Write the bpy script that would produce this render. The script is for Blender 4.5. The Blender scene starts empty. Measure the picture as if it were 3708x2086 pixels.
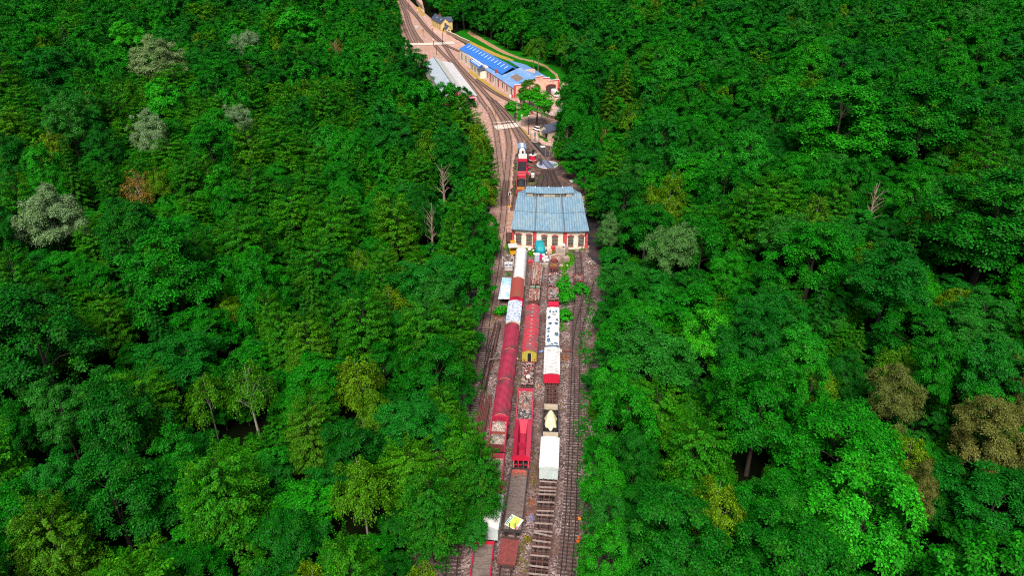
import bpy, bmesh, math, random
import numpy as np
from mathutils import Vector, Matrix, Euler
PI = math.pi
R = math.radians
rnd = random.Random(7)
SC = bpy.context.scene
COL = SC.collection

# ---------------------------------------------------------------- camera
CAM_F, CAM_PITCH, CAM_H = 2648.0, R(29.7), 84.0
cam_data = bpy.data.cameras.new("camera")
cam = bpy.data.objects.new("camera", cam_data)
COL.objects.link(cam)
cam.location = (0, 0, CAM_H)
cam.rotation_euler = (PI / 2 - CAM_PITCH, 0, 0)
cam_data.sensor_width = 36.0
cam_data.lens = 36.0 * CAM_F / 3708.0
cam_data.clip_start = 1.0
cam_data.clip_end = 4000.0
SC.camera = cam


def P(px, py, z=0.0):
    """world point at height z seen at a pixel of the survey photograph (used to read off the plan)"""
    u = (px - 1854.0) / CAM_F
    v = (py - 1043.0) / CAM_F
    dy = math.cos(CAM_PITCH) - v * math.sin(CAM_PITCH)
    dz = -math.sin(CAM_PITCH) - v * math.cos(CAM_PITCH)
    t = (z - CAM_H) / dz
    return Vector((u * t, dy * t, z))


# ---------------------------------------------------------------- light
SUN_EL, SUN_AZ = R(54), R(186)      # azimuth from +Y clockwise: behind the camera, to its right
world = bpy.data.worlds.new("World")
SC.world = world
world.use_nodes = True
wn = world.node_tree.nodes
wl = world.node_tree.links
bg = wn["Background"]
sky = wn.new("ShaderNodeTexSky")
sky.sky_type = 'NISHITA'
sky.sun_disc = False
sky.sun_elevation = SUN_EL
sky.sun_rotation = SUN_AZ
sky.air_density = 1.0
sky.dust_density = 3.0
sky.ozone_density = 0.6
wl.new(sky.outputs[0], bg.inputs[0])
bg.inputs[1].default_value = 0.065
sun_data = bpy.data.lights.new("sun", 'SUN')
sun_data.energy = 3.5
sun_data.angle = R(32)
sun_data.color = (1.0, 0.94, 0.86)
sun = bpy.data.objects.new("sun", sun_data)
COL.objects.link(sun)
sd = Vector((math.sin(SUN_AZ) * math.cos(SUN_EL), math.cos(SUN_AZ) * math.cos(SUN_EL), math.sin(SUN_EL)))
sun.rotation_euler = sd.to_track_quat('Z', 'Y').to_euler()
SC.view_settings.view_transform = 'Standard'
SC.view_settings.look = 'None'
SC.view_settings.exposure = 0.62
SC.view_settings.gamma = 1.0
SC.cycles.max_bounces = 4
SC.cycles.diffuse_bounces = 2
SC.cycles.glossy_bounces = 2
SC.cycles.transmission_bounces = 2
SC.cycles.caustics_reflective = False
SC.cycles.caustics_refractive = False
SC.cycles.use_denoising = False
SC.cycles.pixel_filter_type = 'BLACKMAN_HARRIS'
SC.cycles.filter_width = 1.1


# ---------------------------------------------------------------- objects
def link(o, parent=None):
    COL.objects.link(o)
    if parent is not None:
        o.parent = parent
    return o


def tag(o, label=None, cat=None, group=None, kind=None):
    if label: o['label'] = label
    if cat: o['category'] = cat
    if group: o['group'] = group
    if kind: o['kind'] = kind
    return o


def thing(name, label, cat, loc=(0, 0, 0), rot=0.0, group=None):
    o = bpy.data.objects.new(name, None)
    o.empty_display_size = 0.5
    COL.objects.link(o)
    o.location = loc
    o.rotation_euler = (0, 0, rot)
    return tag(o, label, cat, group)


class MB:
    """collects shapes and links them as ONE mesh object"""
    def __init__(s):
        s.v = []; s.f = []; s.m = []; s.smooth = []

    def add(s, verts, faces, mat=0, smooth=False, M=None):
        n = len(s.v)
        for p in verts:
            p = Vector(p)
            s.v.append(M @ p if M is not None else p)
        for f in faces:
            s.f.append([n + i for i in f]); s.m.append(mat); s.smooth.append(smooth)
        return s

    def box(s, x0, x1, y0, y1, z0, z1, mat=0, M=None):
        v = [(x0, y0, z0), (x1, y0, z0), (x1, y1, z0), (x0, y1, z0), (x0, y0, z1), (x1, y0, z1), (x1, y1, z1), (x0, y1, z1)]
        return s.add(v, [(3, 2, 1, 0), (4, 5, 6, 7), (0, 1, 5, 4), (1, 2, 6, 5), (2, 3, 7, 6), (3, 0, 4, 7)], mat, False, M)

    def cbox(s, c, d, mat=0, rz=0.0, rx=0.0, ry=0.0):
        M = Matrix.Translation(c) @ Euler((rx, ry, rz)).to_matrix().to_4x4()
        return s.box(-d[0] / 2, d[0] / 2, -d[1] / 2, d[1] / 2, -d[2] / 2, d[2] / 2, mat, M)

    def bar(s, a, b, w, h=None, mat=0, up=(0, 0, 1)):
        a = Vector(a); b = Vector(b); h = h or w
        d = b - a; L = d.length
        if L < 1e-6: return s
        y = d / L; z = Vector(up); x = y.cross(z)
        if x.length < 1e-4: x = y.cross(Vector((1, 0, 0)))
        x.normalize(); z = x.cross(y)
        M = Matrix((x, y, z)).transposed().to_4x4(); M.translation = a
        return s.box(-w / 2, w / 2, 0, L, -h / 2, h / 2, mat, M)

    def tube(s, a, b, r0, r1=None, n=8, mat=0, caps=True, smooth=True):
        a = Vector(a); b = Vector(b); r1 = r0 if r1 is None else r1
        d = (b - a); L = d.length
        if L < 1e-6: return s
        q = d.to_track_quat('Z', 'Y').to_matrix()
        vs = []
        for k, (c, r) in enumerate(((a, r0), (b, r1))):
            for i in range(n):
                t = 2 * PI * i / n
                vs.append(c + q @ Vector((r * math.cos(t), r * math.sin(t), 0)))
        fs = [(i, (i + 1) % n, n + (i + 1) % n, n + i) for i in range(n)]
        s.add(vs, fs, mat, smooth)
        if caps:
            s.add(vs[:n], [tuple(reversed(range(n)))], mat); s.add(vs[n:], [tuple(range(n))], mat)
        return s

    def prism(s, prof, y0, y1, mat=0, M=None, smooth=False, caps=True):
        """profile in x,z (counter-clockwise seen from -y) swept along y"""
        n = len(prof)
        vs = [(x, y0, z) for x, z in prof] + [(x, y1, z) for x, z in prof]
        fs = [(i, (i + 1) % n, n + (i + 1) % n, n + i) for i in range(n)]
        s.add(vs, fs, mat, smooth, M)
        if caps:
            s.add(vs[:n], [tuple(range(n))][::1], mat, False, M); s.add(vs[n:], [tuple(reversed(range(n)))], mat, False, M)
        return s

    def quad(s, a, b, c, d, mat=0):
        return s.add([a, b, c, d], [(0, 1, 2, 3)], mat)

    def blob(s, c, r, seed=0, rough=0.25, mat=0, n=10, m=6, flat=1.0):
        rr = random.Random(seed)
        vs = []; fs = []
        for j in range(m + 1):
            th = PI * j / m
            for i in range(n):
                ph = 2 * PI * i / n
                k = 1 + rr.uniform(-rough, rough) if 0 < j < m else 1.0
                vs.append((c[0] + r[0] * k * math.sin(th) * math.cos(ph), c[1] + r[1] * k * math.sin(th) * math.sin(ph), c[2] + r[2] * k * math.cos(th) * flat))
        for j in range(m):
            for i in range(n):
                a = j * n + i; b = j * n + (i + 1) % n
                fs.append((a, a + n, b + n, b))
        return s.add(vs, fs, mat, False)

    def build(s, name, mats, parent=None, loc=None, rot=None):
        me = bpy.data.meshes.new(name)
        me.from_pydata([tuple(p) for p in s.v], [], s.f)
        if not isinstance(mats, (list, tuple)): mats = [mats]
        for m in mats: me.materials.append(m)
        me.polygons.foreach_set('material_index', s.m)
        me.polygons.foreach_set('use_smooth', s.smooth)
        me.update()
        o = bpy.data.objects.new(name, me)
        link(o, parent)
        if loc is not None: o.location = loc
        if rot is not None: o.rotation_euler = (0, 0, rot)
        return o


# ---------------------------------------------------------------- materials
def _mat(name):
    m = bpy.data.materials.new(name)
    m.use_nodes = True
    nt = m.node_tree
    return m, nt.nodes, nt.links, nt.nodes["Principled BSDF"]


def ramp(N, stops, interp='LINEAR'):
    r = N.new("ShaderNodeValToRGB")
    r.color_ramp.interpolation = interp
    el = r.color_ramp.elements
    while len(el) > 1: el.remove(el[-1])
    el[0].position = stops[0][0]; el[0].color = (*stops[0][1], 1)
    for p, c in stops[1:]:
        e = el.new(p); e.color = (*c, 1)
    return r


def noise(N, L, scale, detail=4.0, rough=0.55, coord='Object', dist=0.0, stretch=None):
    tc = N.new("ShaderNodeTexCoord")
    t = N.new("ShaderNodeTexNoise")
    t.inputs['Scale'].default_value = scale
    t.inputs['Detail'].default_value = detail
    t.inputs['Roughness'].default_value = rough
    t.inputs['Distortion'].default_value = dist
    if stretch:
        mp = N.new("ShaderNodeMapping"); mp.inputs['Scale'].default_value = stretch
        L.new(tc.outputs[coord], mp.inputs[0]); L.new(mp.outputs[0], t.inputs[0])
    else:
        L.new(tc.outputs[coord], t.inputs[0])
    return t


def mixc(N, L, fac, a, b, mode='MIX'):
    m = N.new("ShaderNodeMix"); m.data_type = 'RGBA'; m.blend_type = mode
    for sock, val in ((m.inputs[0], fac), (m.inputs[6], a), (m.inputs[7], b)):
        if hasattr(val, 'is_linked') or hasattr(val, 'links'): L.new(val, sock)
        elif isinstance(val, tuple): sock.default_value = (*val, 1)
        else: sock.default_value = val
    return m.outputs[2]


def surf(name, base, dirt=None, scale=1.2, amount=0.5, rough=0.75, fine=14.0, spec=0.3, metal=0.0, stretch=None, bump=0.0, thresh=(0.45, 0.7)):
    """weathered surface: a base colour, patches of a second colour and fine mottling"""
    m, N, L, B = _mat(name)
    dirt = dirt or tuple(c * 0.55 for c in base)
    n1 = noise(N, L, scale, 5, 0.6, stretch=stretch)
    r1 = ramp(N, [(thresh[0], (0, 0, 0)), (thresh[1], (amount,) * 3)])
    L.new(n1.outputs[0], r1.inputs[0])
    c = mixc(N, L, r1.outputs[0], base, dirt)
    n2 = noise(N, L, fine, 3, 0.6)
    r2 = ramp(N, [(0.3, (0.72,) * 3), (0.7, (1.22,) * 3)])
    L.new(n2.outputs[0], r2.inputs[0])
    c = mixc(N, L, 1.0, c, r2.outputs[0], 'MULTIPLY')
    L.new(c, B.inputs['Base Color'])
    B.inputs['Roughness'].default_value = rough
    B.inputs['Specular IOR Level'].default_value = spec
    B.inputs['Metallic'].default_value = metal
    if bump:
        b = N.new("ShaderNodeBump"); b.inputs['Strength'].default_value = bump; b.inputs['Distance'].default_value = 0.065
        L.new(n2.outputs[0], b.inputs['Height']); L.new(b.outputs[0], B.inputs['Normal'])
    return m


def leafmat(name, stops, var=0.45, yellow=(0.10, 0.13, 0.008), yamt=0.25, rough=0.6):
    """leaves: every tree draws its own hue, every leaf its own value"""
    stops = [(p, (c[0] * 1.02, c[1] * 0.96, c[2] * 0.48)) for p, c in stops]
    yellow = tuple(c * 0.98 for c in yellow)
    m, N, L, B = _mat(name)
    oi = N.new("ShaderNodeObjectInfo")
    r = ramp(N, stops); L.new(oi.outputs['Random'], r.inputs[0])
    ge = N.new("ShaderNodeNewGeometry")
    r2 = ramp(N, [(0.0, (1 - var * 1.3,) * 3), (0.55, (0.95,) * 3), (0.9, (1 + var * 0.9,) * 3), (1.0, (1 + var * 2.0,) * 3)])
    L.new(ge.outputs['Random Per Island'], r2.inputs[0])
    n = noise(N, L, 0.35, 2, 0.5)
    rn = ramp(N, [(0.52, (0, 0, 0)), (0.72, (yamt,) * 3)]); L.new(n.outputs[0], rn.inputs[0])
    c = mixc(N, L, rn.outputs[0], r.outputs[0], yellow)
    c = mixc(N, L, 1.0, c, r2.outputs[0], 'MULTIPLY')
    L.new(c, B.inputs['Base Color'])
    B.inputs['Roughness'].default_value = rough
    B.inputs['Specular IOR Level'].default_value = 0.1
    return m
# ---------------------------------------------------------------- terrain
def terr(x, y):
    """height of the forest floor: level in the yard, rising gently away from it"""
    c = -3.0 + 0.075 * (y - 80) if y < 240 else 9.0 - 0.235 * (y - 240)
    d = abs(x - c)
    if y > 240: d = max(0.0, d - 0.14 * (y - 240))
    k = max(0.0, min(1.0, (d - 30) / 90.0))
    return 9.0 * k * k * (3 - 2 * k) + 0.6 * math.sin(x * 0.07) * math.sin(y * 0.06) * k


def inpoly(x, y, poly):
    c = False
    j = len(poly) - 1
    for i in range(len(poly)):
        xi, yi = poly[i]; xj, yj = poly[j]
        if (yi > y) != (yj > y) and x < (xj - xi) * (y - yi) / (yj - yi) + xi: c = not c
        j = i
    return c


def pdist(x, y, poly):
    best = 1e9
    for i in range(len(poly)):
        ax, ay = poly[i - 1]; bx, by = poly[i]
        dx, dy = bx - ax, by - ay
        t = max(0, min(1, ((x - ax) * dx + (y - ay) * dy) / (dx * dx + dy * dy + 1e-9)))
        best = min(best, math.hypot(x - ax - t * dx, y - ay - t * dy))
    return best


ZC = 8.0
LEFT = [(1560, 2300), (1612, 2086), (1608, 2010), (1660, 1972), (1722, 1945), (1775, 1890), (1772, 1850), (1800, 1800), (1812, 1720), (1785, 1660), (1768, 1580), (1752, 1520), (1722, 1440),
        (1738, 1350), (1752, 1270), (1764, 1200), (1748, 1130), (1756, 1080), (1788, 1030), (1800, 960), (1802, 905), (1812, 860), (1812, 780), (1818, 715), (1808, 640), (1786, 600), (1792, 560),
        (1776, 480), (1742, 430), (1690, 392)]
LEFT0 = [(1618, 385), (1572, 322), (1520, 250), (1490, 195), (1452, 165), (1450, 110), (1452, 60), (1440, 10), (1432, -60)]
RIGHT0 = [(1555, -60), (1552, 40), (1578, 75), (1650, 108), (1702, 124), (1790, 165), (1860, 195), (1960, 228), (2030, 262), (2075, 300), (2090, 345), (2060, 385)]
RIGHT = [(2020, 395), (2000, 440), (2006, 500), (2040, 545), (2085, 620), (2110, 690), (2150, 760), (2168, 850), (2160, 905), (2138, 985), (2124, 1090), (2132, 1165), (2098, 1250), (2122, 1330),
         (2108, 1400), (2118, 1450), (2100, 1580), (2116, 1640), (2104, 1760), (2122, 1850), (2126, 1920), (2118, 2010), (2112, 2086), (2110, 2300)]
clear = [P(a, b, ZC)[:2] for a, b in LEFT] + [P(a, b, ZC)[:2] for a, b in LEFT0] + [P(a, b, 0)[:2] for a, b in RIGHT0] + [P(a, b, ZC)[:2] for a, b in RIGHT]

# ---------------------------------------------------------------- tree meshes
def unit(a):
    return a / (np.linalg.norm(a, axis=-1, keepdims=True) + 1e-9)


def leaves_mesh(name, p, nrm, tan, Ls, Ws, mats, bend=0.15):
    """rhombic leaf clusters: one four-cornered face each"""
    n = len(p)
    nrm = unit(nrm); tan = unit(tan - nrm * (tan * nrm).sum(1, keepdims=True)); b = np.cross(nrm, tan)
    Ls = Ls[:, None]; Ws = Ws[:, None]
    v = np.empty((n, 4, 3), np.float32)
    v[:, 0] = p - tan * Ls * 0.5
    v[:, 1] = p + b * Ws * 0.5 + tan * Ls * 0.1 + nrm * Ls * bend
    v[:, 2] = p + tan * Ls * 0.5
    v[:, 3] = p - b * Ws * 0.5 + tan * Ls * 0.1 + nrm * Ls * bend
    me = bpy.data.meshes.new(name)
    me.vertices.add(n * 4); me.vertices.foreach_set('co', v.reshape(-1))
    me.loops.add(n * 4); me.loops.foreach_set('vertex_index', np.arange(n * 4, dtype=np.int32))
    me.polygons.add(n); me.polygons.foreach_set('loop_start', np.arange(0, n * 4, 4, dtype=np.int32))
    for m in mats: me.materials.append(m)
    me.update(calc_edges=True)
    return me


def sph(g, n):
    return unit(g.normal(size=(n, 3)))


def crown_round(g, n, R=5.0, z0=3.6, z1=17.5, clumps=60, ls=0.28, up=0.35, rc=0.23, elong=0.6, sprig=26, lump=0.22, inner=0.55):
    """domed crown of many unequal clumps, each a crowd of leafy sprigs (oak, maple, lime)"""
    zc = (z0 + z1) / 2; rz = (z1 - z0) / 2
    d = sph(g, clumps * 3); d = d[d[:, 2] > -0.6][:clumps]
    rad = g.uniform(inner, 0.95, len(d))[:, None]
    a = np.arctan2(d[:, 1], d[:, 0])
    lob = 1 + (lump * np.sin(3 * a + g.uniform(0, 6)) + 0.5 * lump * np.sin(5 * a + g.uniform(0, 6)) + 0.12 * g.normal(size=len(d)))[:, None]
    C = d * rad * np.array([R, R, rz]) * np.concatenate([lob, lob, 0.6 + 0.4 * lob], 1) + np.array([0, 0, zc])
    rcs = R * rc * g.uniform(0.5, 1.4, len(d))
    ns = max(60, n // sprig)
    w = rcs ** 2; w /= w.sum()
    k = g.choice(len(d), ns, p=w)
    dirs = unit(sph(g, ns) + 0.6 * d[k] + np.array([0, 0, up]))
    S = C[k] + dirs * (rcs[k] * g.uniform(0.35, 1.25, ns))[:, None] * np.array([1.05, 1.05, 0.8])
    sn = unit(0.8 * dirs + 0.35 * sph(g, ns) + np.array([0, 0, 0.75]))
    j = g.integers(0, ns, n)
    off = g.normal(size=(n, 3)) * (R * 0.058)
    off -= sn[j] * (off * sn[j]).sum(1, keepdims=True) * 0.62
    p = S[j] + off + dirs[j] * 0.10
    nr = sn[j] + 0.33 * sph(g, n)
    L = ls * g.uniform(0.6, 1.35, n)
    return p, nr, off + 0.25 * sph(g, n) + 0.4 * dirs[j], L, L * elong, C


def crown_spray(g, n, R=5.2, z0=2.6, z1=17.5, sprays=360, ls=0.30, rise=0.6, droop=0.36, width=0.34, cone=0.35):
    """crown of flat feathery sprays reaching outward and up, nodding at the tip (beech, hornbeam)"""
    t = np.sqrt(g.uniform(0.0, 1, sprays)) ; h = 1 - t ** 1.15 * 0.95
    az = g.uniform(0, 2 * PI, sprays)
    zb = z0 + (z1 - z0) * h * 0.86 + g.normal(0, 0.35, sprays)
    rr = R * np.sqrt(np.clip(1 - (np.clip(h - 0.12, 0, 1)) ** 2 * (1 - cone * 0.4), 0.05, 1)) * g.uniform(0.7, 1.12, sprays)
    k = g.integers(0, sprays, n)
    s = g.uniform(0.22, 1.0, n) ** 0.75                    # along the spray
    wd = (1.05 - s * 0.55) * width * rr[k] * 0.42
    q = g.uniform(-1, 1, n) * wd
    ca, sa = np.cos(az[k]), np.sin(az[k])
    rad = rr[k] * s
    zz = zb[k] + rr[k] * (rise * s - droop * 0.55 * s ** 3) * (0.6 + 0.6 * h[k]) + g.normal(0, 0.13, n) - 0.25 * np.abs(q)
    p = np.stack([ca * rad - sa * q, sa * rad + ca * q, zz], 1)
    out = np.stack([ca, sa, 0.55 - 0.9 * droop * s], 1)
    side = np.stack([-sa, ca, np.zeros(n)], 1) * np.sign(q)[:, None]
    nr = np.array([0, 0, 1.0]) + 0.35 * np.stack([ca, sa, 0 * ca], 1) + 0.45 * sph(g, n)
    L = ls * g.uniform(0.6, 1.35, n)
    C = np.stack([np.cos(az) * rr * 0.7, np.sin(az) * rr * 0.7, zb + rr * 0.28], 1)
    return p, nr, out * 0.8 + side * 0.7 + 0.3 * sph(g, n), L, L * 0.5, C


def crown_conifer(g, n, R=3.6, z0=2.5, z1=19.0, tiers=19, ls=0.30):
    k = g.choice(tiers, n, p=np.linspace(1.5, 0.28, tiers) / np.linspace(1.5, 0.28, tiers).sum())
    f = k / (tiers - 1.0)
    zt = z0 + (z1 - z0) * f
    nb = 8
    b = g.integers(0, nb, n)
    az = 2 * PI * b / nb + k * 1.7 + 0.06 * g.normal(size=n)
    rm = R * (1 - f) ** 0.85 * (0.8 + 0.25 * np.sin(b * 3.1 + k * 2.3)) + 0.12
    s = g.uniform(0.08, 1, n) ** 0.7
    q = g.uniform(-1, 1, n) * (1 - s * 0.75) * 0.26 * rm
    ca, sa = np.cos(az), np.sin(az)
    zz = zt - 0.42 * rm * s ** 1.3 + 0.12 * rm * s ** 4 - 0.5 * np.abs(q) + g.normal(0, 0.07, n)
    p = np.stack([ca * rm * s - sa * q, sa * rm * s + ca * q, zz], 1)
    out = np.stack([ca, sa, -0.4 * np.ones(n)], 1)
    nr = np.array([0, 0, 1.0]) + 0.4 * out + 0.45 * sph(g, n)
    L = ls * g.uniform(0.6, 1.3, n)
    return p, nr, out + 0.5 * sph(g, n), L, L * 0.42, p[:1]


def crown_hanging(g, n, R=3.2, z0=5.0, z1=17.0, tufts=70, ls=0.27):
    """open crown of hanging tresses (birch, weeping willow)"""
    d = sph(g, tufts * 3); d = d[d[:, 2] > -0.3][:tufts]
    zc = z0 + (z1 - z0) * 0.42
    C = d * np.array([R, R, (z1 - z0) * 0.52]) * g.uniform(0.45, 1, len(d))[:, None] + np.array([0, 0, zc])
    k = g.integers(0, len(d), n)
    s = g.uniform(0, 1, n)
    sp = 0.28 * R * (0.35 + 0.5 * s)
    o = g.normal(size=(n, 2)) * sp[:, None] * 0.5 + d[k][:, :2] * (s * 0.16 * R)[:, None]
    p = np.stack([C[k][:, 0] + o[:, 0], C[k][:, 1] + o[:, 1], C[k][:, 2] - s * 0.62 * R * (0.5 + 0.5 * np.sin(k * 7.7) ** 2) + 0.18 * R * np.exp(-(o ** 2).sum(1))], 1)
    nr = np.stack([d[k][:, 0], d[k][:, 1], 0.5 + 0 * s], 1) + 0.7 * sph(g, n)
    L = ls * g.uniform(0.6, 1.3, n)
    return p, nr, np.array([0, 0, -1.0]) + 0.5 * sph(g, n), L, L * 0.5, C


def trunk_mesh(name, g, C, h, r0, mat, limbs=9, lean=0.0, twigs=0, straight=False):
    mb = MB()
    top = Vector((lean, 0, h))
    pts = [Vector((lean * t * t + 0.25 * math.sin(3 * t + r0) * t, 0.2 * math.sin(4 * t) * t, h * t)) for t in (0, .25, .5, .75, 1)]
    for i in range(4):
        mb.tube(pts[i], pts[i + 1], r0 * (1.15 - 0.26 * i), r0 * (0.89 - 0.26 * i) if i < 3 else r0 * 0.1, 7, 0, caps=False)
    if len(C) > 1:
        for c in [C[i] for i in g.choice(len(C), min(limbs, len(C)), replace=False)]:
            t = min(0.95, max(0.25, (c[2] - 0.35 * math.hypot(c[0], c[1])) / h * 0.85))
            i = min(3, int(t * 4)); a = pts[i].lerp(pts[i + 1], t * 4 - i)
            c = Vector(c); m = a.lerp(c, 0.5) + Vector((0, 0, 0.5 if not straight else 0.2))
            rb = r0 * 0.34 * (1.1 - t * 0.6)
            mb.tube(a, m, rb, rb * 0.65, 5, 0, caps=False); mb.tube(m, c, rb * 0.65, rb * 0.18, 5, 0, caps=False)
            for _ in range(twigs):
                e = m.lerp(c, g.uniform(0.2, 1)) ; q = e + Vector(sph(g, 1)[0] * np.array([1, 1, 0.7])) * g.uniform(0.6, 1.5) + Vector((0, 0, 0.5))
                mb.tube(e, q, rb * 0.3, rb * 0.08, 4, 0, caps=False)
    me = bpy.data.meshes.new(name)
    me.from_pydata([tuple(v) for v in mb.v], [], mb.f); me.materials.append(mat)
    me.polygons.foreach_set('use_smooth', mb.smooth); me.update()
    return me


DEEP = [(0.0, (0.003, 0.090, 0.006)), (0.3, (0.004, 0.125, 0.004)), (0.65, (0.006, 0.170, 0.004)), (0.9, (0.012, 0.215, 0.005)), (1.0, (0.010, 0.200, 0.020))]
M_round = leafmat("leaf_broad", DEEP, yellow=(0.035, 0.20, 0.004), yamt=0.3)
M_beech = leafmat("leaf_beech", [(0.0, (0.008, 0.130, 0.004)), (0.4, (0.014, 0.160, 0.003)), (0.75, (0.024, 0.185, 0.003)), (1.0, (0.042, 0.185, 0.003))], yellow=(0.075, 0.18, 0.003), yamt=0.45)
M_birch = leafmat("leaf_birch", [(0.0, (0.030, 0.170, 0.006)), (0.5, (0.055, 0.190, 0.005)), (1.0, (0.095, 0.210, 0.006))], yamt=0.2)
M_fir = leafmat("needles_spruce", [(0.0, (0.003, 0.075, 0.008)), (0.5, (0.006, 0.100, 0.006)), (1.0, (0.018, 0.130, 0.004))], yamt=0.15)
M_ash = leafmat("leaf_bluish", [(0.0, (0.004, 0.110, 0.010)), (0.5, (0.007, 0.145, 0.015)), (1.0, (0.022, 0.165, 0.024))], yellow=(0.01, 0.18, 0.01), yamt=0.3)
M_grey = leafmat("leaf_silver", [(0.0, (0.12, 0.24, 0.20)), (0.5, (0.14, 0.26, 0.21)), (1.0, (0.16, 0.25, 0.14))], yellow=(0.14, 0.26, 0.07), yamt=0.6, var=0.22)
M_olive = leafmat("leaf_olive", [(0.0, (0.075, 0.120, 0.040)), (1.0, (0.115, 0.135, 0.050))], yellow=(0.13, 0.12, 0.03), yamt=0.5, var=0.35)
M_brown = leafmat("leaf_brown", [(0.0, (0.18, 0.11, 0.035)), (1.0, (0.22, 0.13, 0.045))], yellow=(0.12, 0.16, 0.03), yamt=0.4, var=0.35)
M_lime = leafmat("leaf_light", [(0.0, (0.012, 0.27, 0.010)), (1.0, (0.028, 0.32, 0.010))], yellow=(0.06, 0.30, 0.006), yamt=0.35)
M_bark = surf("bark_grey", (0.060, 0.048, 0.036), scale=0.8, rough=0.9)
M_barkdark = surf("bark_dark", (0.030, 0.024, 0.018), scale=0.8, rough=0.9)
M_barkpale = surf("bark_pale", (0.36, 0.32, 0.27), (0.12, 0.10, 0.09), scale=2.5, rough=0.8)
M_deadwood = surf("dead_wood", (0.30, 0.22, 0.17), (0.16, 0.11, 0.08), scale=1.5, rough=0.9)

G = np.random.default_rng(11)
NEAR = {}


def proto(kind, n, fn, mat, bark, r0, h, variants, limbs=10, **kw):
    NEAR[kind] = []
    for i in range(variants):
        a = fn(G, n, **kw)
        me = leaves_mesh(kind + '_crown', *a[:5], [mat])
        tm = trunk_mesh(kind + '_trunk', G, a[5], h, r0, bark, limbs)
        NEAR[kind].append((me, tm))


proto('broadleaf', 36000, crown_round, M_round, M_bark, 0.32, 13.5, 3)
proto('dome', 38000, crown_round, M_round, M_bark, 0.32, 13.5, 3, clumps=85, rc=0.2, inner=0.74, lump=0.13, up=0.5, sprig=20)
NEAR['broadleaf'] += NEAR.pop('dome')
proto('beech', 32000, crown_spray, M_beech, M_bark, 0.30, 15.5, 4, 14)
proto('ash', 30000, crown_round, M_ash, M_bark, 0.26, 14, 2, R=4.2, z0=4.6, z1=18, clumps=75, rc=0.2, ls=0.25, elong=0.5)
proto('birch', 14000, crown_hanging, M_birch, M_barkpale, 0.14, 16, 3, 12)
proto('spruce', 20000, crown_conifer, M_fir, M_barkdark, 0.24, 18.8, 2)
FARSPEC = [('broadleaf', crown_round, M_round, M_bark, dict(ls=0.42, sprig=14, clumps=75, rc=0.2, inner=0.7, lump=0.15, up=0.5), 15000, 4), ('beech', crown_spray, M_beech, M_bark, dict(ls=0.46), 13000, 4),
           ('ash', crown_round, M_ash, M_bark, dict(R=4.2, z0=4.6, z1=18, clumps=70, rc=0.21, ls=0.38, elong=0.55, sprig=14), 12000, 2),
           ('birch', crown_hanging, M_birch, M_bark, dict(ls=0.38), 7000, 1), ('spruce', crown_conifer, M_fir, M_barkdark, dict(ls=0.42), 9000, 1)]
# ---------------------------------------------------------------- planting
def zc_of(x, y, z):
    return y * math.cos(CAM_PITCH) + (CAM_H - z) * math.sin(CAM_PITCH)


def inview(x, y, z=12.0, m=0.06):
    zc = zc_of(x, y, z)
    if zc < 5: return False
    u = x / zc; v = (y * math.sin(CAM_PITCH) - (CAM_H - z) * math.cos(CAM_PITCH)) / zc
    return abs(u) < 0.70 + m and abs(v) < 0.394 + m + 0.03


class Grid:
    def __init__(s, c): s.c = c; s.d = {}
    def put(s, t): s.d.setdefault((int(t[0] // s.c), int(t[1] // s.c)), []).append(t)
    def ok(s, x, y, r, k):
        i, j = int(x // s.c), int(y // s.c)
        for a in range(i - 2, i + 3):
            for b in range(j - 2, j + 3):
                for t in s.d.get((a, b), ()):
                    if (x - t[0]) ** 2 + (y - t[1]) ** 2 < (k * (r + t[2])) ** 2: return False
        return True


grid = Grid(8.0)
TREES = []          # x, y, R, kind, height scale, special material, label


def plant(px, py, dpx, kind, label=None, mat=None, hs=None, z=11.0, name=None):
    p = P(px, py, z)
    zc = zc_of(p.x, p.y, z)
    Rr = dpx * 0.5 * zc / CAM_F
    t = (p.x, p.y, Rr, kind, hs or (0.72 + 0.075 * Rr if kind != 'spruce' else 1.0), mat, label, name)
    grid.put(t); TREES.append(t)


L_ = "wood left of the tracks"; R_ = "wood right of the tracks"
plant(600, 350, 165, 'grey', "largest silvery grey willow in the left wood")
plant(905, 240, 98, 'grey', "small round silvery willow on a bare stem, farthest grey tree on the left")
plant(573, 605, 120, 'grey', "grey-green willow just behind the bare brown tree, left wood")
plant(873, 518, 88, 'grey', "low silvery dome of a willow left of the tracks")
plant(232, 930, 190, 'grey', "pale sage-coloured willow near the left edge of the photo, broad and billowing")
plant(763, 335, 110, 'ash', "dull grey-green tree standing just right of the largest silvery willow")
plant(523, 770, 112, 'brown', "withered brown tree with bare rusty stems in the wood left of the tracks", name='withered_tree')
plant(1216, 190, 72, 'brown', "small rusty-brown crown high in the wood left of the grey-roofed shed", name='withered_tree')
plant(650, 1085, 300, 'broadleaf', "largest round deep-green dome in the wood left of the tracks, level with the red coach")
plant(905, 1425, 180, 'lightbirch', "light yellow-green tree showing its pale forked trunk, lower left wood", name='birch_tree')
plant(222, 400, 165, 'ash', "big bluish-green rounded tree near the upper left edge of the photo")
plant(262, 235, 100, 'spruce', "dark blue-green pine standing among bright broadleaf crowns, upper left", mat='bluefir')
plant(307, 785, 130, 'spruce', "dark spruce beside the pale sage willow, left edge of the wood")
plant(576, 165, 110, 'spruce', "dark spruce high in the wood on the left, behind the largest silvery willow")
plant(2205, 385, 120, 'spruce', "tall tiered spruce behind the little cream hut, right of the tracks", hs=1.3, mat='litfir')
plant(2262, 330, 115, 'spruce', "second tall spruce, farther right behind the cream hut", hs=1.3, mat='litfir')
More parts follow.
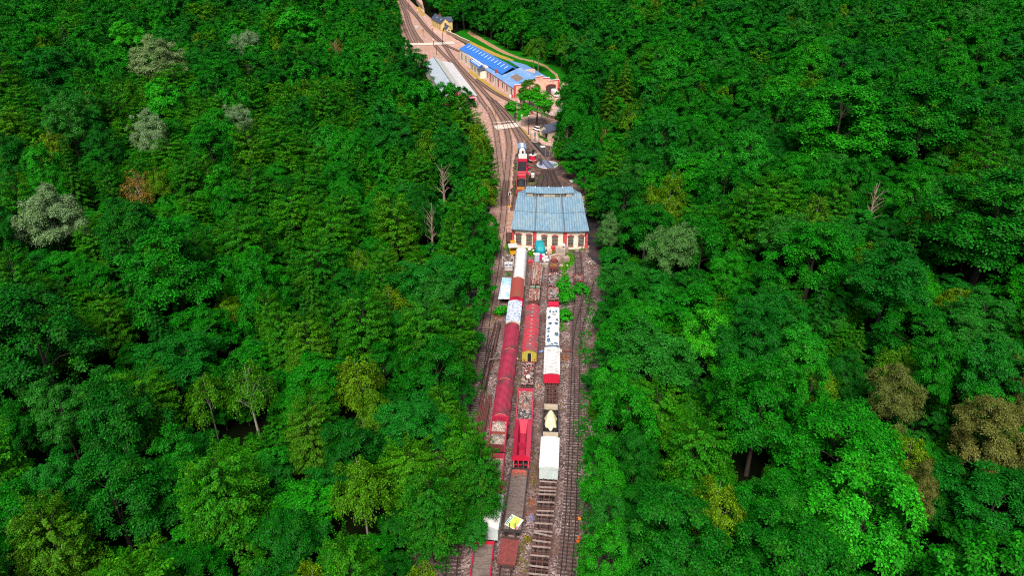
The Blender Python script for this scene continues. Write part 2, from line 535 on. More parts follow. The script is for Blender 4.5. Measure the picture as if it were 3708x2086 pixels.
plant(2075, 430, 110, 'weeping', "weeping dark green tree hanging over the little cream hut", name='weeping_birch')
plant(2135, 480, 105, 'weeping', "weeping green tree right behind the one at the cream hut, by the dry brown thicket", name='weeping_birch')
plant(2192, 500, 62, 'brown', "dry brown thicket of bare stems between the spruces and the turntable yard", hs=0.75, name='withered_tree', z=8.0)
plant(2433, 915, 155, 'grey', "pale grey-green tree right of the shed, brightest in that wood", mat='ashpale', name='ash_tree')
plant(2208, 800, 78, 'grey', "small pale grey-green bush-like tree at the lane right of the shed", mat='ashpale', hs=0.75, name='ash_tree')
plant(3000, 610, 300, 'broadleaf', "huge dark-green dome in the wood on the right, level with the turntable")
plant(3300, 610, 300, 'broadleaf', "second huge dome farther right, near the right edge, level with the turntable")
plant(3530, 1000, 380, 'broadleaf', "vast dark crown filling the right edge of the photo, level with the shed front")
plant(3190, 1130, 260, 'ash', "bluish dark dome in front of the vast crown at the right edge")
plant(3225, 1490, 190, 'olive', "brown-olive willow with feathery crown, upper of the olive trees at the lower right", name='willow_tree')
plant(3545, 1665, 250, 'olive', "largest brown-olive willow at the lower right edge of the photo", name='willow_tree')
plant(3320, 1800, 122, 'olive', "small round olive-brown tree below the large olive willow, lower right", name='willow_tree')
plant(3690, 1470, 130, 'olive', "olive-brown crown cut by the right edge of the photo", name='willow_tree')
plant(3115, 1915, 330, 'lime', "bright green broad maple at the bottom, right of centre in the right-hand wood")
plant(2545, 1250, 165, 'lime', "light green tree with yellowish top right of the tracks, level with the red coach")
plant(3390, 275, 72, 'olive', "small golden-olive crown high in the wood on the right", name='willow_tree')
plant(1080, 165, 140, 'lime', "wide vivid green crown high in the wood left of the blue-roofed works")
plant(487, 245, 110, 'lime', "vivid green crown behind the largest silvery willow, upper left")
plant(622, 485, 120, 'lime', "vivid green tiered tree in front of the largest silvery willow")
plant(1120, 1560, 180, 'beech', "yellow-tinged beech in the lower left wood, right of the light forked tree", mat='gold')
plant(815, 1800, 320, 'beech', "broad bright beech at the bottom of the left wood, fullest crown there")
plant(205, 1990, 270, 'beech', "golden-green beech in the bottom left corner", mat='gold')
plant(1742, 1715, 175, 'beech', "leaning beech whose crown hangs over the gravel wagons", hs=1.0)
plant(1560, 1830, 230, 'beech', "dark green beech at the siding edge above the red flat wagon's white neighbour")
plant(1950, 178, 66, 'birch', "right one of two slim white-stemmed birches on the grass bank", name='birch_tree', hs=1.05)
plant(1932, 172, 60, 'birch', "left one of two slim white-stemmed birches on the grass bank", name='birch_tree', hs=1.0)
plant(1945, 352, 112, 'lime', "large spreading maple in the forecourt beside the blue-roofed works", hs=0.80, name='maple_tree')
plant(1918, 292, 74, 'lime', "bright yellow-green maple against the end wall of the blue-roofed works", mat='gold', hs=0.66, name='maple_tree')
plant(1604, 640, 70, 'dead', "dead bare tree with pale twisted limbs left of the tracks, near the turntable", name='dead_tree')
plant(1560, 800, 60, 'dead', "grey bare tree-top poking from the beeches left of the shed", name='dead_tree', hs=0.95)
plant(3150, 800, 80, 'dead', "pair of bare forked stems in the dark gap of the right-hand wood", name='dead_tree')
plant(2205, 2020, 170, 'broadleaf', "deep green tree at the bottom edge, closest to the right-hand track", hs=0.85, z=9)
plant(2200, 1900, 140, 'ash', "bluish-green tree beside the orange bags, right of the tracks", hs=0.8, z=8)
plant(2190, 1770, 150, 'broadleaf', "deep green tree level with the white boxcar's near end, right wood edge", hs=0.85, z=9)
NSPECIAL = len(TREES)

fr = random.Random(5)
Y0, Y1 = 40.0, 640.0
tries = 0
pts_bad = 0
cand = []
while tries < 60000:
    tries += 1
    y = math.sqrt(fr.uniform(Y0 * Y0, Y1 * Y1)) if fr.random() < 0.8 else fr.uniform(Y0, Y1)
    hw = 0.74 * (0.869 * y + 41) + 22
    x = fr.uniform(-hw, hw)
    r = min(7.6, max(2.8, fr.lognormvariate(math.log(4.7 if x < 0 else 5.3), 0.25)))
    if not grid.ok(x, y, r, 0.80): continue
    if inpoly(x, y, clear): continue
    d = pdist(x, y, clear)
    if d < r * (0.86 if y < 250 else 0.75): continue
    left = x < 0.0 if y < 250 else x < -20
    q = fr.random() + 0.25 * math.sin(x * 0.045 + 1.0) * math.sin(y * 0.04)
    far = y > 260
    if left:
        kind = 'beech' if q < 0.50 else 'broadleaf' if q < 0.80 else 'ash' if q < 0.91 else 'birch' if q < 1.05 else 'spruce'
        if far and kind == 'beech' and fr.random() < 0.4: kind = 'broadleaf'
    else:
        kind = 'broadleaf' if q < 0.58 else 'ash' if q < 0.78 else 'beech' if q < 0.93 else 'birch' if q < (1.06 if not far else 1.2) else 'spruce'
    if far: r = min(8.0, r * 1.12)
    if far and kind == 'beech' and fr.random() < 0.45: kind = 'broadleaf'
    if kind == 'birch': r = min(r, 3.8)
    if kind == 'spruce': r = min(r, 3.9)
    hs = (0.66 + 0.075 * r) * fr.uniform(0.74, 1.24) if kind not in ('birch', 'spruce') else fr.uniform(0.8, 1.1)
    if d < 9: hs *= 0.92
    for sp in TREES[:NSPECIAL]:
        if sp[1] > y and sp[1] - y < 26 and abs(x - sp[0] * y / sp[1]) < sp[2] * 0.95 + r * 0.5: hs *= 0.56 if sp[3] in ('spruce', 'dead', 'brown', 'lightbirch') else 0.72; break
    t = (x, y, r, kind, hs, None, None, None)
    grid.put(t); TREES.append(t)
for _ in range(40000):       # low growth in the gaps
    y = math.sqrt(fr.uniform(Y0 * Y0, 420.0 ** 2))
    hw = 0.74 * (0.869 * y + 41) + 15
    x = fr.uniform(-hw, hw); r = fr.uniform(1.9, 3.0)
    if inpoly(x, y, clear) or not grid.ok(x, y, r, 0.66): continue
    if pdist(x, y, clear) < r * 0.9: continue
    t = (x, y, r, fr.choice(('broadleaf', 'broadleaf', 'beech', 'ash')), fr.uniform(0.3, 0.5), None, None, None)
    grid.put(t); TREES.append(t)
print("trees:", len(TREES))

KR = {'broadleaf': 5.0, 'beech': 5.2, 'ash': 4.2, 'birch': 3.2, 'spruce': 3.6}
# the special looks
proto('grey', 38000, crown_round, M_grey, M_bark, 0.3, 14, 2, clumps=95, rc=0.17, ls=0.26, elong=0.5, sprig=14, z0=4.5, z1=17); KR['grey'] = 5.0
proto('olive', 30000, crown_round, M_olive, M_bark, 0.3, 13, 2, clumps=70, rc=0.2, ls=0.27, elong=0.45, z0=4.0, z1=16.5); KR['olive'] = 5.0
proto('brown', 2200, crown_hanging, M_brown, M_deadwood, 0.22, 15, 2, 40, R=3.6, z0=5.0, z1=16.0, ls=0.3); KR['brown'] = 3.6
proto('lightbirch', 5200, crown_hanging, M_birch, M_barkpale, 0.24, 16, 1, 30, R=4.2, z0=7.0, z1=16.5, ls=0.34, tufts=80); KR['lightbirch'] = 4.2
proto('weeping', 17000, crown_hanging, M_round, M_bark, 0.3, 15, 2, 10, R=4.6, z0=3.5, z1=18.5, ls=0.34, tufts=95); KR['weeping'] = 4.6
proto('lime', 34000, crown_round, M_lime, M_bark, 0.32, 13.5, 2, 12, clumps=75, rc=0.23, ls=0.32, z0=4.6, inner=0.65, lump=0.15); KR['lime'] = 5.0
dg = np.random.default_rng(3)
dC = [np.array([math.cos(a) * rr, math.sin(a) * rr, z]) for a, rr, z in [(i * 2.4, 1.2 + (i * 7 % 5) * 0.45, 8 + (i * 5 % 9)) for i in range(22)]]
NEAR['dead'] = [(None, trunk_mesh('dead_trunk', dg, dC, 16.5, 0.55, M_deadwood, 22, 0.8, 3, True))]; KR['dead'] = 3.2
M_bluefir = leafmat("needles_blue", [(0.0, (0.012, 0.060, 0.035)), (1.0, (0.016, 0.070, 0.042))])
M_ashpale = leafmat("leaf_pale", [(0.0, (0.055, 0.19, 0.075)), (1.0, (0.075, 0.21, 0.085))], yellow=(0.12, 0.22, 0.09))
M_gold = leafmat("leaf_golden", [(0.0, (0.038, 0.165, 0.006)), (1.0, (0.046, 0.175, 0.006))], yellow=(0.085, 0.155, 0.006), yamt=0.5)
M_litfir = leafmat("needles_lit", [(0.0, (0.030, 0.125, 0.006)), (1.0, (0.040, 0.14, 0.006))], yellow=(0.08, 0.14, 0.004))  # brighter, yellower spruce needles: their lit look is put into the colour
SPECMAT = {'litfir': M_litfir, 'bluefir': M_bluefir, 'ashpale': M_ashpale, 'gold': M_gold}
NAMES = {'broadleaf': 'broadleaf_tree', 'beech': 'beech_tree', 'ash': 'ash_tree', 'birch': 'birch_tree', 'spruce': 'spruce_tree', 'grey': 'willow_tree', 'lime': 'maple_tree', 'olive': 'willow_tree'}
LOOK = {'broadleaf': 'deep green round tree', 'beech': 'feathery yellow-green beech', 'ash': 'bluish-green tree', 'birch': 'narrow light green birch', 'spruce': 'dark pointed spruce'}

fill = TREES[NSPECIAL:]
fill = [t for t in fill]
ranked = sorted(range(len(fill)), key=lambda i: -(fill[i][2] + 3) / zc_of(fill[i][0], fill[i][1], 12) if fill[i][4] > 0.55 and inview(fill[i][0], fill[i][1], 12, 0.0) else 1.0)
N_IND = 300 - 0
ind = set(ranked[:N_IND])


def band(x, y):
    if y < 95: return 'near the flat wagons'
    if y < 125: return 'near the ribbed vans'
    return 'near the shed'


def tree_obj(t, i):
    x, y, r, kind, hs, mt, label, nm = t
    me, tm = NEAR[kind][i % len(NEAR[kind])]
    if not label:
        left = x < 0
        size = 'large ' if r > 4.9 else 'small ' if r < 3.6 else ''
        e = pdist(x, y, clear)
        edge = 'at the edge' if e < 9 else 'far in' if e > 35 else 'second row'
        label = f"{size}{LOOK[kind]} in the {'left' if left else 'right'} wood, {edge}, {band(x, y)}"
        g = f"{LOOK[kind]}s in the wood, {size or 'middling '}{'left' if left else 'right'}, {edge}, {band(x, y)}"
    else:
        g = None
    o = thing(nm or NAMES[kind], label, 'tree', (x, y, terr(x, y) - 0.1), (i * 2.39) % (2 * PI), g)
    s = r / KR[kind]
    o.scale = (s, s, hs)
    if me:
        c = link(bpy.data.objects.new('crown', me), o)
        if mt:
            c.material_slots[0].link = 'OBJECT'; c.material_slots[0].material = SPECMAT[mt]
    link(bpy.data.objects.new('trunk', tm), o)
    return o


for i, t in enumerate(TREES[:NSPECIAL]): tree_obj(t, i)
for i in sorted(ind): tree_obj(fill[i], i)

# the rest of the wood: one mass
protos = bpy.data.collections.new("wood_kinds")
order = []
for kind, fn, mat, bark, kw, n, nv in FARSPEC:
    for v in range(nv):
        a = fn(G, n, **kw)
        me = leaves_mesh(kind + '_far', *a[:5], [mat, bark])
        tm = trunk_mesh('t', G, a[5], 13.5 if kind != 'spruce' else 18.5, 0.28, bark, 5)
        bm = bmesh.new(); bm.from_mesh(me)
        k0 = len(bm.faces)
        bm.from_mesh(tm); bm.faces.ensure_lookup_table()
        for f in bm.faces[k0:]: f.material_index = 1
        bm.to_mesh(me); bm.free()
        nm = f"wood_{len(order):02d}_{kind}"
        o = bpy.data.objects.new(nm, me); protos.objects.link(o); order.append(kind)
rest = [fill[i] for i in range(len(fill)) if i not in ind]
me = bpy.data.meshes.new('woodland')
me.from_pydata([(t[0], t[1], terr(t[0], t[1]) - 0.1) for t in rest], [], [])
ai = me.attributes.new('kind_index', 'INT', 'POINT')
ar = me.attributes.new('turn', 'FLOAT_VECTOR', 'POINT')
asx = me.attributes.new('size', 'FLOAT_VECTOR', 'POINT')
byk = {}
for i, k in enumerate(order): byk.setdefault(k, []).append(i)
ai.data.foreach_set('value', [byk[t[3]][i % len(byk[t[3]])] for i, t in enumerate(rest)])
ar.data.foreach_set('vector', [c for i, t in enumerate(rest) for c in (0, 0, (i * 2.39) % 6.283)])
asx.data.foreach_set('vector', [c for t in rest for c in (t[2] / KR[t[3]], t[2] / KR[t[3]], t[4])])
wood = link(bpy.data.objects.new('woodland', me))
tag(wood, "dense mass of green tree crowns filling the wood behind the nearest trees", "woodland", None, "stuff")
ng = bpy.data.node_groups.new("wood_scatter", 'GeometryNodeTree')
ng.interface.new_socket("Geometry", in_out='INPUT', socket_type='NodeSocketGeometry')
ng.interface.new_socket("Geometry", in_out='OUTPUT', socket_type='NodeSocketGeometry')
n_in = ng.nodes.new('NodeGroupInput'); n_out = ng.nodes.new('NodeGroupOutput')
iop = ng.nodes.new('GeometryNodeInstanceOnPoints')
ci = ng.nodes.new('GeometryNodeCollectionInfo')
ci.inputs['Collection'].default_value = protos
ci.inputs['Separate Children'].default_value = True
ci.inputs['Reset Children'].default_value = True


def named(nm, typ):
    n = ng.nodes.new('GeometryNodeInputNamedAttribute'); n.data_type = typ; n.inputs['Name'].default_value = nm
    return n.outputs[0]


ng.links.new(n_in.outputs[0], iop.inputs['Points'])
ng.links.new(ci.outputs[0], iop.inputs['Instance'])
iop.inputs['Pick Instance'].default_value = True
ng.links.new(named('kind_index', 'INT'), iop.inputs['Instance Index'])
ng.links.new(named('turn', 'FLOAT_VECTOR'), iop.inputs['Rotation'])
ng.links.new(named('size', 'FLOAT_VECTOR'), iop.inputs['Scale'])
ng.links.new(iop.outputs[0], n_out.inputs[0])
md = wood.modifiers.new('scatter', 'NODES'); md.node_group = ng
# ---------------------------------------------------------------- ground
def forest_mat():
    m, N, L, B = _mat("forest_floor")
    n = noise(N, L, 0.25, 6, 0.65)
    r = ramp(N, [(0.3, (0.004, 0.005, 0.003)), (0.55, (0.006, 0.010, 0.003)), (0.75, (0.012, 0.009, 0.006))])  # near-black: the deep shade between the crowns is painted into the floor colour
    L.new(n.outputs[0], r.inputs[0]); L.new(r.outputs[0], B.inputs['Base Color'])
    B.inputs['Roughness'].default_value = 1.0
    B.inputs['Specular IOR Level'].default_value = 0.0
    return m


def grid_mesh(xs, ys, fn):
    vs = [(x, y, fn(x, y)) for y in ys for x in xs]
    nx = len(xs)
    fs = [(j * nx + i, j * nx + i + 1, (j + 1) * nx + i + 1, (j + 1) * nx + i) for j in range(len(ys) - 1) for i in range(nx - 1)]
    return vs, fs


xs = [-1500, -1000, -700] + list(range(-600, 601, 15)) + [700, 1000, 1500]
ys = [-600, -300, -100] + list(range(0, 901, 15)) + [1200, 2000, 3200]
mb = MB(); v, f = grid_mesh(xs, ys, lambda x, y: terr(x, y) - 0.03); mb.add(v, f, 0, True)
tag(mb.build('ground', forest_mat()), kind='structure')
# ---------------------------------------------------------------- yard surfaces
def xy(px, py, z=0.0):
    p = P(px, py, z); return (p.x, p.y)


def gravel_mat(name, cols, scale=5.0, tint=None, patch=None, pscale=0.12):
    m, N, L, B = _mat(name)
    tc = N.new("ShaderNodeTexCoord")
    v = N.new("ShaderNodeTexVoronoi"); v.inputs['Scale'].default_value = scale
    L.new(tc.outputs['Object'], v.inputs['Vector'])
    sep = N.new("ShaderNodeSeparateColor"); L.new(v.outputs['Color'], sep.inputs[0])
    r = ramp(N, cols); L.new(sep.outputs[0], r.inputs[0])
    n = noise(N, L, 0.7, 6, 0.65); rn = ramp(N, [(0.3, (0.6,) * 3), (0.7, (1.3,) * 3)]); L.new(n.outputs[0], rn.inputs[0])
    c = mixc(N, L, 1.0, r.outputs[0], rn.outputs[0], 'MULTIPLY')
    if patch:
        n2 = noise(N, L, pscale, 5, 0.6); r2 = ramp(N, [(0.45, (0, 0, 0)), (0.62, (0.8,) * 3)]); L.new(n2.outputs[0], r2.inputs[0])
        c = mixc(N, L, r2.outputs[0], c, patch)
    L.new(c, B.inputs['Base Color'])
    B.inputs['Roughness'].default_value = 0.95; B.inputs['Specular IOR Level'].default_value = 0.1
    bp = N.new("ShaderNodeBump"); bp.inputs['Strength'].default_value = 0.6; bp.inputs['Distance'].default_value = 0.05
    L.new(v.outputs['Distance'], bp.inputs['Height']); L.new(bp.outputs[0], B.inputs['Normal'])
    return m


def sheet(name, pts, mat, z, jag=0.0, seed=0, kind='structure'):
    """flat sheet with an uneven edge"""
    rr = random.Random(seed)
    out = []
    n = len(pts)
    for i in range(n):
        a = Vector(pts[i]); b = Vector(pts[(i + 1) % n]); L = (b - a).length
        k = max(1, int(L / 1.2)) if jag else 1
        for j in range(k):
            p = a.lerp(b, j / k)
            out.append((p.x + rr.uniform(-jag, jag), p.y + rr.uniform(-jag, jag), z))
    mb = MB(); mb.add(out, [tuple(range(len(out)))])
    o = mb.build(name, mat)
    me = o.data
    if me.polygons[0].normal.z < 0:
        bm = bmesh.new(); bm.from_mesh(me); bmesh.ops.reverse_faces(bm, faces=bm.faces); bm.to_mesh(me); bm.free()
    return tag(o, kind=kind)


M_ballast = gravel_mat("ballast", [(0.0, (0.055, 0.038, 0.037)), (0.4, (0.165, 0.112, 0.108)), (0.8, (0.29, 0.215, 0.20)), (1.0, (0.46, 0.37, 0.35))], 5.0, patch=(0.13, 0.07, 0.058), pscale=0.16)
M_ballast_far = gravel_mat("ballast_pink", [(0.0, (0.28, 0.16, 0.13)), (0.5, (0.47, 0.28, 0.235)), (1.0, (0.66, 0.44, 0.38))], 3.5, patch=(0.42, 0.25, 0.16), pscale=0.1)
M_cinder = gravel_mat("cinders", [(0.0, (0.03, 0.022, 0.024)), (0.6, (0.075, 0.055, 0.055)), (1.0, (0.15, 0.11, 0.10))], 4.0, patch=(0.22, 0.12, 0.08), pscale=0.35)
M_tarmac = gravel_mat("old_tarmac", [(0.0, (0.03, 0.026, 0.034)), (1.0, (0.05, 0.043, 0.05))], 6.0, patch=(0.085, 0.06, 0.05), pscale=0.25)
M_dirt = gravel_mat("dirt_road", [(0.0, (0.46, 0.28, 0.23)), (0.5, (0.56, 0.37, 0.31)), (1.0, (0.66, 0.47, 0.41))], 2.0, patch=(0.48, 0.27, 0.19), pscale=0.12)
M_slab = surf("pale_concrete", (0.70, 0.60, 0.52), (0.5, 0.38, 0.31), 0.5, 0.7)
M_path = gravel_mat("sandy_path", [(0.0, (0.30, 0.165, 0.09)), (1.0, (0.47, 0.29, 0.17))], 2.0)


def grass_ground(name, a, b):
    m, N, L, B = _mat(name)
    n = noise(N, L, 0.6, 6, 0.7); r = ramp(N, [(0.3, a), (0.7, b)]); L.new(n.outputs[0], r.inputs[0])
    L.new(r.outputs[0], B.inputs['Base Color']); B.inputs['Roughness'].default_value = 1.0; B.inputs['Specular IOR Level'].default_value = 0.0
    return m


M_lawn = grass_ground("lawn", (0.010, 0.13, 0.006), (0.03, 0.24, 0.008))
M_dry = grass_ground("dry_grass", (0.30, 0.20, 0.045), (0.46, 0.32, 0.07))
M_bank = grass_ground("grass_bank", (0.006, 0.10, 0.005), (0.016, 0.17, 0.006))


def grow(poly, d):
    cx = sum(p[0] for p in poly) / len(poly); out = []
    n = len(poly)
    for i in range(n):
        a = Vector(poly[i - 1]); b = Vector(poly[(i + 1) % n]); t = (b - a).normalized()
        out.append((poly[i][0] + t.y * d, poly[i][1] - t.x * d))
    return out


area = sum(clear[i - 1][0] * clear[i][1] - clear[i][0] * clear[i - 1][1] for i in range(len(clear)))
yard_poly = grow(clear, 5.0 if area > 0 else -5.0)
# near ballast and far pink ballast meet at y = 172
near_p = [(-15, 36), (14.5, 36), (15.5, 62), (17, 100), (20, 130), (24, 165), (26, 178), (-10, 176), (-12, 130), (-13.5, 100)]
tag(sheet('gravel_yard', near_p, M_ballast, 0.0, 0.6, 2), kind='structure')
far_p = [(-12, 168), (26, 168), (34, 230), (40, 262), (34, 320), (20, 345), (8, 380), (-18, 405), (-36, 425), (-42, 470), (-70, 560), (-92, 640), (-130, 640), (-110, 560), (-84, 470), (-72, 420), (-55, 390), (-38, 350), (-24, 310), (-13, 270), (-11, 220)]
sheet('gravel_station', far_p, M_ballast_far, 0.004)
sheet('cinder_yard', [xy(*p) for p in [(1850, 705), (1862, 560), (1880, 545), (1905, 500), (1945, 520), (2010, 530), (2055, 560), (2095, 620), (2150, 700), (2175, 760), (2150, 720), (2120, 700)]], M_cinder, 0.010, 0.5, 3)
sheet('side_lane', [xy(*p) for p in [(2115, 700), (2150, 690), (2190, 780), (2205, 900), (2195, 960), (2160, 960), (2132, 925), (2126, 830)]], M_tarmac, 0.014, 0.4, 4)
sheet('forecourt', [xy(*p) for p in [(1868, 452), (1895, 425), (1935, 405), (1985, 395), (2010, 360), (2005, 330), (2040, 300), (2062, 270), (2085, 280), (2085, 330), (2060, 380), (2030, 400), (2020, 440), (1960, 455), (1945, 470), (1952, 500), (2000, 512), (2040, 518), (2040, 535), (1975, 525), (1930, 500), (1905, 470)]], M_dirt, 0.018, 0.25, 5)
sheet('level_crossing', [xy(*p) for p in [(1786, 456), (1800, 470), (1882, 459), (1872, 444)]], M_slab, 0.16)
sheet('footway', [xy(*p) for p in [(1786, 444), (1786, 446), (1860, 440), (1860, 437.5)]], M_slab, 0.15)
sheet('road_crossing', [xy(*p) for p in [(1450, 157), (1455, 164), (1560, 163), (1650, 158), (1640, 150), (1560, 154)]], M_slab, 0.16)
sheet('upper_road', [xy(*p) for p in [(1517, -40), (1528, 0), (1536, 30), (1538, 55), (1560, 75), (1600, 110), (1650, 140), (1700, 168), (1668, 172), (1610, 155), (1575, 118), (1535, 66), (1524, 40), (1512, 0), (1505, -40)]], M_dirt, 0.020, 0.2, 6)
sheet('station_road', [xy(*p) for p in [(1610, 155), (1668, 172), (1700, 168), (1668, 185), (1655, 178), (1600, 162)]], M_dirt, 0.024)
sheet('grass_verge', [xy(*p) for p in [(1640, 120), (1668, 146), (1720, 178), (1800, 222), (1900, 262), (1985, 300), (2020, 318), (2052, 340), (2085, 345), (2100, 300), (2050, 230), (1960, 205), (1860, 180), (1780, 140), (1700, 100)]], M_bank, 0.012, 0.4, 7)
sheet('path', [xy(*p) for p in [(1692, 118), (1706, 128), (1770, 165), (1820, 192), (1880, 213), (1930, 224), (1975, 243), (2010, 272), (2022, 300), (2030, 300), (2018, 268), (1982, 238), (1935, 219), (1885, 208), (1828, 184), (1780, 158), (1715, 118), (1700, 108)]], M_path, 0.026, 0.25, 8)
sheet('lawn', [xy(*p) for p in [(1825, 382), (1850, 376), (1870, 388), (1925, 412), (1895, 425), (1876, 440), (1858, 432), (1838, 405)]], M_lawn, 0.022, 0.25, 9)
sheet('lawn_patch', [xy(*p) for p in [(1945, 480), (1975, 500), (1990, 515), (1975, 512), (1950, 495)]], M_lawn, 0.030, 0.2, 10)
sheet('lawn_patch', [xy(*p) for p in [(2000, 515), (2035, 500), (2045, 590), (2075, 620), (2050, 600), (2010, 570), (2000, 540)]], M_lawn, 0.030, 0.5, 11)
sheet('dry_verge', [xy(*p) for p in [(1700, 245), (1720, 262), (1790, 318), (1840, 352), (1800, 338), (1740, 298), (1700, 262)]], M_dry, 0.028, 0.3, 12)
sheet('dry_verge', [xy(*p) for p in [(1878, 460), (1898, 465), (1925, 500), (1905, 495), (1885, 475)]], M_dry, 0.028, 0.3, 13)
sheet('dry_verge', [xy(*p) for p in [(1660, 128), (1690, 142), (1790, 188), (1860, 216), (1850, 222), (1760, 190), (1680, 150)]], M_dry, 0.028, 0.3, 14)
sheet('dry_verge', [xy(*p) for p in [(1506, 25), (1518, 22), (1538, 52), (1530, 58)]], M_dry, 0.028, 0.3, 15)

# ---------------------------------------------------------------- weeds and grass tufts
def tufts(name, spots, mat, per=60, ls=0.35, seed=1, label=None, cat=None, h=0.4):
    g = np.random.default_rng(seed)
    pp = []
    for x, y, r in spots:
        k = max(6, int(per * r * r))
        a = g.uniform(0, 2 * PI, k); q = np.sqrt(g.uniform(0, 1, k)) * r
        pp.append(np.stack([x + q * np.cos(a), y + q * np.sin(a), g.uniform(0.03, h, k) * (1.1 - q / r)], 1))
    p = np.concatenate(pp); n = len(p)
    nr = sph(g, n) * 0.8 + np.array([0, -0.2, 0.9]); L = ls * g.uniform(0.5, 1.3, n)
    me = leaves_mesh(name, p, nr, sph(g, n) + np.array([0, 0, 0.3]), L, L * 0.45, [mat])
    return tag(link(bpy.data.objects.new(name, me)), label, cat, None, 'stuff')


M_weed = leafmat("weed_green", [(0.0, (0.03, 0.22, 0.008)), (1.0, (0.06, 0.26, 0.01))], yellow=(0.2, 0.2, 0.02), yamt=0.5)
M_moss = leafmat("weed_moss", [(0.0, (0.13, 0.13, 0.02)), (1.0, (0.16, 0.15, 0.02))], yellow=(0.22, 0.09, 0.03), yamt=0.7)
M_rusty = leafmat("weed_rust", [(0.0, (0.34, 0.10, 0.04)), (1.0, (0.40, 0.13, 0.05))], yellow=(0.3, 0.2, 0.05), yamt=0.5)


def along(pts, n, r, seed):
    rr = random.Random(seed); out = []
    for i in range(len(pts) - 1):
        for k in range(n):
            t = (k + rr.random()) / n
            x, y = xy(pts[i][0] + (pts[i + 1][0] - pts[i][0]) * t, pts[i][1] + (pts[i + 1][1] - pts[i][1]) * t)
            out.append((x + rr.uniform(-.3, .3), y + rr.uniform(-.3, .3), r * rr.uniform(0.5, 1.3)))
    return out


tufts('weeds', along([(1895, 2070), (1885, 1990), (1905, 1955), (1912, 1955)], 5, 0.75, 1) + along([(1930, 1790), (1936, 1720), (1934, 1640)], 5, 0.6, 2), M_moss, 70, 0.3, 2, "strip of mossy yellow-green weeds growing between the middle and right sidings", "weeds", 0.2)
tufts('weeds', along([(1860, 1560), (1872, 1440), (1876, 1380), (1882, 1300)], 4, 0.45, 3) + along([(1850, 1650), (1853, 1625)], 3, 0.6, 4) + along([(2030, 1500), (2036, 1380), (2050, 1330)], 4, 0.4, 24) + along([(1700, 2080), (1735, 1900)], 3, 0.5, 25) + along([(2112, 1700), (2108, 1500)], 5, 0.5, 26) + along([(1770, 1250), (1780, 1180), (1800, 1090)], 4, 0.5, 27), M_moss, 60, 0.3, 3, "thin line of weeds in the aisle beside the hopper, vans and along the gravel edges", "weeds", 0.2)
tufts('weeds', along([(1912, 1880), (1925, 1800), (1932, 1850)], 5, 0.5, 5) + along([(2035, 1290), (2050, 1300)], 3, 0.9, 6) + along([(1950, 1395), (1952, 1400)], 2, 0.6, 7) + along([(1798, 1150), (1800, 1140)], 3, 0.8, 8) + along([(2085, 1850), (2095, 1880)], 3, 0.5, 18), M_rusty, 50, 0.28, 4, "rust-red dock weeds scattered on the gravel between the sidings", "weeds", 0.15)
tufts('grass', along([(1835, 900), (1850, 885), (1850, 920)], 5, 1.1, 9) + along([(1915, 915), (1935, 925), (1920, 905)], 5, 1.0, 10) + along([(1985, 910), (2000, 915), (2105, 905)], 5, 0.9, 11)
      + along([(2030, 975), (2055, 960), (2068, 940), (2058, 925)], 7, 1.3, 12) + along([(2040, 990), (2050, 1000), (2035, 1020)], 4, 0.9, 13) + along([(2030, 1160), (2040, 1200)], 4, 0.9, 17), M_weed, 60, 0.4, 5, "bright green rank grass growing in front of the shed wall and beside the scrap", "grass", 0.5)
tufts('grass', along([(1868, 700), (1872, 640), (1868, 590)], 6, 0.9, 14) + along([(1920, 650), (1928, 668)], 4, 0.9, 15) + along([(2020, 560), (2050, 590), (2000, 600)], 6, 1.3, 16) + along([(1950, 650), (1960, 640)], 3, 0.6, 19), M_weed, 50, 0.4, 6, "rough grass tufts around the turntable yard and along the coal wagons", "grass", 0.4)

tufts('undergrowth', along([(2118, 2080), (2124, 1990), (2132, 1900), (2112, 1780), (2122, 1640), (2110, 1560), (2122, 1450), (2130, 1330), (2108, 1250), (2140, 1150), (2132, 1080)], 5, 1.3, 31) + along([(1600, 2075), (1615, 1990), (1735, 1420), (1745, 1330)], 4, 1.2, 32), M_round, 45, 0.4, 9, "low dark green undergrowth along the foot of the wood beside the tracks", "undergrowth", 1.1)


def bush(px, py, dpx, label, mat=None, squash=0.8, n=4200):
    p = P(px, py, 0); zc = zc_of(p.x, p.y, 1.0); r = dpx / 2 * zc / CAM_F
    g = np.random.default_rng(int(px * 7 + py))
    a = crown_round(g, n, R=r, z0=0.15, z1=2 * r * squash, clumps=26, ls=0.16 + 0.05 * r, rc=0.36, sprig=12)
    o = thing('bush', label, 'bush', (p.x, p.y, 0))
    link(bpy.data.objects.new('foliage', leaves_mesh('bush_foliage', *a[:5], [mat or M_lime])), o)
    link(bpy.data.objects.new('stems', trunk_mesh('bush_stems', g, a[5], r * 1.2, 0.07, M_bark, 8)), o)
    return o


bush(2038, 1050, 56, "green bush beside the scrap wagon, upper of the two that touch")
bush(2045, 1100, 60, "largest green bush beside the scrap wagon, by the red cab end")
bush(2048, 1160, 54, "round green bush beside the pale tarpaulin wagon, nearest of its row")
bush(2099, 1065, 46, "leafy shrub growing between the rails in front of the trolley")
bush(1814, 1143, 38, "small green shrub on the gravel left of the blue-white roofed van")
bush(1840, 998, 12, "tiny dark shrub on the gravel below the white tanks", n=600)
bush(1855, 400, 44, "bright yellow-green bush on the lawn beside the crossing")
bush(1990, 640 + 60, 1, "x") if False else None
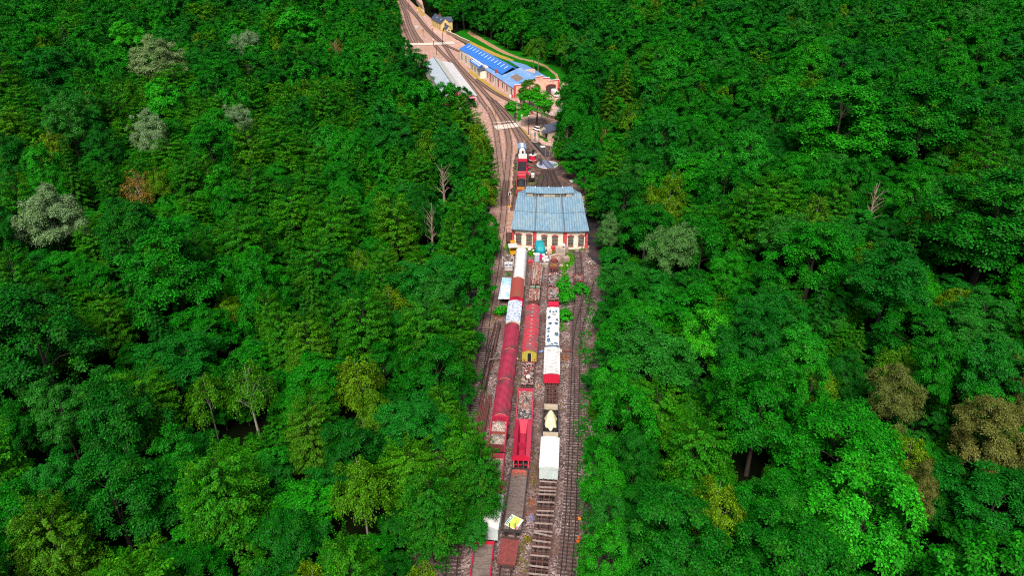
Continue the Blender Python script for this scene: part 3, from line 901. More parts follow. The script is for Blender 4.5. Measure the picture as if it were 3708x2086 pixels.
# ---------------------------------------------------------------- tracks
M_rail = surf("rail_steel", (0.030, 0.022, 0.024), (0.065, 0.034, 0.028), 1.5, 0.6, rough=0.6)
M_sleeper = surf("sleeper_wood", (0.085, 0.058, 0.053), (0.05, 0.034, 0.032), 0.8, 0.8, fine=5.0, rough=0.95)
M_sleeper_far = surf("sleeper_pale", (0.26, 0.17, 0.14), (0.15, 0.09, 0.075), 0.8, 0.8, rough=0.95)


def smooth(pts, step=1.5):
    """resampled Catmull-Rom line"""
    P4 = [Vector((*pts[0], 0)) * 2 - Vector((*pts[1], 0))] + [Vector((*p, 0)) for p in pts] + [Vector((*pts[-1], 0)) * 2 - Vector((*pts[-2], 0))]
    dense = []
    for i in range(1, len(P4) - 2):
        a, b, c, d = P4[i - 1:i + 3]
        for k in range(24):
            t = k / 24
            dense.append(0.5 * ((2 * b) + (c - a) * t + (2 * a - 5 * b + 4 * c - d) * t * t + (3 * b - a - 3 * c + d) * t ** 3))
    dense.append(P4[-2])
    out = [dense[0]]; acc = 0
    for i in range(1, len(dense)):
        seg = (dense[i] - dense[i - 1]).length
        if acc + seg >= step: out.append(dense[i]); acc = 0
        else: acc += seg
    if (out[-1] - dense[-1]).length > 0.2: out.append(dense[-1])
    return out


def sweep_rail(line, off, z0=0.10, z1=0.24, w=0.09):
    mb = MB(); vs = []
    for i, p in enumerate(line):
        a = line[max(0, i - 1)]; b = line[min(len(line) - 1, i + 1)]
        t = (b - a).normalized(); nrm = Vector((t.y, -t.x, 0))
        c = p + nrm * off
        vs += [c - nrm * w / 2 + Vector((0, 0, z0)), c + nrm * w / 2 + Vector((0, 0, z0)), c + nrm * w / 2 + Vector((0, 0, z1)), c - nrm * w / 2 + Vector((0, 0, z1))]
    fs = []
    for i in range(len(line) - 1):
        for j in range(4):
            fs.append((i * 4 + j, i * 4 + (j + 1) % 4, i * 4 + 4 + (j + 1) % 4, i * 4 + 4 + j))
    fs += [(3, 2, 1, 0), tuple(len(vs) - 4 + j for j in range(4))]
    mb.add(vs, fs)
    return mb


_sl = MB(); _sl.box(-1.28, 1.28, -0.125, 0.125, 0.0, 0.10)
_tmp = _sl.build('sleeper', M_sleeper); SLEEPER_ME = _tmp.data; bpy.data.objects.remove(_tmp)


def at_len(line, s):
    for i in range(len(line) - 1):
        L = (line[i + 1] - line[i]).length
        if s <= L: return line[i].lerp(line[i + 1], s / L), (line[i + 1] - line[i]).normalized()
        s -= L
    return line[-1], (line[-1] - line[-2]).normalized()


def track(label, pts, world_pts=False, extra=None, solo=True, gauge=0.7525, mat_s=None, zlift=0.0, spacing=0.66, dark=None):
    line = smooth(pts if world_pts else [xy(*p) for p in pts])
    o = thing('railway_track', label, 'track', line[0])
    loc = line[0]
    ll = [p - loc + Vector((0, 0, zlift)) for p in line]
    for s in (-gauge, gauge):
        sweep_rail(ll, s, 0.10 + zlift, 0.24 + zlift, 0.12 if line[0].y < 240 else 0.13).build('rail', M_rail, o)
    if extra:
        k0, k1, off = extra
        n = len(ll); sweep_rail(ll[int(n * k0):int(n * k1)], off, 0.10, 0.235, 0.09).build('check_rail', M_rail, o)
    tot = sum((ll[i + 1] - ll[i]).length for i in range(len(ll) - 1))
    k = int(tot / spacing); rr = random.Random(k)
    mbs = MB(); cnt = 0
    for i in range(k):
        p, t = at_len(ll, (i + 0.5) * spacing)
        a = math.atan2(-t.x, t.y) + rr.uniform(-0.03, 0.03)
        w = p + loc
        ok = solo and cnt < 100 and w.y < 215 and inview(w.x, w.y, 0, 0.0)
        if ok:
            s = bpy.data.objects.new('sleeper', SLEEPER_ME); link(s, o)
            s.location = (p.x + rr.uniform(-.06, .06), p.y, zlift + rr.uniform(0, 0.012)); s.rotation_euler = (0, 0, a); cnt += 1
        else:
            M = Matrix.Translation((p.x, p.y, zlift + rr.uniform(0, 0.01))) @ Matrix.Rotation(a, 4, 'Z')
            mbs.box(-1.28, 1.28, -0.125, 0.125, 0.0, 0.10, 0, M)
    if mbs.v:
        tag(mbs.build('sleeper', mat_s or (M_sleeper_far if line[-1].y > 240 else M_sleeper), o), kind='stuff')
    return o


track("main track curving along the left edge of the wood past the shed", [(1628, 2180), (1634, 2084), (1644, 1974), (1690, 1700), (1725, 1440), (1736, 1355), (1748, 1267), (1756, 1205), (1763, 1155), (1772, 1092), (1784, 1030), (1796, 960), (1805, 900), (1814, 850), (1822, 790), (1826, 740), (1822, 680), (1814, 620), (1809, 575), (1803, 525), (1796, 475), (1788, 440), (1770, 400), (1750, 375), (1735, 352), (1690, 290), (1655, 245), (1625, 215), (1595, 185), (1575, 163)])
track("second track joining the main one at the points left of the shed", [(1826, 745), (1829, 690), (1836, 630), (1841, 575), (1844, 525), (1836, 475), (1822, 437), (1800, 400), (1775, 360), (1730, 308), (1695, 272), (1662, 237), (1632, 198), (1607, 162), (1580, 140), (1540, 100), (1510, 60), (1482, 32), (1457, 5), (1440, -20)], zlift=0.02)
track("track leading to the white engine and coal wagons", [(1862, 765), (1872, 700), (1880, 640), (1887, 590), (1889, 540), (1883, 508), (1872, 487), (1859, 462), (1834, 425), (1812, 400), (1795, 378), (1770, 352)], zlift=0.03)
track("track running down to the turntable beside the dark platform", [(1978, 590), (1960, 563), (1942, 545), (1912, 510), (1882, 472), (1862, 447), (1835, 412), (1807, 385), (1785, 362)], zlift=0.04)
track("track curving in front of the blue-roofed works to the forecourt", [(1720, 286), (1735, 297), (1762, 316), (1790, 335), (1850, 367), (1875, 378), (1945, 402), (1985, 420), (2030, 432)], zlift=0.05)
track("track passing close along the wall of the blue-roofed works", [(1668, 187), (1640, 175), (1615, 163), (1600, 150), (1575, 128), (1550, 105), (1520, 70), (1492, 35), (1465, 0), (1450, -25)], zlift=0.01)
track("far station track beside the white post, middle of the fan", [(1530, 155), (1510, 130), (1488, 90), (1475, 50), (1460, 20), (1446, -10)], zlift=0.03)
track("leftmost far station track vanishing under the trees", [(1490, 155), (1478, 130), (1466, 100), (1455, 70)], zlift=0.04)
track("far station track running up from the crossing beside the wood", [(1508, 154), (1492, 120), (1478, 85), (1468, 50), (1452, 5)], zlift=0.05)
track("right siding track with a third rail along the right-hand wood", [(2046, 2180), (2050, 2084), (2065, 1899), (2072, 1740), (2078, 1575), (2082, 1420), (2086, 1280), (2087, 1230), (2088, 1155), (2091, 1105), (2095, 1040), (2095, 975), (2090, 930), (2087, 908)], extra=(0.06, 0.52, -0.12))
track("turnout track branching under the trees beside the right siding", [(2086, 1275), (2094, 1205), (2104, 1155), (2119, 1105), (2126, 1070), (2138, 1020)], zlift=0.02)


def side(a, b, y0, y1):
    """points of a straight siding through two plan points"""
    f = lambda y: a[0] + (b[0] - a[0]) * (y - a[1]) / (b[1] - a[1])
    return [(f(y), y) for y in (y0, (y0 + y1) / 2, y1)]


track("left siding track carrying the red vans and the white tarpaulin wagon", [(-5.6, 50), (-4.3, 66.3), (-2.6, 89), (-0.5, 117), (0.7, 136), (2.3, 161)], True, solo=False)
track("middle siding track carrying the red coach and the hopper", [(-2.2, 52), (-0.84, 68.5), (1.6, 90), (3.0, 112), (4.5, 133), (6.1, 156)], True, zlift=0.004)
track("siding track under the long skeleton wagon and the tarpaulin wagon", [(1.8, 50), (3.55, 67), (6.0, 88), (7.4, 110), (8.8, 133), (10.3, 158)], True, solo=False)
for i, (x, y, lb) in enumerate([(4.6, 191, "leftmost"), (8.2, 190, "second from the left"), (11.8, 190, "third from the left"), (16.5, 191, "rightmost")]):
    d = Vector((x - 11.6, y - 229, 0)).normalized()
    a = Vector((11.6, 229, 0)) + d * 4.6
    track(f"{lb} of the short tracks fanning from the turntable to the shed", [(x, y), ((x + a.x) / 2, (y + a.y) / 2), (a.x, a.y)], True, zlift=0.012 * (i + 1), solo=False, mat_s=M_sleeper)
# ---------------------------------------------------------------- wagons
M_crimson = surf("paint_crimson", (0.42, 0.018, 0.060), (0.20, 0.03, 0.04), 0.9, 0.5, fine=5.0, rough=0.6)
M_pinkred = surf("paint_pink_red", (0.58, 0.045, 0.10), (0.40, 0.08, 0.09), 0.9, 0.5, rough=0.6)
M_brightred = surf("paint_bright_red", (0.68, 0.02, 0.06), (0.45, 0.02, 0.04), 1.2, 0.4, rough=0.55)
M_brownred = surf("roof_brown_red", (0.34, 0.065, 0.05), (0.22, 0.11, 0.06), 0.45, 0.7, rough=0.8)
M_rust = surf("rust_plate", (0.23, 0.055, 0.05), (0.13, 0.035, 0.035), 1.0, 0.7, fine=6.0, rough=0.9)
M_rustdark = surf("rust_frame", (0.13, 0.055, 0.048), (0.07, 0.04, 0.035), 1.5, 0.7, rough=0.9)
M_black = surf("black_iron", (0.018, 0.016, 0.017), (0.05, 0.03, 0.025), 1.5, 0.6, rough=0.7)
M_greyfr = surf("grey_frame", (0.06, 0.055, 0.06), (0.10, 0.06, 0.05), 1.5, 0.6, rough=0.7)
M_plank = surf("weathered_planks", (0.20, 0.155, 0.135), (0.095, 0.068, 0.058), 0.7, 0.9, fine=3.0, rough=0.95, stretch=(1, 6, 1))
M_oldplank = surf("pale_old_plank", (0.36, 0.285, 0.25), (0.17, 0.12, 0.10), 1.6, 0.9, fine=6.0, rough=0.95, stretch=(1, 5, 1))
M_white = surf("white_roof", (0.78, 0.75, 0.74), (0.62, 0.58, 0.57), 0.5, 0.5, rough=0.7)
M_whitedirty = surf("white_tarpaulin", (0.80, 0.78, 0.74), (0.50, 0.42, 0.34), 0.55, 0.75, fine=3.0, rough=0.7, thresh=(0.52, 0.78))
M_palewall = surf("pale_green_boards", (0.62, 0.72, 0.70), (0.42, 0.46, 0.43), 1.0, 0.5, rough=0.7)
M_cream = surf("cream_boards", (0.66, 0.56, 0.42), (0.40, 0.31, 0.22), 1.0, 0.6, rough=0.8)
M_yellowend = surf("yellow_paint", (0.50, 0.44, 0.06), (0.30, 0.22, 0.06), 1.4, 0.6, rough=0.6)
M_canvas = surf("yellow_canvas", (0.82, 0.74, 0.42), (0.86, 0.84, 0.72), 0.8, 0.9, fine=2.0, rough=0.8)
M_steel = surf("bright_steel", (0.42, 0.40, 0.39), (0.2, 0.12, 0.09), 1.2, 0.5, rough=0.45, metal=0.3)
M_wheel = surf("wheel_iron", (0.035, 0.028, 0.028), (0.08, 0.05, 0.04), 3.0, 0.6, rough=0.6)
M_yellow = surf("yellow_machine", (0.72, 0.36, 0.02), (0.4, 0.2, 0.03), 1.5, 0.5, rough=0.5)
M_glassdk = surf("dark_glass", (0.02, 0.024, 0.03), (0.04, 0.05, 0.06), 2.0, 0.5, rough=0.15, spec=0.6)
M_coal = surf("coal", (0.016, 0.016, 0.020), (0.05, 0.05, 0.058), 4.0, 0.8, fine=9.0, rough=0.6, bump=1.0, spec=0.5)
M_gravelload = gravel_mat("gravel_load", [(0.0, (0.13, 0.11, 0.11)), (0.5, (0.42, 0.33, 0.28)), (1.0, (0.70, 0.58, 0.50))], 8.0)


def ribbed(name, base, dark, lo, hi, freq, axis='X', dirt=0.6, pscale=0.5, streak=(1, 0.15, 1)):
    """metal or felt roof with seams every 1/freq metres and dirt streaks down the slope"""
    m, N, L, B = _mat(name)
    tc = N.new("ShaderNodeTexCoord"); w = N.new("ShaderNodeTexWave")
    w.bands_direction = axis; w.inputs['Scale'].default_value = freq * 0.314; w.inputs['Distortion'].default_value = 0.4; w.inputs['Detail'].default_value = 1.0
    L.new(tc.outputs['Object'], w.inputs[0])
    r = ramp(N, [(0.0, (lo,) * 3), (0.35, (1, 1, 1)), (1.0, (hi,) * 3)]); L.new(w.outputs[0], r.inputs[0])
    n = noise(N, L, pscale, 5, 0.65); rn = ramp(N, [(0.46, (0, 0, 0)), (0.62, (dirt,) * 3)]); L.new(n.outputs[0], rn.inputs[0])
    n3 = noise(N, L, 2.2, 4, 0.6, stretch=streak); r3 = ramp(N, [(0.35, (0.8,) * 3), (0.65, (1.15,) * 3)]); L.new(n3.outputs[0], r3.inputs[0])
    c = mixc(N, L, rn.outputs[0], base, dark)
    c = mixc(N, L, 1.0, c, r.outputs[0], 'MULTIPLY'); c = mixc(N, L, 1.0, c, r3.outputs[0], 'MULTIPLY')
    L.new(c, B.inputs['Base Color']); B.inputs['Roughness'].default_value = 0.6; B.inputs['Specular IOR Level'].default_value = 0.3
    bp = N.new("ShaderNodeBump"); bp.inputs['Strength'].default_value = 0.5; bp.inputs['Distance'].default_value = 0.05
    L.new(w.outputs[0], bp.inputs['Height']); L.new(bp.outputs[0], B.inputs['Normal'])
    return m


M_ribred = ribbed("roof_ribbed_red", (0.38, 0.035, 0.075), (0.13, 0.06, 0.06), 0.45, 1.15, 5.0, 'X', 0.9, 0.35)
M_coachroof = ribbed("roof_coach_red", (0.50, 0.055, 0.075), (0.17, 0.12, 0.12), 0.9, 1.05, 0.9, 'Y', 0.9, 0.3, (0.2, 1, 1))
M_felt = surf("roof_blue_white_felt", (0.66, 0.72, 0.80), (0.17, 0.24, 0.40), 1.7, 1.0, fine=4.0, rough=0.8, stretch=(1, 2.6, 1), thresh=(0.50, 0.56))
M_ribwhite = ribbed("roof_ribbed_white", (0.82, 0.80, 0.78), (0.50, 0.45, 0.42), 0.5, 1.05, 2.1, 'Y', 0.5, 0.5)

WHEEL_R = 0.48
RAIL_Z = 0.24


def wheelset(y, parent, n=14):
    w = MB()
    z = RAIL_Z + WHEEL_R
    w.tube((-0.8, y, z), (0.8, y, z), 0.08, n=8)
    for s in (-1, 1):
        w.tube((s * 0.70, y, z), (s * 0.83, y, z), WHEEL_R, n=n)
        w.tube((s * 0.66, y, z), (s * 0.70, y, z), WHEEL_R * 1.05, n=n)
    w.build('wheelset', M_wheel, parent)


def running_gear(t, L, w, mat, bogies=False, zf=1.05, bufmat=None, nobuf=()):
    h = L / 2
    f = MB()
    for s in (-1, 1): f.box(s * w * 0.36 - 0.07, s * w * 0.36 + 0.07, -h, h, zf - 0.26, zf)
    f.box(-w * 0.43, w * 0.43, -h, -h + 0.14, zf - 0.32, zf - 0.004); f.box(-w * 0.43, w * 0.43, h - 0.14, h, zf - 0.32, zf - 0.004)
    for k in range(5):
        y = -h + L * (k + 0.5) / 5
        f.box(-w * 0.36 + 0.08, w * 0.36 - 0.08, y - 0.06, y + 0.06, zf - 0.22, zf - 0.02)
    f.build('underframe', mat, t)
    if bogies:
        for s in (-1, 1):
            yb = s * (h - 2.4)
            b = MB()
            for q in (-1, 1): b.box(q * 0.98 - 0.06, q * 0.98 + 0.06, yb - 1.5, yb + 1.5, 0.55, 0.78)
            b.box(-0.98, 0.98, yb - 0.2, yb + 0.2, 0.6, 0.76)
            bo = b.build('bogie', M_black, t)
            for q in (-1, 1): wheelset(yb + q * 1.0, bo)
    else:
        a = h * 0.58
        for s in (-1, 1): wheelset(s * a, t)
    for e in (-1, 1):
        for s in (-1, 1):
            b = MB(); b.tube((s * 0.87, e * h, zf - 0.16), (s * 0.87, e * (h + 0.42), zf - 0.16), 0.075, n=8)
            b.tube((s * 0.87, e * (h + 0.42), zf - 0.16), (s * 0.87, e * (h + 0.48), zf - 0.16), 0.2, n=12)
            b.build('buffer', bufmat or M_black, t)


def wagon(name, label, near, far, z, cat='wagon', trim=0.45, ext=0.0):
    """a vehicle standing between two survey points taken at height z"""
    a = P(*near, z); b = P(*far, z)
    d = Vector((b.x - a.x, b.y - a.y, 0)); L = d.length + ext
    d.normalize()
    m = Vector(((a.x + b.x) / 2, (a.y + b.y) / 2, 0)) - d * ext * 0.5
    t = thing(name, label, cat, m, math.atan2(-d.x, d.y))
    return t, L


def arc(w, ze, za, n=10):
    return [(w * (1 - 2 * i / n) , ze + (za - ze) * (1 - (1 - 2 * i / n) ** 2)) for i in range(n + 1)]


def roof_part(t, w, y0, y1, ze, za, mat, th=0.08, over=0.12, n=12, name='roof'):
    hw = w / 2 + over
    top = arc(hw, ze, za, n); bot = [(x, zz - th) for x, zz in reversed(top)]
    r = MB(); r.prism((top + bot)[::-1], y0, y1, 0, smooth=False)
    return r.build(name, mat, t)


def van(key, label, near, far, z, w=2.75, roof=None, wall=None, end=None, ze=None, gear=M_black, doors=True, bogies=False, name='boxcar', cat='wagon', arch=0.42):
    t, L = wagon(name, label, near, far, z, cat)
    ze = ze or z - arch
    roof_part(t, w, -L / 2, L / 2, ze, z, roof, over=0.1)
    h = L / 2 - 0.06; zf = 1.06
    b = MB(); b.box(-w / 2, w / 2, -h, h, zf, ze - 0.02)
    for e in (-1, 1):   # rounded gables closing the ends
        pr = arc(w / 2 - 0.02, ze - 0.03, z - 0.10, 10)
        b.prism(pr[::-1] if True else pr, e * h - 0.03, e * h + 0.03, 0)
    for s in (-1, 1):
        k = max(4, int(L / 1.1))
        for i in range(k + 1):
            y = -h + 2 * h * i / k
            b.box(s * w / 2 - 0.03, s * w / 2 + 0.045, y - 0.05, y + 0.05, zf, ze - 0.05)
    b.build('body', wall, t)
    for e in (-1, 1):
        em = MB()
        em.box(-w / 2 + 0.05, w / 2 - 0.05, e * h + (0.0 if e > 0 else -0.05), e * h + (0.05 if e > 0 else 0.0), zf + 0.02, ze - 0.05)
        for x in (-0.33, 0.0, 0.33):
            em.box(x * w - 0.05, x * w + 0.05, e * h + (0.05 if e > 0 else -0.12), e * h + (0.12 if e > 0 else -0.05), zf, ze)
        em.build('end_wall', end or wall, t)
    if doors:
        for s in (-1, 1):
            d = MB(); d.box(s * w / 2 + (0.046 if s > 0 else -0.10), s * w / 2 + (0.10 if s > 0 else -0.046), -0.9, 0.9, zf + 0.05, ze - 0.12)
            dd = d.build('door', wall, t)
            hh = MB(); hh.box(s * w / 2 + (0.10 if s > 0 else -0.13), s * w / 2 + (0.13 if s > 0 else -0.10), -0.75, -0.7, zf + 0.7, zf + 1.1); hh.build('handle', M_steel, dd)
    running_gear(t, L - 0.5, w, gear, bogies)
    return t, L, w


def open_wagon(label, near, far, z, w, wall, floor, name='open_wagon', wallh=None, bogies=False, thick=0.09, gear=M_black, end=None, ribs=True, trim=0.0, ext=0.0, floor_z=1.10):
    t, L = wagon(name, label, near, far, z, ext=ext)
    h = L / 2
    f = MB(); f.box(-w / 2 + thick, w / 2 - thick, -h + thick, h - thick, floor_z - 0.06, floor_z); f.build('floor', floor, t)
    for s in (-1, 1):
        p = MB(); x0, x1 = sorted((s * w / 2, s * (w / 2 - thick)))
        p.box(x0, x1, -h, h, floor_z - 0.08, z)
        p.box(x0 - 0.03, x1 + 0.03, -h, h, z, z + 0.06)
        if ribs:
            k = max(3, int(L / 1.3))
            for i in range(k + 1):
                y = -h + 0.1 + (L - 0.2) * i / k
                xa, xb = sorted((s * w / 2, s * (w / 2 + 0.08))); p.box(xa, xb, y - 0.06, y + 0.06, floor_z - 0.08, z - 0.02)
        p.build('side_panel', wall, t)
    for s in (-1, 1):
        p = MB(); y0, y1 = sorted((s * h, s * (h - thick)))
        p.box(-w / 2 + thick, w / 2 - thick, y0, y1, floor_z - 0.08, z)
        p.build('end_panel', end or wall, t)
    running_gear(t, L - 0.2, w, gear, bogies, zf=floor_z - 0.09)
    return t, L, w


# ----- left siding
t, L, w = open_wagon("red low-sided wagon with bare plank floor, nearest of the left siding", (1739, 2084), (1754, 1961), 1.75, 2.75, M_crimson, M_plank, 'low_sided_wagon', ext=3.5, end=M_brightred, floor_z=1.2)
for s in (-0.42, 0.42):
    b = MB(); b.tube((s, L / 2 + 0.06, 1.1), (s, L / 2 + 0.06, 3.3), 0.05, n=6); b.build('stanchion', M_crimson, t)
van('A2', "white-roofed boxcar with pale slatted end, half hidden under the overhanging beech", (1766, 1909), (1788, 1785), 3.7, 2.8, M_white, M_palewall, M_palewall, gear=M_black)
t, L, w = open_wagon("orange-red gravel wagon half hidden by the leaning beech", (1786, 1757), (1795, 1642), 2.6, 2.75, M_pinkred, M_rust, 'gravel_wagon')
GW2 = (t, L, w)
t, L, w = open_wagon("red gravel wagon carrying two heaps, standing behind the last ribbed van", (1798, 1611), (1809, 1510), 2.6, 2.75, M_pinkred, M_rust, 'gravel_wagon', end=M_rust)
GW1 = (t, L, w)


def heap(label, wag, yc, rx, ry, zb, hz, mat, name='gravel_heap', cat='gravel heap', seed=1):
    t, L, w = wag
    g = np.random.default_rng(seed)
    mb = MB(); n = 22; m = 22; vs = []
    for j in range(m + 1):
        for i in range(n + 1):
            u = -1 + 2 * i / n; v = -1 + 2 * j / m
            rr = math.hypot(u * 0.9, v * 0.95)
            z = zb + hz * max(0.0, 1 - rr ** 1.4) + g.uniform(-0.05, 0.05)
            vs.append((u * rx, v * ry, z))
    fs = [(j * (n + 1) + i, j * (n + 1) + i + 1, (j + 1) * (n + 1) + i + 1, (j + 1) * (n + 1) + i) for j in range(m) for i in range(n)]
    mb.add(vs, fs, 0, True)
    rim = [i for i in range(n + 1)] + [j * (n + 1) + n for j in range(1, m + 1)] + [m * (n + 1) + i for i in range(n - 1, -1, -1)] + [j * (n + 1) for j in range(m - 1, 0, -1)]
    k = len(rim); skirt = [vs[i] for i in rim] + [(vs[i][0], vs[i][1], 1.12) for i in rim]
    mb.add(skirt, [(a, k + a, k + (a + 1) % k, (a + 1) % k) for a in range(k)])
    o = mb.build(name, mat)
    M = t.matrix_basis.copy() @ Matrix.Translation((0, yc, 0))
    o.matrix_basis = M
    return tag(o, label, cat)


heap("grey gravel heap filling the far half of the red two-heap wagon", GW1, 1.75, 1.24, 1.68, 1.75, 1.05, M_gravelload, seed=2)
heap("pinkish gravel heap filling the near half of the red two-heap wagon", GW1, -1.72, 1.24, 1.70, 1.75, 1.05, M_gravelload, seed=3)
p = MB(); p.box(-1.28, 1.28, -0.02 + 0.0, 0.06, 1.12, 2.3); p.build('partition', M_brownred, GW1[0])
heap("long grey gravel heap in the orange-red wagon under the beech", GW2, 0.0, 1.24, 3.35, 1.6, 0.95, M_gravelload, seed=4)

for a, b, lb in [((1829 - 16, 1497), (1829, 1372), "nearest of the three crimson ribbed-roof vans, behind the two-heap gravel wagon"),
                 ((1829, 1367), (1844, 1264), "middle one of the three crimson ribbed-roof vans on the left siding"),
                 ((1845, 1259), (1855, 1167), "farthest of the three crimson ribbed-roof vans, next to the blue-white roof")]:
    t, L, w = van('A5', lb, a, b, 3.65, 2.8, M_ribred, M_pinkred, M_crimson, arch=0.75, name='ribbed_van')
    e = MB()
    for i in range(9):
        x = -0.8 + 0.2 * i; e.box(x - 0.05, x + 0.05, -L / 2 - 0.015, -L / 2 - 0.002 + 0.0, 3.60 - 0.42 * x * x - 0.12, 3.60 - 0.42 * x * x - 0.04)
    e.build('end_trim', M_canvas, t)
van('A6', "van with weathered blue-and-white felt roof on the left siding", (1857, 1162), (1866, 1086), 3.55, 2.8, M_felt, M_cream, M_cream, name='felt_roof_van')
van('A7', "brownish-red roofed van with bright red end on the left siding", (1870, 1072), (1876, 1001), 3.7, 2.8, M_brownred, M_crimson, M_brightred, arch=0.7, name='covered_van')

# long white tarpaulin wagon
t, L = wagon('tarpaulin_wagon', "long wagon wrapped in dirty white tarpaulin, nearest the shed on the left siding", (1879, 998), (1888, 893), 4.0)
g = np.random.default_rng(8); mb = MB(); n = 14; m = 40; vs = []
for j in range(m + 1):
    v = j / m
    for i in range(n + 1):
        q = PI * (0.0 + i / n)
        hw = 1.45 + 0.03 * math.sin(j * 1.3); zt = 3.95 - 0.16 * abs(math.sin(v * PI * 4)) - (0.25 if v > 0.9 else 0)
        c = math.copysign(abs(math.cos(q)) ** 0.55, math.cos(q)); s_ = math.sin(q) ** 0.8
        vs.append((hw * c + g.uniform(-.03, .03), -L / 2 + L * v, 1.25 + (zt - 1.25) * s_ + g.uniform(-.035, .035)))
mb.add(vs, [(j * (n + 1) + i, (j + 1) * (n + 1) + i, (j + 1) * (n + 1) + i + 1, j * (n + 1) + i + 1) for j in range(m) for i in range(n)], 0, True)
mb.add([vs[i] for i in range(n + 1)], [tuple(range(n + 1))]); mb.add([vs[m * (n + 1) + i] for i in range(n + 1)], [tuple(reversed(range(n + 1)))])
mb.build('tarpaulin', M_whitedirty, t)
running_gear(t, L - 0.4, 2.7, M_rustdark, True)
f = MB(); f.box(-1.3, 1.3, -L / 2 + 0.1, L / 2 - 0.1, 1.06, 1.22); f.build('floor', M_rust, t)

# ----- middle siding
t, L = wagon('flat_wagon', "short flat wagon with plain rust-red deck, nearest of the middle siding", (1832, 2044), (1848, 1954), 1.25)
f = MB(); f.box(-1.28, -0.006, -L / 2, L / 2, 1.12, 1.25); f.box(0.006, 1.28, -L / 2, L / 2, 1.12, 1.25); f.build('deck', M_rust, t)
running_gear(t, L, 2.6, M_rustdark, bufmat=M_rustdark)
t, L = wagon('plank_flat_wagon', "long flat wagon with grey plank deck carrying the yellow poster board", (1855, 1921), (1882, 1700), 1.45)
f = MB(); k = int(L / 0.24); rr = random.Random(4)
for i in range(k):
    y = -L / 2 + 0.12 + (L - 0.24) * i / k
    f.box(-1.24, 1.24, y, y + 0.222, 1.30, 1.37 + rr.uniform(0, 0.03))
f.build('deck', M_plank, t)
for s in (-1, 1):
    f = MB(); x0, x1 = sorted((s * 1.24, s * 1.36)); f.box(x0, x1, -L / 2, L / 2, 1.12, 1.50); f.build('side_rail', M_greyfr, t)
    f = MB(); y0, y1 = sorted((s * L / 2, s * (L / 2 + 0.12))); f.box(-1.36, 1.36, y0, y1, 1.10, 1.62); f.build('end_board', M_greyfr, t)
for y in (-L / 2 - 0.16, L / 2 + 0.16):
    for x in (-0.38, 0.42):
        f = MB(); f.tube((x, y, 1.1), (x, y, 3.0), 0.06, n=6); f.build('stanchion', M_greyfr, t)
running_gear(t, L - 0.4, 2.7, M_black, True, zf=1.10)
FLATW = (t, L, 2.7)
sp = MB(); rr = random.Random(12)
for i in range(140):
    x = rr.uniform(-1.1, 1.1); y = L / 2 - 0.25 - abs(rr.gauss(0, 0.55)) * (1.2 if abs(x) > 0.7 else 0.7)
    sp.cbox((x, y, 1.44 + rr.uniform(0, 0.1)), (0.22, 0.12, 0.09), 0, rr.uniform(0, 3), rr.uniform(-.4, .4))
o = sp.build('brick_rubble', surf("brick_red", (0.50, 0.12, 0.09), (0.3, 0.08, 0.06), 3.0, 0.6, rough=0.9)); o.matrix_basis = t.matrix_basis.copy()
tag(o, "band of loose red brick rubble at the far end of the plank wagon", "rubble", None, 'stuff')

# poster board lying on it
M_poster_y = surf("poster_yellow", (0.80, 0.80, 0.10), (0.70, 0.72, 0.10), 2, 0.4, rough=0.6)
M_poster_w = surf("poster_white", (0.82, 0.82, 0.80), (0.65, 0.68, 0.68), 2, 0.4, rough=0.6)
M_poster_g = surf("poster_green", (0.02, 0.20, 0.13), (0.03, 0.26, 0.2), 2, 0.4, rough=0.6)
M_poster_p = surf("poster_pink", (0.72, 0.06, 0.28), (0.8, 0.3, 0.5), 2, 0.4, rough=0.6)
pb = thing('poster_board', "white and yellow printed board with green lettering lying on the plank wagon", 'board')
pb.matrix_basis = t.matrix_basis @ Matrix.Translation((0.12, -L / 2 + 1.35, 1.60)) @ Euler((R(9), 0, R(-28))).to_matrix().to_4x4()
b = MB(); b.box(-1.02, 1.02, -1.0, 1.0, -0.05, 0.0); b.build('panel', M_poster_w, pb)
b = MB(); b.box(-0.52, 0.72, -0.92, 0.90, 0.001, 0.006); b.build('yellow_field', M_poster_y, pb)
b = MB(); b.box(-0.95, -0.80, -0.9, 0.3, 0.001, 0.006); b.box(-0.72, -0.60, -0.9, 0.9, 0.001, 0.006); b.box(-0.95, -0.80, 0.42, 0.85, 0.001, 0.006); b.build('green_bars', M_poster_g, pb)
b = MB(); b.cbox((0.84, -0.62, 0.003), (0.26, 0.55, 0.005)); b.build('pink_corner', M_poster_p, pb)
tcu = bpy.data.curves.new('lettering', 'FONT'); tcu.body = "TRAIN 1900"; tcu.size = 0.36; tcu.extrude = 0.004; tcu.align_x = 'CENTER'; tcu.align_y = 'CENTER'
to = bpy.data.objects.new('lettering', tcu); COL.objects.link(to)
dgp = bpy.context.evaluated_depsgraph_get(); tm_ = bpy.data.meshes.new_from_object(to.evaluated_get(dgp)); bpy.data.objects.remove(to)
tm_.materials.clear(); tm_.materials.append(M_poster_g)
lt = link(bpy.data.objects.new('lettering', tm_), pb); lt.location = (-0.25, 0, 0.011); lt.rotation_euler = (0, 0, R(90))
b = MB()
for i in range(6): b.box(0.05 + i * 0.1, 0.09 + i * 0.1, -0.75 + 0.1 * (i % 2), 0.7 - 0.12 * (i % 3), 0.007, 0.010)
b.build('small_print', M_poster_g, pb)

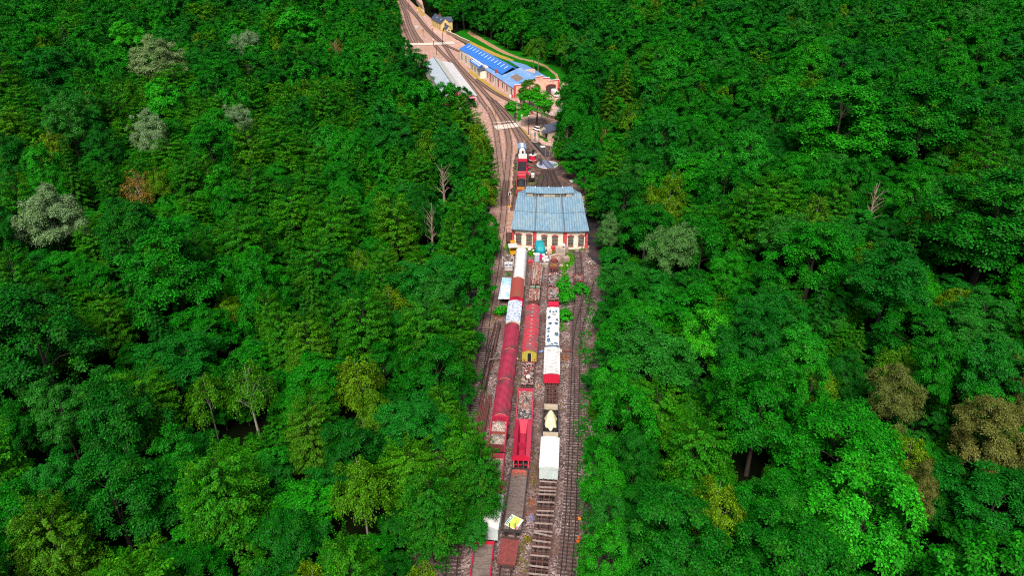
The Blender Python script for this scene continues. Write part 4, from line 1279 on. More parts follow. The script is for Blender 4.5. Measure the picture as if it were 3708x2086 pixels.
# red hopper
t, L = wagon('hopper_wagon', "empty bright red hopper wagon with sloping sides, middle siding", (1887, 1650), (1896, 1520), 3.25, ext=0.0)
w = 2.85; h = L / 2
for s in (-1, 1):
    b = MB()
    ox, ix = s * w / 2, s * 0.74
    v = [(ox, -h, 2.75), (ox, h, 2.75), (ix, h, 3.25), (ix, -h, 3.25), (ox, -h, 1.75), (ox, h, 1.75), (s * 0.45, h - 0.7, 1.5), (s * 0.45, -h + 0.7, 1.5)]
    b.add(v, [(0, 1, 2, 3) if s < 0 else (3, 2, 1, 0), (4, 5, 1, 0) if s < 0 else (0, 1, 5, 4), (3, 2, 6, 7) if s < 0 else (7, 6, 2, 3)])
    for i in range(6):
        y = -h + 0.3 + (L - 0.6) * i / 5; b.box(*sorted((ox, ox + s * 0.07)), y - 0.06, y + 0.06, 1.75, 2.7)
    b.build('side_panel', M_pinkred if s > 0 else M_crimson, t)  # right side lighter, left duller: the fall of light is put into the colour
for s in (-1, 1):
    b = MB(); y = s * h; yi = s * (h - 1.5)
    v = [(-w / 2, y, 2.75), (w / 2, y, 2.75), (0.74, y, 3.25), (-0.74, y, 3.25), (-w / 2, y, 2.1), (w / 2, y, 2.1), (0.45, yi, 1.5), (-0.45, yi, 1.5)]
    b.add(v, [(0, 1, 2, 3), (4, 5, 1, 0), (3, 2, 6, 7)])
    b.build('end_panel', M_brightred, t)
b = MB(); b.box(-0.6, 0.6, -h + 0.8, h - 0.8, 1.42, 1.5); b.build('hopper_floor', M_crimson, t)
b = MB(); b.add([(-0.72, -1.3, 3.0), (0.72, -1.3, 3.0), (0.5, -1.3, 1.5), (-0.5, -1.3, 1.5)], [(0, 1, 2, 3)]); b.add([(-0.72, -1.24, 3.0), (0.72, -1.24, 3.0), (0.5, -1.24, 1.5), (-0.5, -1.24, 1.5)], [(3, 2, 1, 0)]); b.box(-0.72, 0.72, -1.3, -1.24, 3.0, 3.05); b.build('partition', M_crimson, t)
b = MB()
for s in (-1, 1):
    b.bar((s * 1.15, -h - 1.0, 1.2), (s * 1.15, -h + 0.1, 2.1), 0.12); b.bar((s * 1.15, -h - 1.0, 1.2), (s * 1.15, -h - 0.02, 1.2), 0.14); b.bar((s * 0.4, -h - 0.5, 1.15), (s * 0.4, -h - 0.02, 2.2), 0.08)
b.bar((-1.2, -h - 1.0, 1.2), (1.2, -h - 1.0, 1.2), 0.2, 0.28); b.bar((-1.1, -h - 0.5, 1.65), (1.1, -h - 0.5, 1.65), 0.08)
b.build('end_platform', M_brightred, t)
running_gear(t, L + 1.6, 2.6, M_black, True, zf=1.12, bufmat=M_brightred)

# scrap wagon
t, L, w = open_wagon("red open wagon heaped with mixed scrap metal and pipes", (1897, 1519), (1905, 1407), 2.45, 2.8, M_pinkred, M_rust, 'scrap_wagon')
SCRAPW = (t, L, w)
M_scrap = []
for nm, c in (("pale", (0.46, 0.34, 0.28)), ("rust", (0.36, 0.13, 0.07)), ("grey", (0.30, 0.27, 0.28)), ("dark", (0.09, 0.075, 0.08)), ("white", (0.58, 0.50, 0.46)), ("pink", (0.42, 0.17, 0.14))):
    M_scrap.append(surf("scrap_" + nm, c, rough=0.7, scale=3.0))


def scrap(label, M0, n, bx, by, z0, zmax, seed, lmax=0.9, name='scrap_pile', weights=(3, 2, 2, 2, 2, 2), cat='scrap', kind='stuff', along_y=0.0, ysort=False):
    rr = random.Random(seed); mb = MB(); ws = [i for i, k in enumerate(weights) for _ in range(k)]
    for i in range(n):
        x = rr.uniform(-bx, bx); y = rr.uniform(-by, by)
        hmp = 1 - 0.55 * max(abs(x / bx), abs(y / by)) ** 3
        z = z0 + (zmax - z0) * hmp * (0.55 + 0.45 * rr.random())
        m = rr.choice(ws); k = rr.random(); a = rr.uniform(0, PI) if rr.random() > along_y else PI / 2 + rr.gauss(0, 0.1)
        l = rr.uniform(0.3, lmax)
        if ysort and y < -by * 0.35: m = rr.choice((2, 3, 3, 4)); l *= 0.6
        d = Vector((math.cos(a), math.sin(a), rr.uniform(-0.25, 0.25))) * l * 0.5
        d.x = max(-bx + abs(0), min(bx, d.x))
        c = Vector((max(-bx + abs(d.x), min(bx - abs(d.x), x)), max(-by + abs(d.y), min(by - abs(d.y), y)), z))
        if k < 0.5: mb.tube(c - d, c + d, rr.uniform(0.025, 0.06), n=5, mat=m)
        elif k < 0.75: mb.bar(c - d, c + d, rr.uniform(0.05, 0.12), rr.uniform(0.03, 0.12), m)
        elif k < 0.92: mb.cbox(c, (rr.uniform(.15, .45), rr.uniform(.15, .4), rr.uniform(.05, .25)), m, a, rr.uniform(-.6, .6), rr.uniform(-.6, .6))
        else: mb.blob(c, (rr.uniform(.1, .25),) * 3, i, 0.35, m, 6, 4)
    o = mb.build(name, M_scrap); o.matrix_basis = M0
    return tag(o, label, cat, None, kind)


scrap("tangle of pale pipes, bricks and rusty offcuts heaped in the red open wagon", SCRAPW[0].matrix_basis.copy() @ Matrix.Translation((0, 0, 0)), 620, 1.26, L / 2 - 0.2, 1.5, 2.45, 5, 1.2, ysort=True)

# rusty skeleton wagon with a few parts on it
def skeleton(label, near, far, z, w, mat, cross=7, rails2=0.32, name='skeleton_wagon', bogies=False, diag=True, ext=0.0, midplates=()):
    t, L = wagon(name, label, near, far, z, ext=ext)
    h = L / 2
    for s in (-1, 1):
        b = MB(); x = s * (w / 2 - 0.06); b.box(x - 0.06, x + 0.06, -h, h, z - 0.28, z); b.build('side_sill', mat, t)
        b = MB(); x = s * rails2; b.box(x - 0.07, x + 0.07, -h, h, z - 0.30, z - 0.006); b.build('centre_sill', mat, t)
    for i in range(cross):
        y = -h + 0.1 + (L - 0.2) * i / (cross - 1)
        b = MB(); b.box(-w / 2 + 0.12, w / 2 - 0.12, y - 0.08, y + 0.08, z - 0.2, z - 0.012); b.build('cross_beam', mat, t)
    if diag:
        for e in (-1, 1):
            for s in (-1, 1):
                b = MB(); b.bar((s * rails2, e * (h - 0.1), z - 0.05), (s * (w / 2 - 0.1), e * (h - 1.7), z - 0.05), 0.08); b.build('brace', mat, t)
    for y0, y1 in midplates:
        b = MB(); b.box(-w / 2 + 0.13, w / 2 - 0.13, y0, y1, z - 0.01, z + 0.012); b.build('deck_plate', M_rust, t)
    zf = z - 0.3
    if bogies:
        for s in (-1, 1):
            yb = s * (h - 2.4); b = MB()
            for q in (-1, 1): b.box(q * 0.98 - 0.06, q * 0.98 + 0.06, yb - 1.5, yb + 1.5, 0.5, 0.74)
            b.box(-0.98, 0.98, yb - 0.2, yb + 0.2, 0.55, 0.72); bo = b.build('bogie', M_black, t)
            for q in (-1, 1): wheelset(yb + q, bo)
    else:
        for s in (-1, 1): wheelset(s * h * 0.6, t)
    for e in (-1, 1):
        for s in (-1, 1):
            b = MB(); b.tube((s * 0.8, e * h, z - 0.14), (s * 0.8, e * (h + 0.4), z - 0.14), 0.075, n=8); b.tube((s * 0.8, e * (h + 0.4), z - 0.14), (s * 0.8, e * (h + 0.46), z - 0.14), 0.2, n=10); b.build('buffer', mat, t)
    return t, L, w


t, L, w = skeleton("rusty bare frame wagon holding odd machine parts, behind the scrap wagon", (1909, 1402), (1914, 1309), 1.35, 2.5, M_rustdark, 9, midplates=((-0.4, 0.5), (3.3, 3.95), (1.2, 2.1)))
scrap("loose levers, plates and a round drum lying on the rusty frame wagon", t.matrix_basis.copy(), 90, 1.1, L / 2 - 0.5, 1.36, 1.6, 9, 1.5, weights=(3, 1, 3, 1, 3, 1))
d = MB(); d.tube((0, 0, 0), (0, 0, 0.5), 0.3, n=14); o = d.build('drum', M_steel); o.matrix_basis = t.matrix_basis @ Matrix.Translation((0.75, -0.4, 1.37)); tag(o, "small grey upright drum on the right side of the rusty frame wagon", "drum")
d = MB(); d.tube((0, 0, 0), (0, 0, 0.12), 0.42, n=14); d.tube((0, 0, 0.12), (0, 0, 0.2), 0.2, n=10); o = d.build('plate_disc', M_scrap[4]); o.matrix_basis = t.matrix_basis @ Matrix.Translation((0.1, -1.3, 1.62)) @ Euler((0.5, 0.1, 0)).to_matrix().to_4x4(); tag(o, "white round dish lying tilted on the rusty frame wagon", "dish")

# long red coach
t, L = wagon('passenger_coach', "long red coach with yellow-green end and row of roof ventilators", (1917, 1267), (1931, 1099), 3.85, 'coach')
w = 2.85; h = L / 2
roof_part(t, w, -h, h, 3.1, 3.85, M_coachroof, over=0.08)
b = MB(); b.box(-w / 2, w / 2, -h + 0.05, h - 0.05, 1.06, 3.06); b.prism(arc(w / 2 - 0.02, 3.07, 3.74)[::-1], h - 0.12, h - 0.06); b.build('body', M_crimson, t)
for s in (-1, 1):
    for i in range(9):
        y = -h + 1.4 + i * (L - 2.8) / 8
        b = MB(); x0, x1 = sorted((s * w / 2, s * (w / 2 + 0.02))); b.box(x0, x1, y - 0.55, y + 0.55, 2.0, 2.85); b.build('window', M_glassdk, t)
for i in range(11):
    y = -h + 1.9 + i * (L - 2.6) / 10
    b = MB(); b.tube((0, y, 3.80), (0, y, 3.95), 0.10, n=10); b.tube((0, y, 3.95), (0, y, 4.05), 0.24, 0.06, n=12); b.build('ventilator', M_steel, t)
e = MB(); e.box(-w / 2 + 0.02, w / 2 - 0.02, -h - 0.02, -h + 0.05, 1.1, 3.05); e.prism(arc(w / 2 - 0.04, 3.05, 3.68)[::-1], -h - 0.02, -h + 0.03); e = e.build('end_wall', M_yellowend, t)
b = MB(); b.box(-0.34, 0.34, -h - 0.05, -h - 0.02, 1.15, 3.0); b.build('gangway_door', M_black, e)
for s in (-1, 1):
    b = MB(); b.box(s * 0.42 - 0.06, s * 0.42 + 0.06, -h - 0.10, -h - 0.02, 1.1, 3.1); b.build('door_post', M_cream, t)
    b = MB(); b.tube((s * 1.05, -h - 0.08, 1.55), (s * 1.05, -h - 0.02, 1.55), 0.14, n=10); b.build('tail_lamp', M_brightred, t)
running_gear(t, L - 0.3, 2.7, M_black, True)

# rod wagons
for near, far, lb, lb2, sd in [((1939, 1040), (1947, 955), "flat wagon stacked with long pinkish point rods, nearest the shed", "long bundle of pale and rusty rods on the rod wagon nearest the shed", 21), ((1933, 1097), (1937, 1050), "short flat wagon of rods between the red coach and the longer rod wagon", "short bundle of rods and timbers next to the red coach", 22)]:
    t, L, w = skeleton(lb, near, far, 1.3, 2.6, M_rustdark, 6, name='rod_wagon', diag=False, midplates=((-L * 0 - 2.5, 2.5),))
    for y in (-L / 2 + 0.4, L / 2 - 0.4):
        b = MB(); b.box(-1.4, 1.4, y - 0.12, y + 0.12, 1.3, 1.55); b.build('bolster', M_rustdark, t)
    rr = random.Random(sd); mb = MB()
    for i in range(46):
        x = rr.uniform(-1.2, 1.2); l = (L - 0.5) * rr.uniform(0.6, 1.0); y = rr.uniform(-1, 1) * (L - 0.4 - l) / 2; z = 1.6 + rr.uniform(0, 0.45)
        mb.bar((x, y - l / 2, z), (x + rr.gauss(0, 0.08), y + l / 2, z), rr.uniform(0.06, 0.12), rr.uniform(0.05, 0.1), rr.choice((0, 0, 4, 5, 5, 1, 3)))
    for i in range(150):
        x = rr.uniform(-1.15, 1.15); y = rr.uniform(-L / 2 + 0.5, L / 2 - 0.5); mb.cbox((x, y, 1.75 + rr.uniform(0, 0.4)), (rr.uniform(.1, .4), rr.uniform(.1, .25), 0.1), rr.choice((0, 4, 5, 5, 3, 1)), rr.uniform(0, 3))
    o = mb.build('rod_bundle', M_scrap); o.matrix_basis = t.matrix_basis.copy(); tag(o, lb2, "rods", None, 'stuff')
RODB = (t, L)
for i, (x, y) in enumerate([(-0.55, L / 2 - 0.3), (0.75, L / 2 - 0.2)]):
    b = MB(); b.blob((0, 0, 0.25), (0.62 - 0.1 * i, 0.5, 0.3), 30 + i, 0.15); o = b.build('tarpaulin_bundle', surf("green_sheet", (0.16, 0.24, 0.16), (0.3, 0.34, 0.26), 2, 0.6)); o.matrix_basis = t.matrix_basis @ Matrix.Translation((x, y, 2.0)); tag(o, ["green-grey sheet bundle on the left of the short rod wagon", "green-grey sheet bundle on the right of the short rod wagon"][i], "bundle")

# ----- right siding
t, L, w = skeleton("longest rusty skeleton wagon crossed by pale planks, nearest of its siding", (1949, 2079), (1986, 1744), 1.4, 2.7, M_rustdark, 14, rails2=0.40, bogies=True, ext=0.8)
M0 = t.matrix_basis.copy(); rr = random.Random(3)
y = -L / 2 + 0.9
for i, (fy, pale, sk) in enumerate([(0.99, 1, 0), (0.925, 1, .05), (0.885, 1, .06), (0.845, 1, .05), (0.755, 0, .05), (0.66, 1, .06), (0.615, 1, .03), (0.525, 1, .03), (0.445, 0, .02), (0.415, 1, -.16), (0.345, 1, -.05), (0.29, 1, .0), (0.205, 1, 0.01), (0.105, 1, -.03), (0.035, 1, 0)]):
    b = MB(); b.box(-1.32 + rr.uniform(-.08, .05), 1.32 + rr.uniform(-.05, .06), -0.13, 0.13, 0, 0.09)
    o = b.build('plank', M_oldplank); o.matrix_basis = M0 @ Matrix.Translation((0, -L / 2 + L * fy, 1.405)) @ Matrix.Rotation(sk, 4, 'Z')
    tag(o, "pale worn plank lying across the longest rusty skeleton wagon", "plank", "planks lying across the long skeleton wagon")
van('C2', "white boxcar with plain pale roof and pale green end, right siding", (1987, 1691), (1993, 1580), 3.75, 2.85, M_white, M_palewall, M_palewall, doors=True, name='white_boxcar', arch=0.3)
t, L, w = open_wagon("grey open wagon with wheels and a yellow sheeted load", (1994, 1567), (1995, 1464), 2.3, 2.75, M_greyfr, M_black, 'open_goods_wagon', end=M_cream)
M0 = t.matrix_basis.copy()
for i, (x, yy, rx) in enumerate([(-0.72, 1.9, 0.15), (0.72, 1.95, -0.1), (0.05, 1.35, 0.0)]):
    b = MB(); b.tube((0, 0, 0), (0, 0, 0.14), 0.62, n=20); b.tube((0, 0, 0.14), (0, 0, 0.2), 0.2, n=12)
    o = b.build('spare_wheel', M_wheel); o.matrix_basis = M0 @ Matrix.Translation((x, yy, 1.2 + 0.22 * i)) @ Euler((rx, 0.15, 0)).to_matrix().to_4x4()
    tag(o, ["black spoked wheel in the left corner of the yellow-sheet wagon", "black spoked wheel in the right corner of the yellow-sheet wagon", "black wheel behind the tip of the yellow canvas"][i], "wheel")
g = np.random.default_rng(4); mb = MB(); n = 28; m = 14; vs = [(0.0, 1.25, 3.0)]
for j in range(1, m + 1):
    f = j / m
    for i in range(n):
        a = 2 * PI * i / n
        k = 1 + 0.10 * math.sin(a * 7) * f + g.uniform(-.04, .04)
        rx_, ry = 0.30 + 0.80 * f ** 0.8, 0.35 + 2.5 * f * (1 if math.sin(a) < 0 else 0.35)
        x = max(-1.22, min(1.22, rx_ * k * math.cos(a))); yv = 1.0 + ry * k * math.sin(a) - 0.2 * f
        vs.append((x, max(-L / 2 + 0.2, yv), 2.95 - 1.65 * f ** 0.8 - 0.1 * math.sin(a * 7) * f))
fs = [(0, 1 + i, 1 + (i + 1) % n) for i in range(n)]
for j in range(m - 1):
    fs += [(1 + j * n + i, 1 + (j + 1) * n + i, 1 + (j + 1) * n + (i + 1) % n, 1 + j * n + (i + 1) % n) for i in range(n)]
mb.add(vs, fs, 0, True); o = mb.build('canvas_cover', M_canvas); o.matrix_basis = M0; tag(o, "creased pale yellow canvas draped over machinery in the grey open wagon", "canvas")
skeleton("short narrow rusty underframe between the ribbed white roof and the grey wagon", (1995, 1462), (1997, 1382), 1.25, 2.0, M_rustdark, 7, rails2=0.28)
t, L, w = van('C5', "red wagon with ribbed white roof, right siding", (1998, 1352), (2000, 1255), 3.4, 2.85, M_ribwhite, M_crimson, M_brightred, name='white_ribbed_van', arch=0.25, doors=True)
# tarpaulin wagon with holes
t, L = wagon('patched_wagon', "long wagon under torn white sheeting with blue holes showing", (2000, 1247), (2003, 1110), 3.2)
w = 2.8; h = L / 2
b = MB(); b.box(-1.3, 1.3, -h + 0.1, h - 0.1, 1.06, 2.75); b.build('body', surf("blue_load", (0.10, 0.22, 0.38), (0.04, 0.07, 0.12), 0.9, 0.8, rough=0.5), t)
g = np.random.default_rng(9); mb = MB(); n = 26; m = 120; vs = []
holes = [(-0.75, -5.5, .35, .8), (0.75, -6.5, .4, .35), (-.1, -6.7, .4, .3), (-.85, -4.0, .25, .4), (.8, -3.2, .45, .7), (-.8, -2.4, .3, .35), (-.85, -1.2, .3, .45), (-0.55, 0.6, .38, .5), (.75, 0.7, .35, .5), (0.85, 2.2, .25, .6), (-.8, 2.9, .32, .6), (-.6, 5.4, .2, .6), (.7, 5.6, .22, .55), (.1, 5.3, .3, .25), (.3, 4.2, .5, .22)]
for j in range(m + 1):
    for i in range(n + 1):
        u = -1 + 2 * i / n; yv = -h + 2 * h * j / m
        x = u * 1.42; z = 3.05 - 0.22 * abs(u) ** 3 + 0.07 * math.sin(yv * 2.1 + u * 3) * math.cos(u * 4) + g.uniform(-.025, .025)
        if abs(u) > 0.93: z -= 0.75 + 0.1 * math.sin(yv * 3); x = math.copysign(1.42, u)
        vs.append((x + 0.05 * math.sin(yv * 2.7) * (abs(u) > .9), yv, z))
fs = []
for j in range(m):
    for i in range(n):
        cx = (-1 + 2 * (i + .5) / n) * 1.42; cy = -h + 2 * h * (j + .5) / m
        if any(((cx - a) / c) ** 2 + ((cy - b_) / d_) ** 2 < 1 + 0.35 * math.sin(cx * 9 + a * 5) * math.cos(cy * 7) for a, b_, c, d_ in holes): continue
        fs.append((j * (n + 1) + i, j * (n + 1) + i + 1, (j + 1) * (n + 1) + i + 1, (j + 1) * (n + 1) + i))
mb.add(vs, fs, 0, True); mb.build('sheeting', surf("torn_white_sheet", (0.80, 0.78, 0.73), (0.45, 0.38, 0.30), 1.3, 0.6, fine=3, stretch=(2.5, 0.6, 1), thresh=(0.5, 0.75)), t)
running_gear(t, L - 0.5, 2.6, M_rustdark, True)
t, L = wagon('brake_cab', "small bright red cab end standing between scrap and the torn white sheeting", (2004, 1107), (2004.5, 1092), 2.4)
b = MB(); b.box(-1.05, 1.05, -0.75, 0.75, 0.95, 2.3); b.build('body', M_brightred, t)
b = MB(); b.box(-1.1, -0.03, -0.8, 0.8, 2.3, 2.42); b.box(0.03, 1.1, -0.8, 0.8, 2.3, 2.42); b.build('roof', M_brightred, t)
for yy in (-0.4, 0.4): wheelset(yy, t, 10)
for near, far, lb, lb2, sd in [((2003, 1092), (2004, 1046), "flat scrap wagon next to the red cab end, right siding", "grey iron scrap on the flat wagon next to the red cab end", 41), ((2004, 1043), (2005, 992), "farther flat scrap wagon by the bushes, right siding", "pale twisted scrap on the farther flat wagon by the bushes", 42)]:
    t, L, w = skeleton(lb, near, far, 1.3, 2.6, M_rustdark, 6, name='scrap_flat_wagon', diag=False, midplates=((-2.4, 2.4),))
    b = MB(); b.box(-1.4, 1.4, L / 2 - 0.2, L / 2, 1.3, 1.85); b.build('end_board', M_rust, t)
    scrap(lb2, t.matrix_basis.copy(), 240, 1.2, L / 2 - 0.35, 1.35, 2.1, sd, 1.6, weights=(2, 1, 4, 4, 2, 1))
t, L, w = skeleton("rusty bogie frame with boxy motor at the end of the right siding", (2005, 988), (2007, 945), 1.3, 2.2, M_rustdark, 5, name='motor_trolley', diag=False, midplates=((-1, 1),))
b = MB(); b.box(-0.5, 0.5, 1.4, 2.4, 1.3, 2.3); b.tube((-0.7, 1.9, 2.3), (0.7, 1.9, 2.3), 0.35, n=12); b.box(-0.7, 0.7, -0.8, 0.6, 1.3, 1.8); b.build('motor', M_rust, t)
b = MB()
for i in range(6): b.bar((-0.9 + .3 * i, -0.9, 1.9), (-0.7 + .3 * i, 0.4, 2.0), 0.06)
b.build('levers', M_yellowend, t)
# trolley on the right siding
t, L, w = skeleton("flat platelayers' trolley with tools standing on the far right track", (2094, 1024), (2096, 990), 0.95, 2.4, M_rustdark, 4, name='rail_trolley', diag=False, midplates=((-1.6, 1.7),))
scrap("blue-grey tools and pipes lying on the trolley", t.matrix_basis.copy(), 40, 1.0, 1.4, 0.98, 1.2, 51, 1.8, weights=(1, 1, 3, 3, 1, 1))
# ---------------------------------------------------------------- buildings
M_wallcream = surf("plaster_cream", (0.86, 0.80, 0.66), (0.74, 0.62, 0.42), 0.35, 0.5, fine=2.5, rough=0.9)
M_wallwhite = surf("plaster_white", (0.84, 0.78, 0.70), (0.72, 0.60, 0.50), 0.5, 0.5, fine=2.5, rough=0.9)
M_wallpeach = surf("plaster_peach", (0.78, 0.50, 0.38), (0.52, 0.26, 0.18), 0.5, 0.7, fine=2.5, rough=0.9)
M_wallyellow = surf("plaster_yellow", (0.80, 0.60, 0.26), (0.66, 0.46, 0.2), 0.4, 0.4, rough=0.9)
M_redtrim = surf("red_masonry", (0.56, 0.055, 0.065), (0.62, 0.17, 0.14), 0.8, 0.6, fine=4, rough=0.85)
M_brick = surf("red_brick", (0.42, 0.07, 0.055), (0.3, 0.05, 0.04), 1.5, 0.5, rough=0.9)
M_roofblue = ribbed("roof_steel_blue", (0.165, 0.275, 0.37), (0.24, 0.33, 0.36), 0.80, 1.1, 1.6, 'X', 0.6, 0.25, (1, 0.06, 1))
M_roofvivid = ribbed("roof_vivid_blue", (0.035, 0.17, 0.58), (0.05, 0.20, 0.55), 0.85, 1.05, 1.2, 'Y', 0.4, 0.3, (0.2, 1, 1))
M_rooflight = ribbed("roof_light_blue", (0.15, 0.31, 0.62), (0.30, 0.42, 0.62), 0.85, 1.05, 1.2, 'Y', 0.7, 0.35, (0.15, 1.5, 1))
M_slate = surf("slate_dark", (0.06, 0.075, 0.12), (0.10, 0.11, 0.15), 1.2, 0.5, rough=0.6)
M_greyroof = surf("grey_sheet_roof", (0.60, 0.58, 0.58), (0.50, 0.48, 0.48), 0.3, 0.5, fine=1.5, rough=0.7)
M_glaze = surf("roof_glazing", (0.46, 0.54, 0.62), (0.30, 0.38, 0.46), 0.6, 0.6, rough=0.35, spec=0.5)
M_flash = surf("ridge_flashing", (0.10, 0.13, 0.16), (0.16, 0.2, 0.22), 1.5, 0.5, rough=0.7)
M_sky = surf("skylight_strip", (0.52, 0.62, 0.74), (0.40, 0.50, 0.62), 1.0, 0.5, rough=0.4)
M_magenta = surf("shed_panel_red", (0.62, 0.015, 0.11), (0.5, 0.02, 0.09), 0.6, 0.4, rough=0.7)
M_door = surf("door_timber", (0.075, 0.048, 0.042), (0.04, 0.03, 0.03), 1.0, 0.6, rough=0.9, stretch=(5, 5, 0.6))
M_pane = surf("window_pane", (0.03, 0.03, 0.034), (0.22, 0.11, 0.03), 2.2, 0.8, fine=3, rough=0.25, spec=0.5, thresh=(0.5, 0.66))
M_frame = surf("window_frame", (0.40, 0.36, 0.30), (0.4, 0.34, 0.26), 2, 0.4, rough=0.8)


def poly_slab(mb, pts, th, mat=0):
    """a flat or gently folded sheet with thickness th below it (counter-clockwise seen from above)"""
    n = len(pts)
    top = [tuple(p) for p in pts]; bot = [(p[0], p[1], p[2] - th) for p in pts]
    mb.add(top + bot, [tuple(range(n)), tuple(reversed(range(n, 2 * n)))] + [(i, n + i, n + (i + 1) % n, (i + 1) % n) for i in range(n)], mat)


def arch_pts(w, h, rise, n=8):
    pts = [(-w / 2, 0), (w / 2, 0)]
    for i in range(n + 1):
        a = PI * i / n
        pts.append((w / 2 * math.cos(a), h - rise + rise * math.sin(a)))
    return pts


def wall_frame(p, q):
    """matrix: x along the wall from p to q, y into the building, z up"""
    p = Vector((*p, 0)); q = Vector((*q, 0)); x = (q - p).normalized(); y = Vector((-x.y, x.x, 0))
    M = Matrix((x, y, Vector((0, 0, 1)))).transposed().to_4x4(); M.translation = p
    return M


def opening(parent, M, s, z, w, h, rise=0.25, kind='window', lintel=True, nx=4, nz=6, pane=None, frame=None, trim=None, proud=0.0):
    """arched window or door on a wall: pane, bars, arch and sill"""
    Mw = M @ Matrix.Translation((s, -proud, z))
    pts = arch_pts(w, h, rise)
    b = MB(); v = [(x, -0.015, zz) for x, zz in pts] + [(x, 0.05, zz) for x, zz in pts]; n = len(pts)
    b.add(v, [tuple(range(n))] + [(i, i + n, (i + 1) % n + n, (i + 1) % n) for i in range(n)], 0, False, Mw)
    o = b.build(kind, pane or M_pane, parent)
    if nx:
        f = MB(); t = 0.02
        for i in range(nx + 1):
            x = -w / 2 + w * i / nx; f.box(x - t, x + t, -0.05, -0.018, 0, h - rise + (rise * math.sqrt(max(0, 1 - (2 * x / w) ** 2))) - 0.01, 0, Mw)
        for i in range(nz + 1):
            zz = (h - rise * 0.6) * i / nz; f.box(-w / 2, w / 2, -0.045, -0.02, zz - t, zz + t, 0, Mw)
        f.build('frame' if kind == 'window' else 'bars', frame or M_frame, o)
    if lintel:
        t = 0.34; l = MB(); k = 8
        out = [((w / 2 + t * 0.7) * math.cos(PI * i / k), h - rise - 0.05 + (rise + t) * math.sin(PI * i / k)) for i in range(k + 1)]
        inn = [((w / 2) * math.cos(PI * i / k), h - rise + rise * math.sin(PI * i / k)) for i in range(k + 1)]
        pr = out + inn[::-1]
        for i in range(k):
            q = [out[i], out[i + 1], inn[i + 1], inn[i]]
            l.add([(x, -0.07, zz) for x, zz in q] + [(x, -0.005, zz) for x, zz in q], [(3, 2, 1, 0), (0, 1, 5, 4), (2, 3, 7, 6)], 0, False, Mw)
        l.build('lintel', trim or M_redtrim, o)
        if kind == 'window':
            l = MB(); l.box(-w / 2 - 0.1, w / 2 + 0.1, -0.10, -0.005, -0.14, -0.002, 0, Mw); l.build('sill', trim or M_redtrim, o)
    return o


# ---- engine shed
sh = thing('engine_shed', "cream engine shed with blue-grey sheet roof and raised ridge vent, behind the wagons", 'shed', (9.6, 178, 0))
O = Vector((9.6, 178, 0))
Wp = [(0.30, 168.8), (5.75, 167.75), (13.40, 167.15), (18.95, 167.65)]
Bp = [(3.6, 189.6), (8.0, 188.8), (13.4, 188.6), (17.2, 189.3)]
lo = lambda p, z: (p[0] - O.x, p[1] - O.y, z)
HW = 5.25
wl_ = [lo(p, 0)[:2] for p in Wp]; bl_ = [lo(p, 0)[:2] for p in Bp]
ring = wl_ + bl_[::-1]; hs_ = [HW] * 4 + [7.3] * 4
b = MB(); n = len(ring)
b.add([(x, y, 0) for x, y in ring] + [(x, y, h) for (x, y), h in zip(ring, hs_)], [(i, (i + 1) % n, n + (i + 1) % n, n + i) for i in range(n)])
# gable ends up to the ridge
Rp = [(1.6, 182.3), (6.6, 181.4), (13.1, 181.1), (18.4, 181.9)]
for e in (0, 3):
    a, r, c = lo(Wp[e], HW), lo(Rp[e], 9.25), lo(Bp[e], 7.3)
    a, r, c = [(p[0] + (0.3 if e == 0 else -0.3), p[1], p[2]) for p in (a, r, c)]
    b.add([a, r, c], [(0, 1, 2) if e == 0 else (2, 1, 0)])
b.build('wall', M_wallcream, sh)
Ep = [(-0.30, 168.2), (5.78, 167.22), (13.25, 166.65), (19.42, 167.05)]
Kp = [(4.3, 190.3), (8.0, 189.6), (13.4, 189.4), (16.6, 190.0)]
b = MB()
for i in range(3):
    g_ = 0.03
    poly_slab(b, [lo(Ep[i], 5.30), lo(Ep[i + 1], 5.30), lo(Rp[i + 1], 9.45), lo(Rp[i], 9.45)], 0.14)
    poly_slab(b, [lo(Rp[i], 9.44), lo(Rp[i + 1], 9.44), lo(Kp[i + 1], 7.55), lo(Kp[i], 7.55)], 0.14)
b.build('roof', M_roofblue, sh)
for i in (1, 2):
    b = MB(); b.bar(Vector(lo(Ep[i], 5.36)), Vector(lo(Rp[i], 9.5)), 0.34, 0.08); b.build('valley_flashing', M_flash, sh)
for i in range(3):
    b = MB(); b.bar(Vector(lo(Ep[i], 5.22)) + Vector((0, -0.1, 0)), Vector(lo(Ep[i + 1], 5.22)) + Vector((0, -0.1, 0)), 0.22, 0.16); b.build('gutter', M_flash, sh)
b = MB()
for i in range(3): b.bar(Vector(lo(Ep[i], 5.345)).lerp(Vector(lo(Rp[i], 9.495)), 0.48), Vector(lo(Ep[i + 1], 5.345)).lerp(Vector(lo(Rp[i + 1], 9.495)), 0.48), 0.1, 0.05)
b.build('sheet_lap', M_flash, sh)
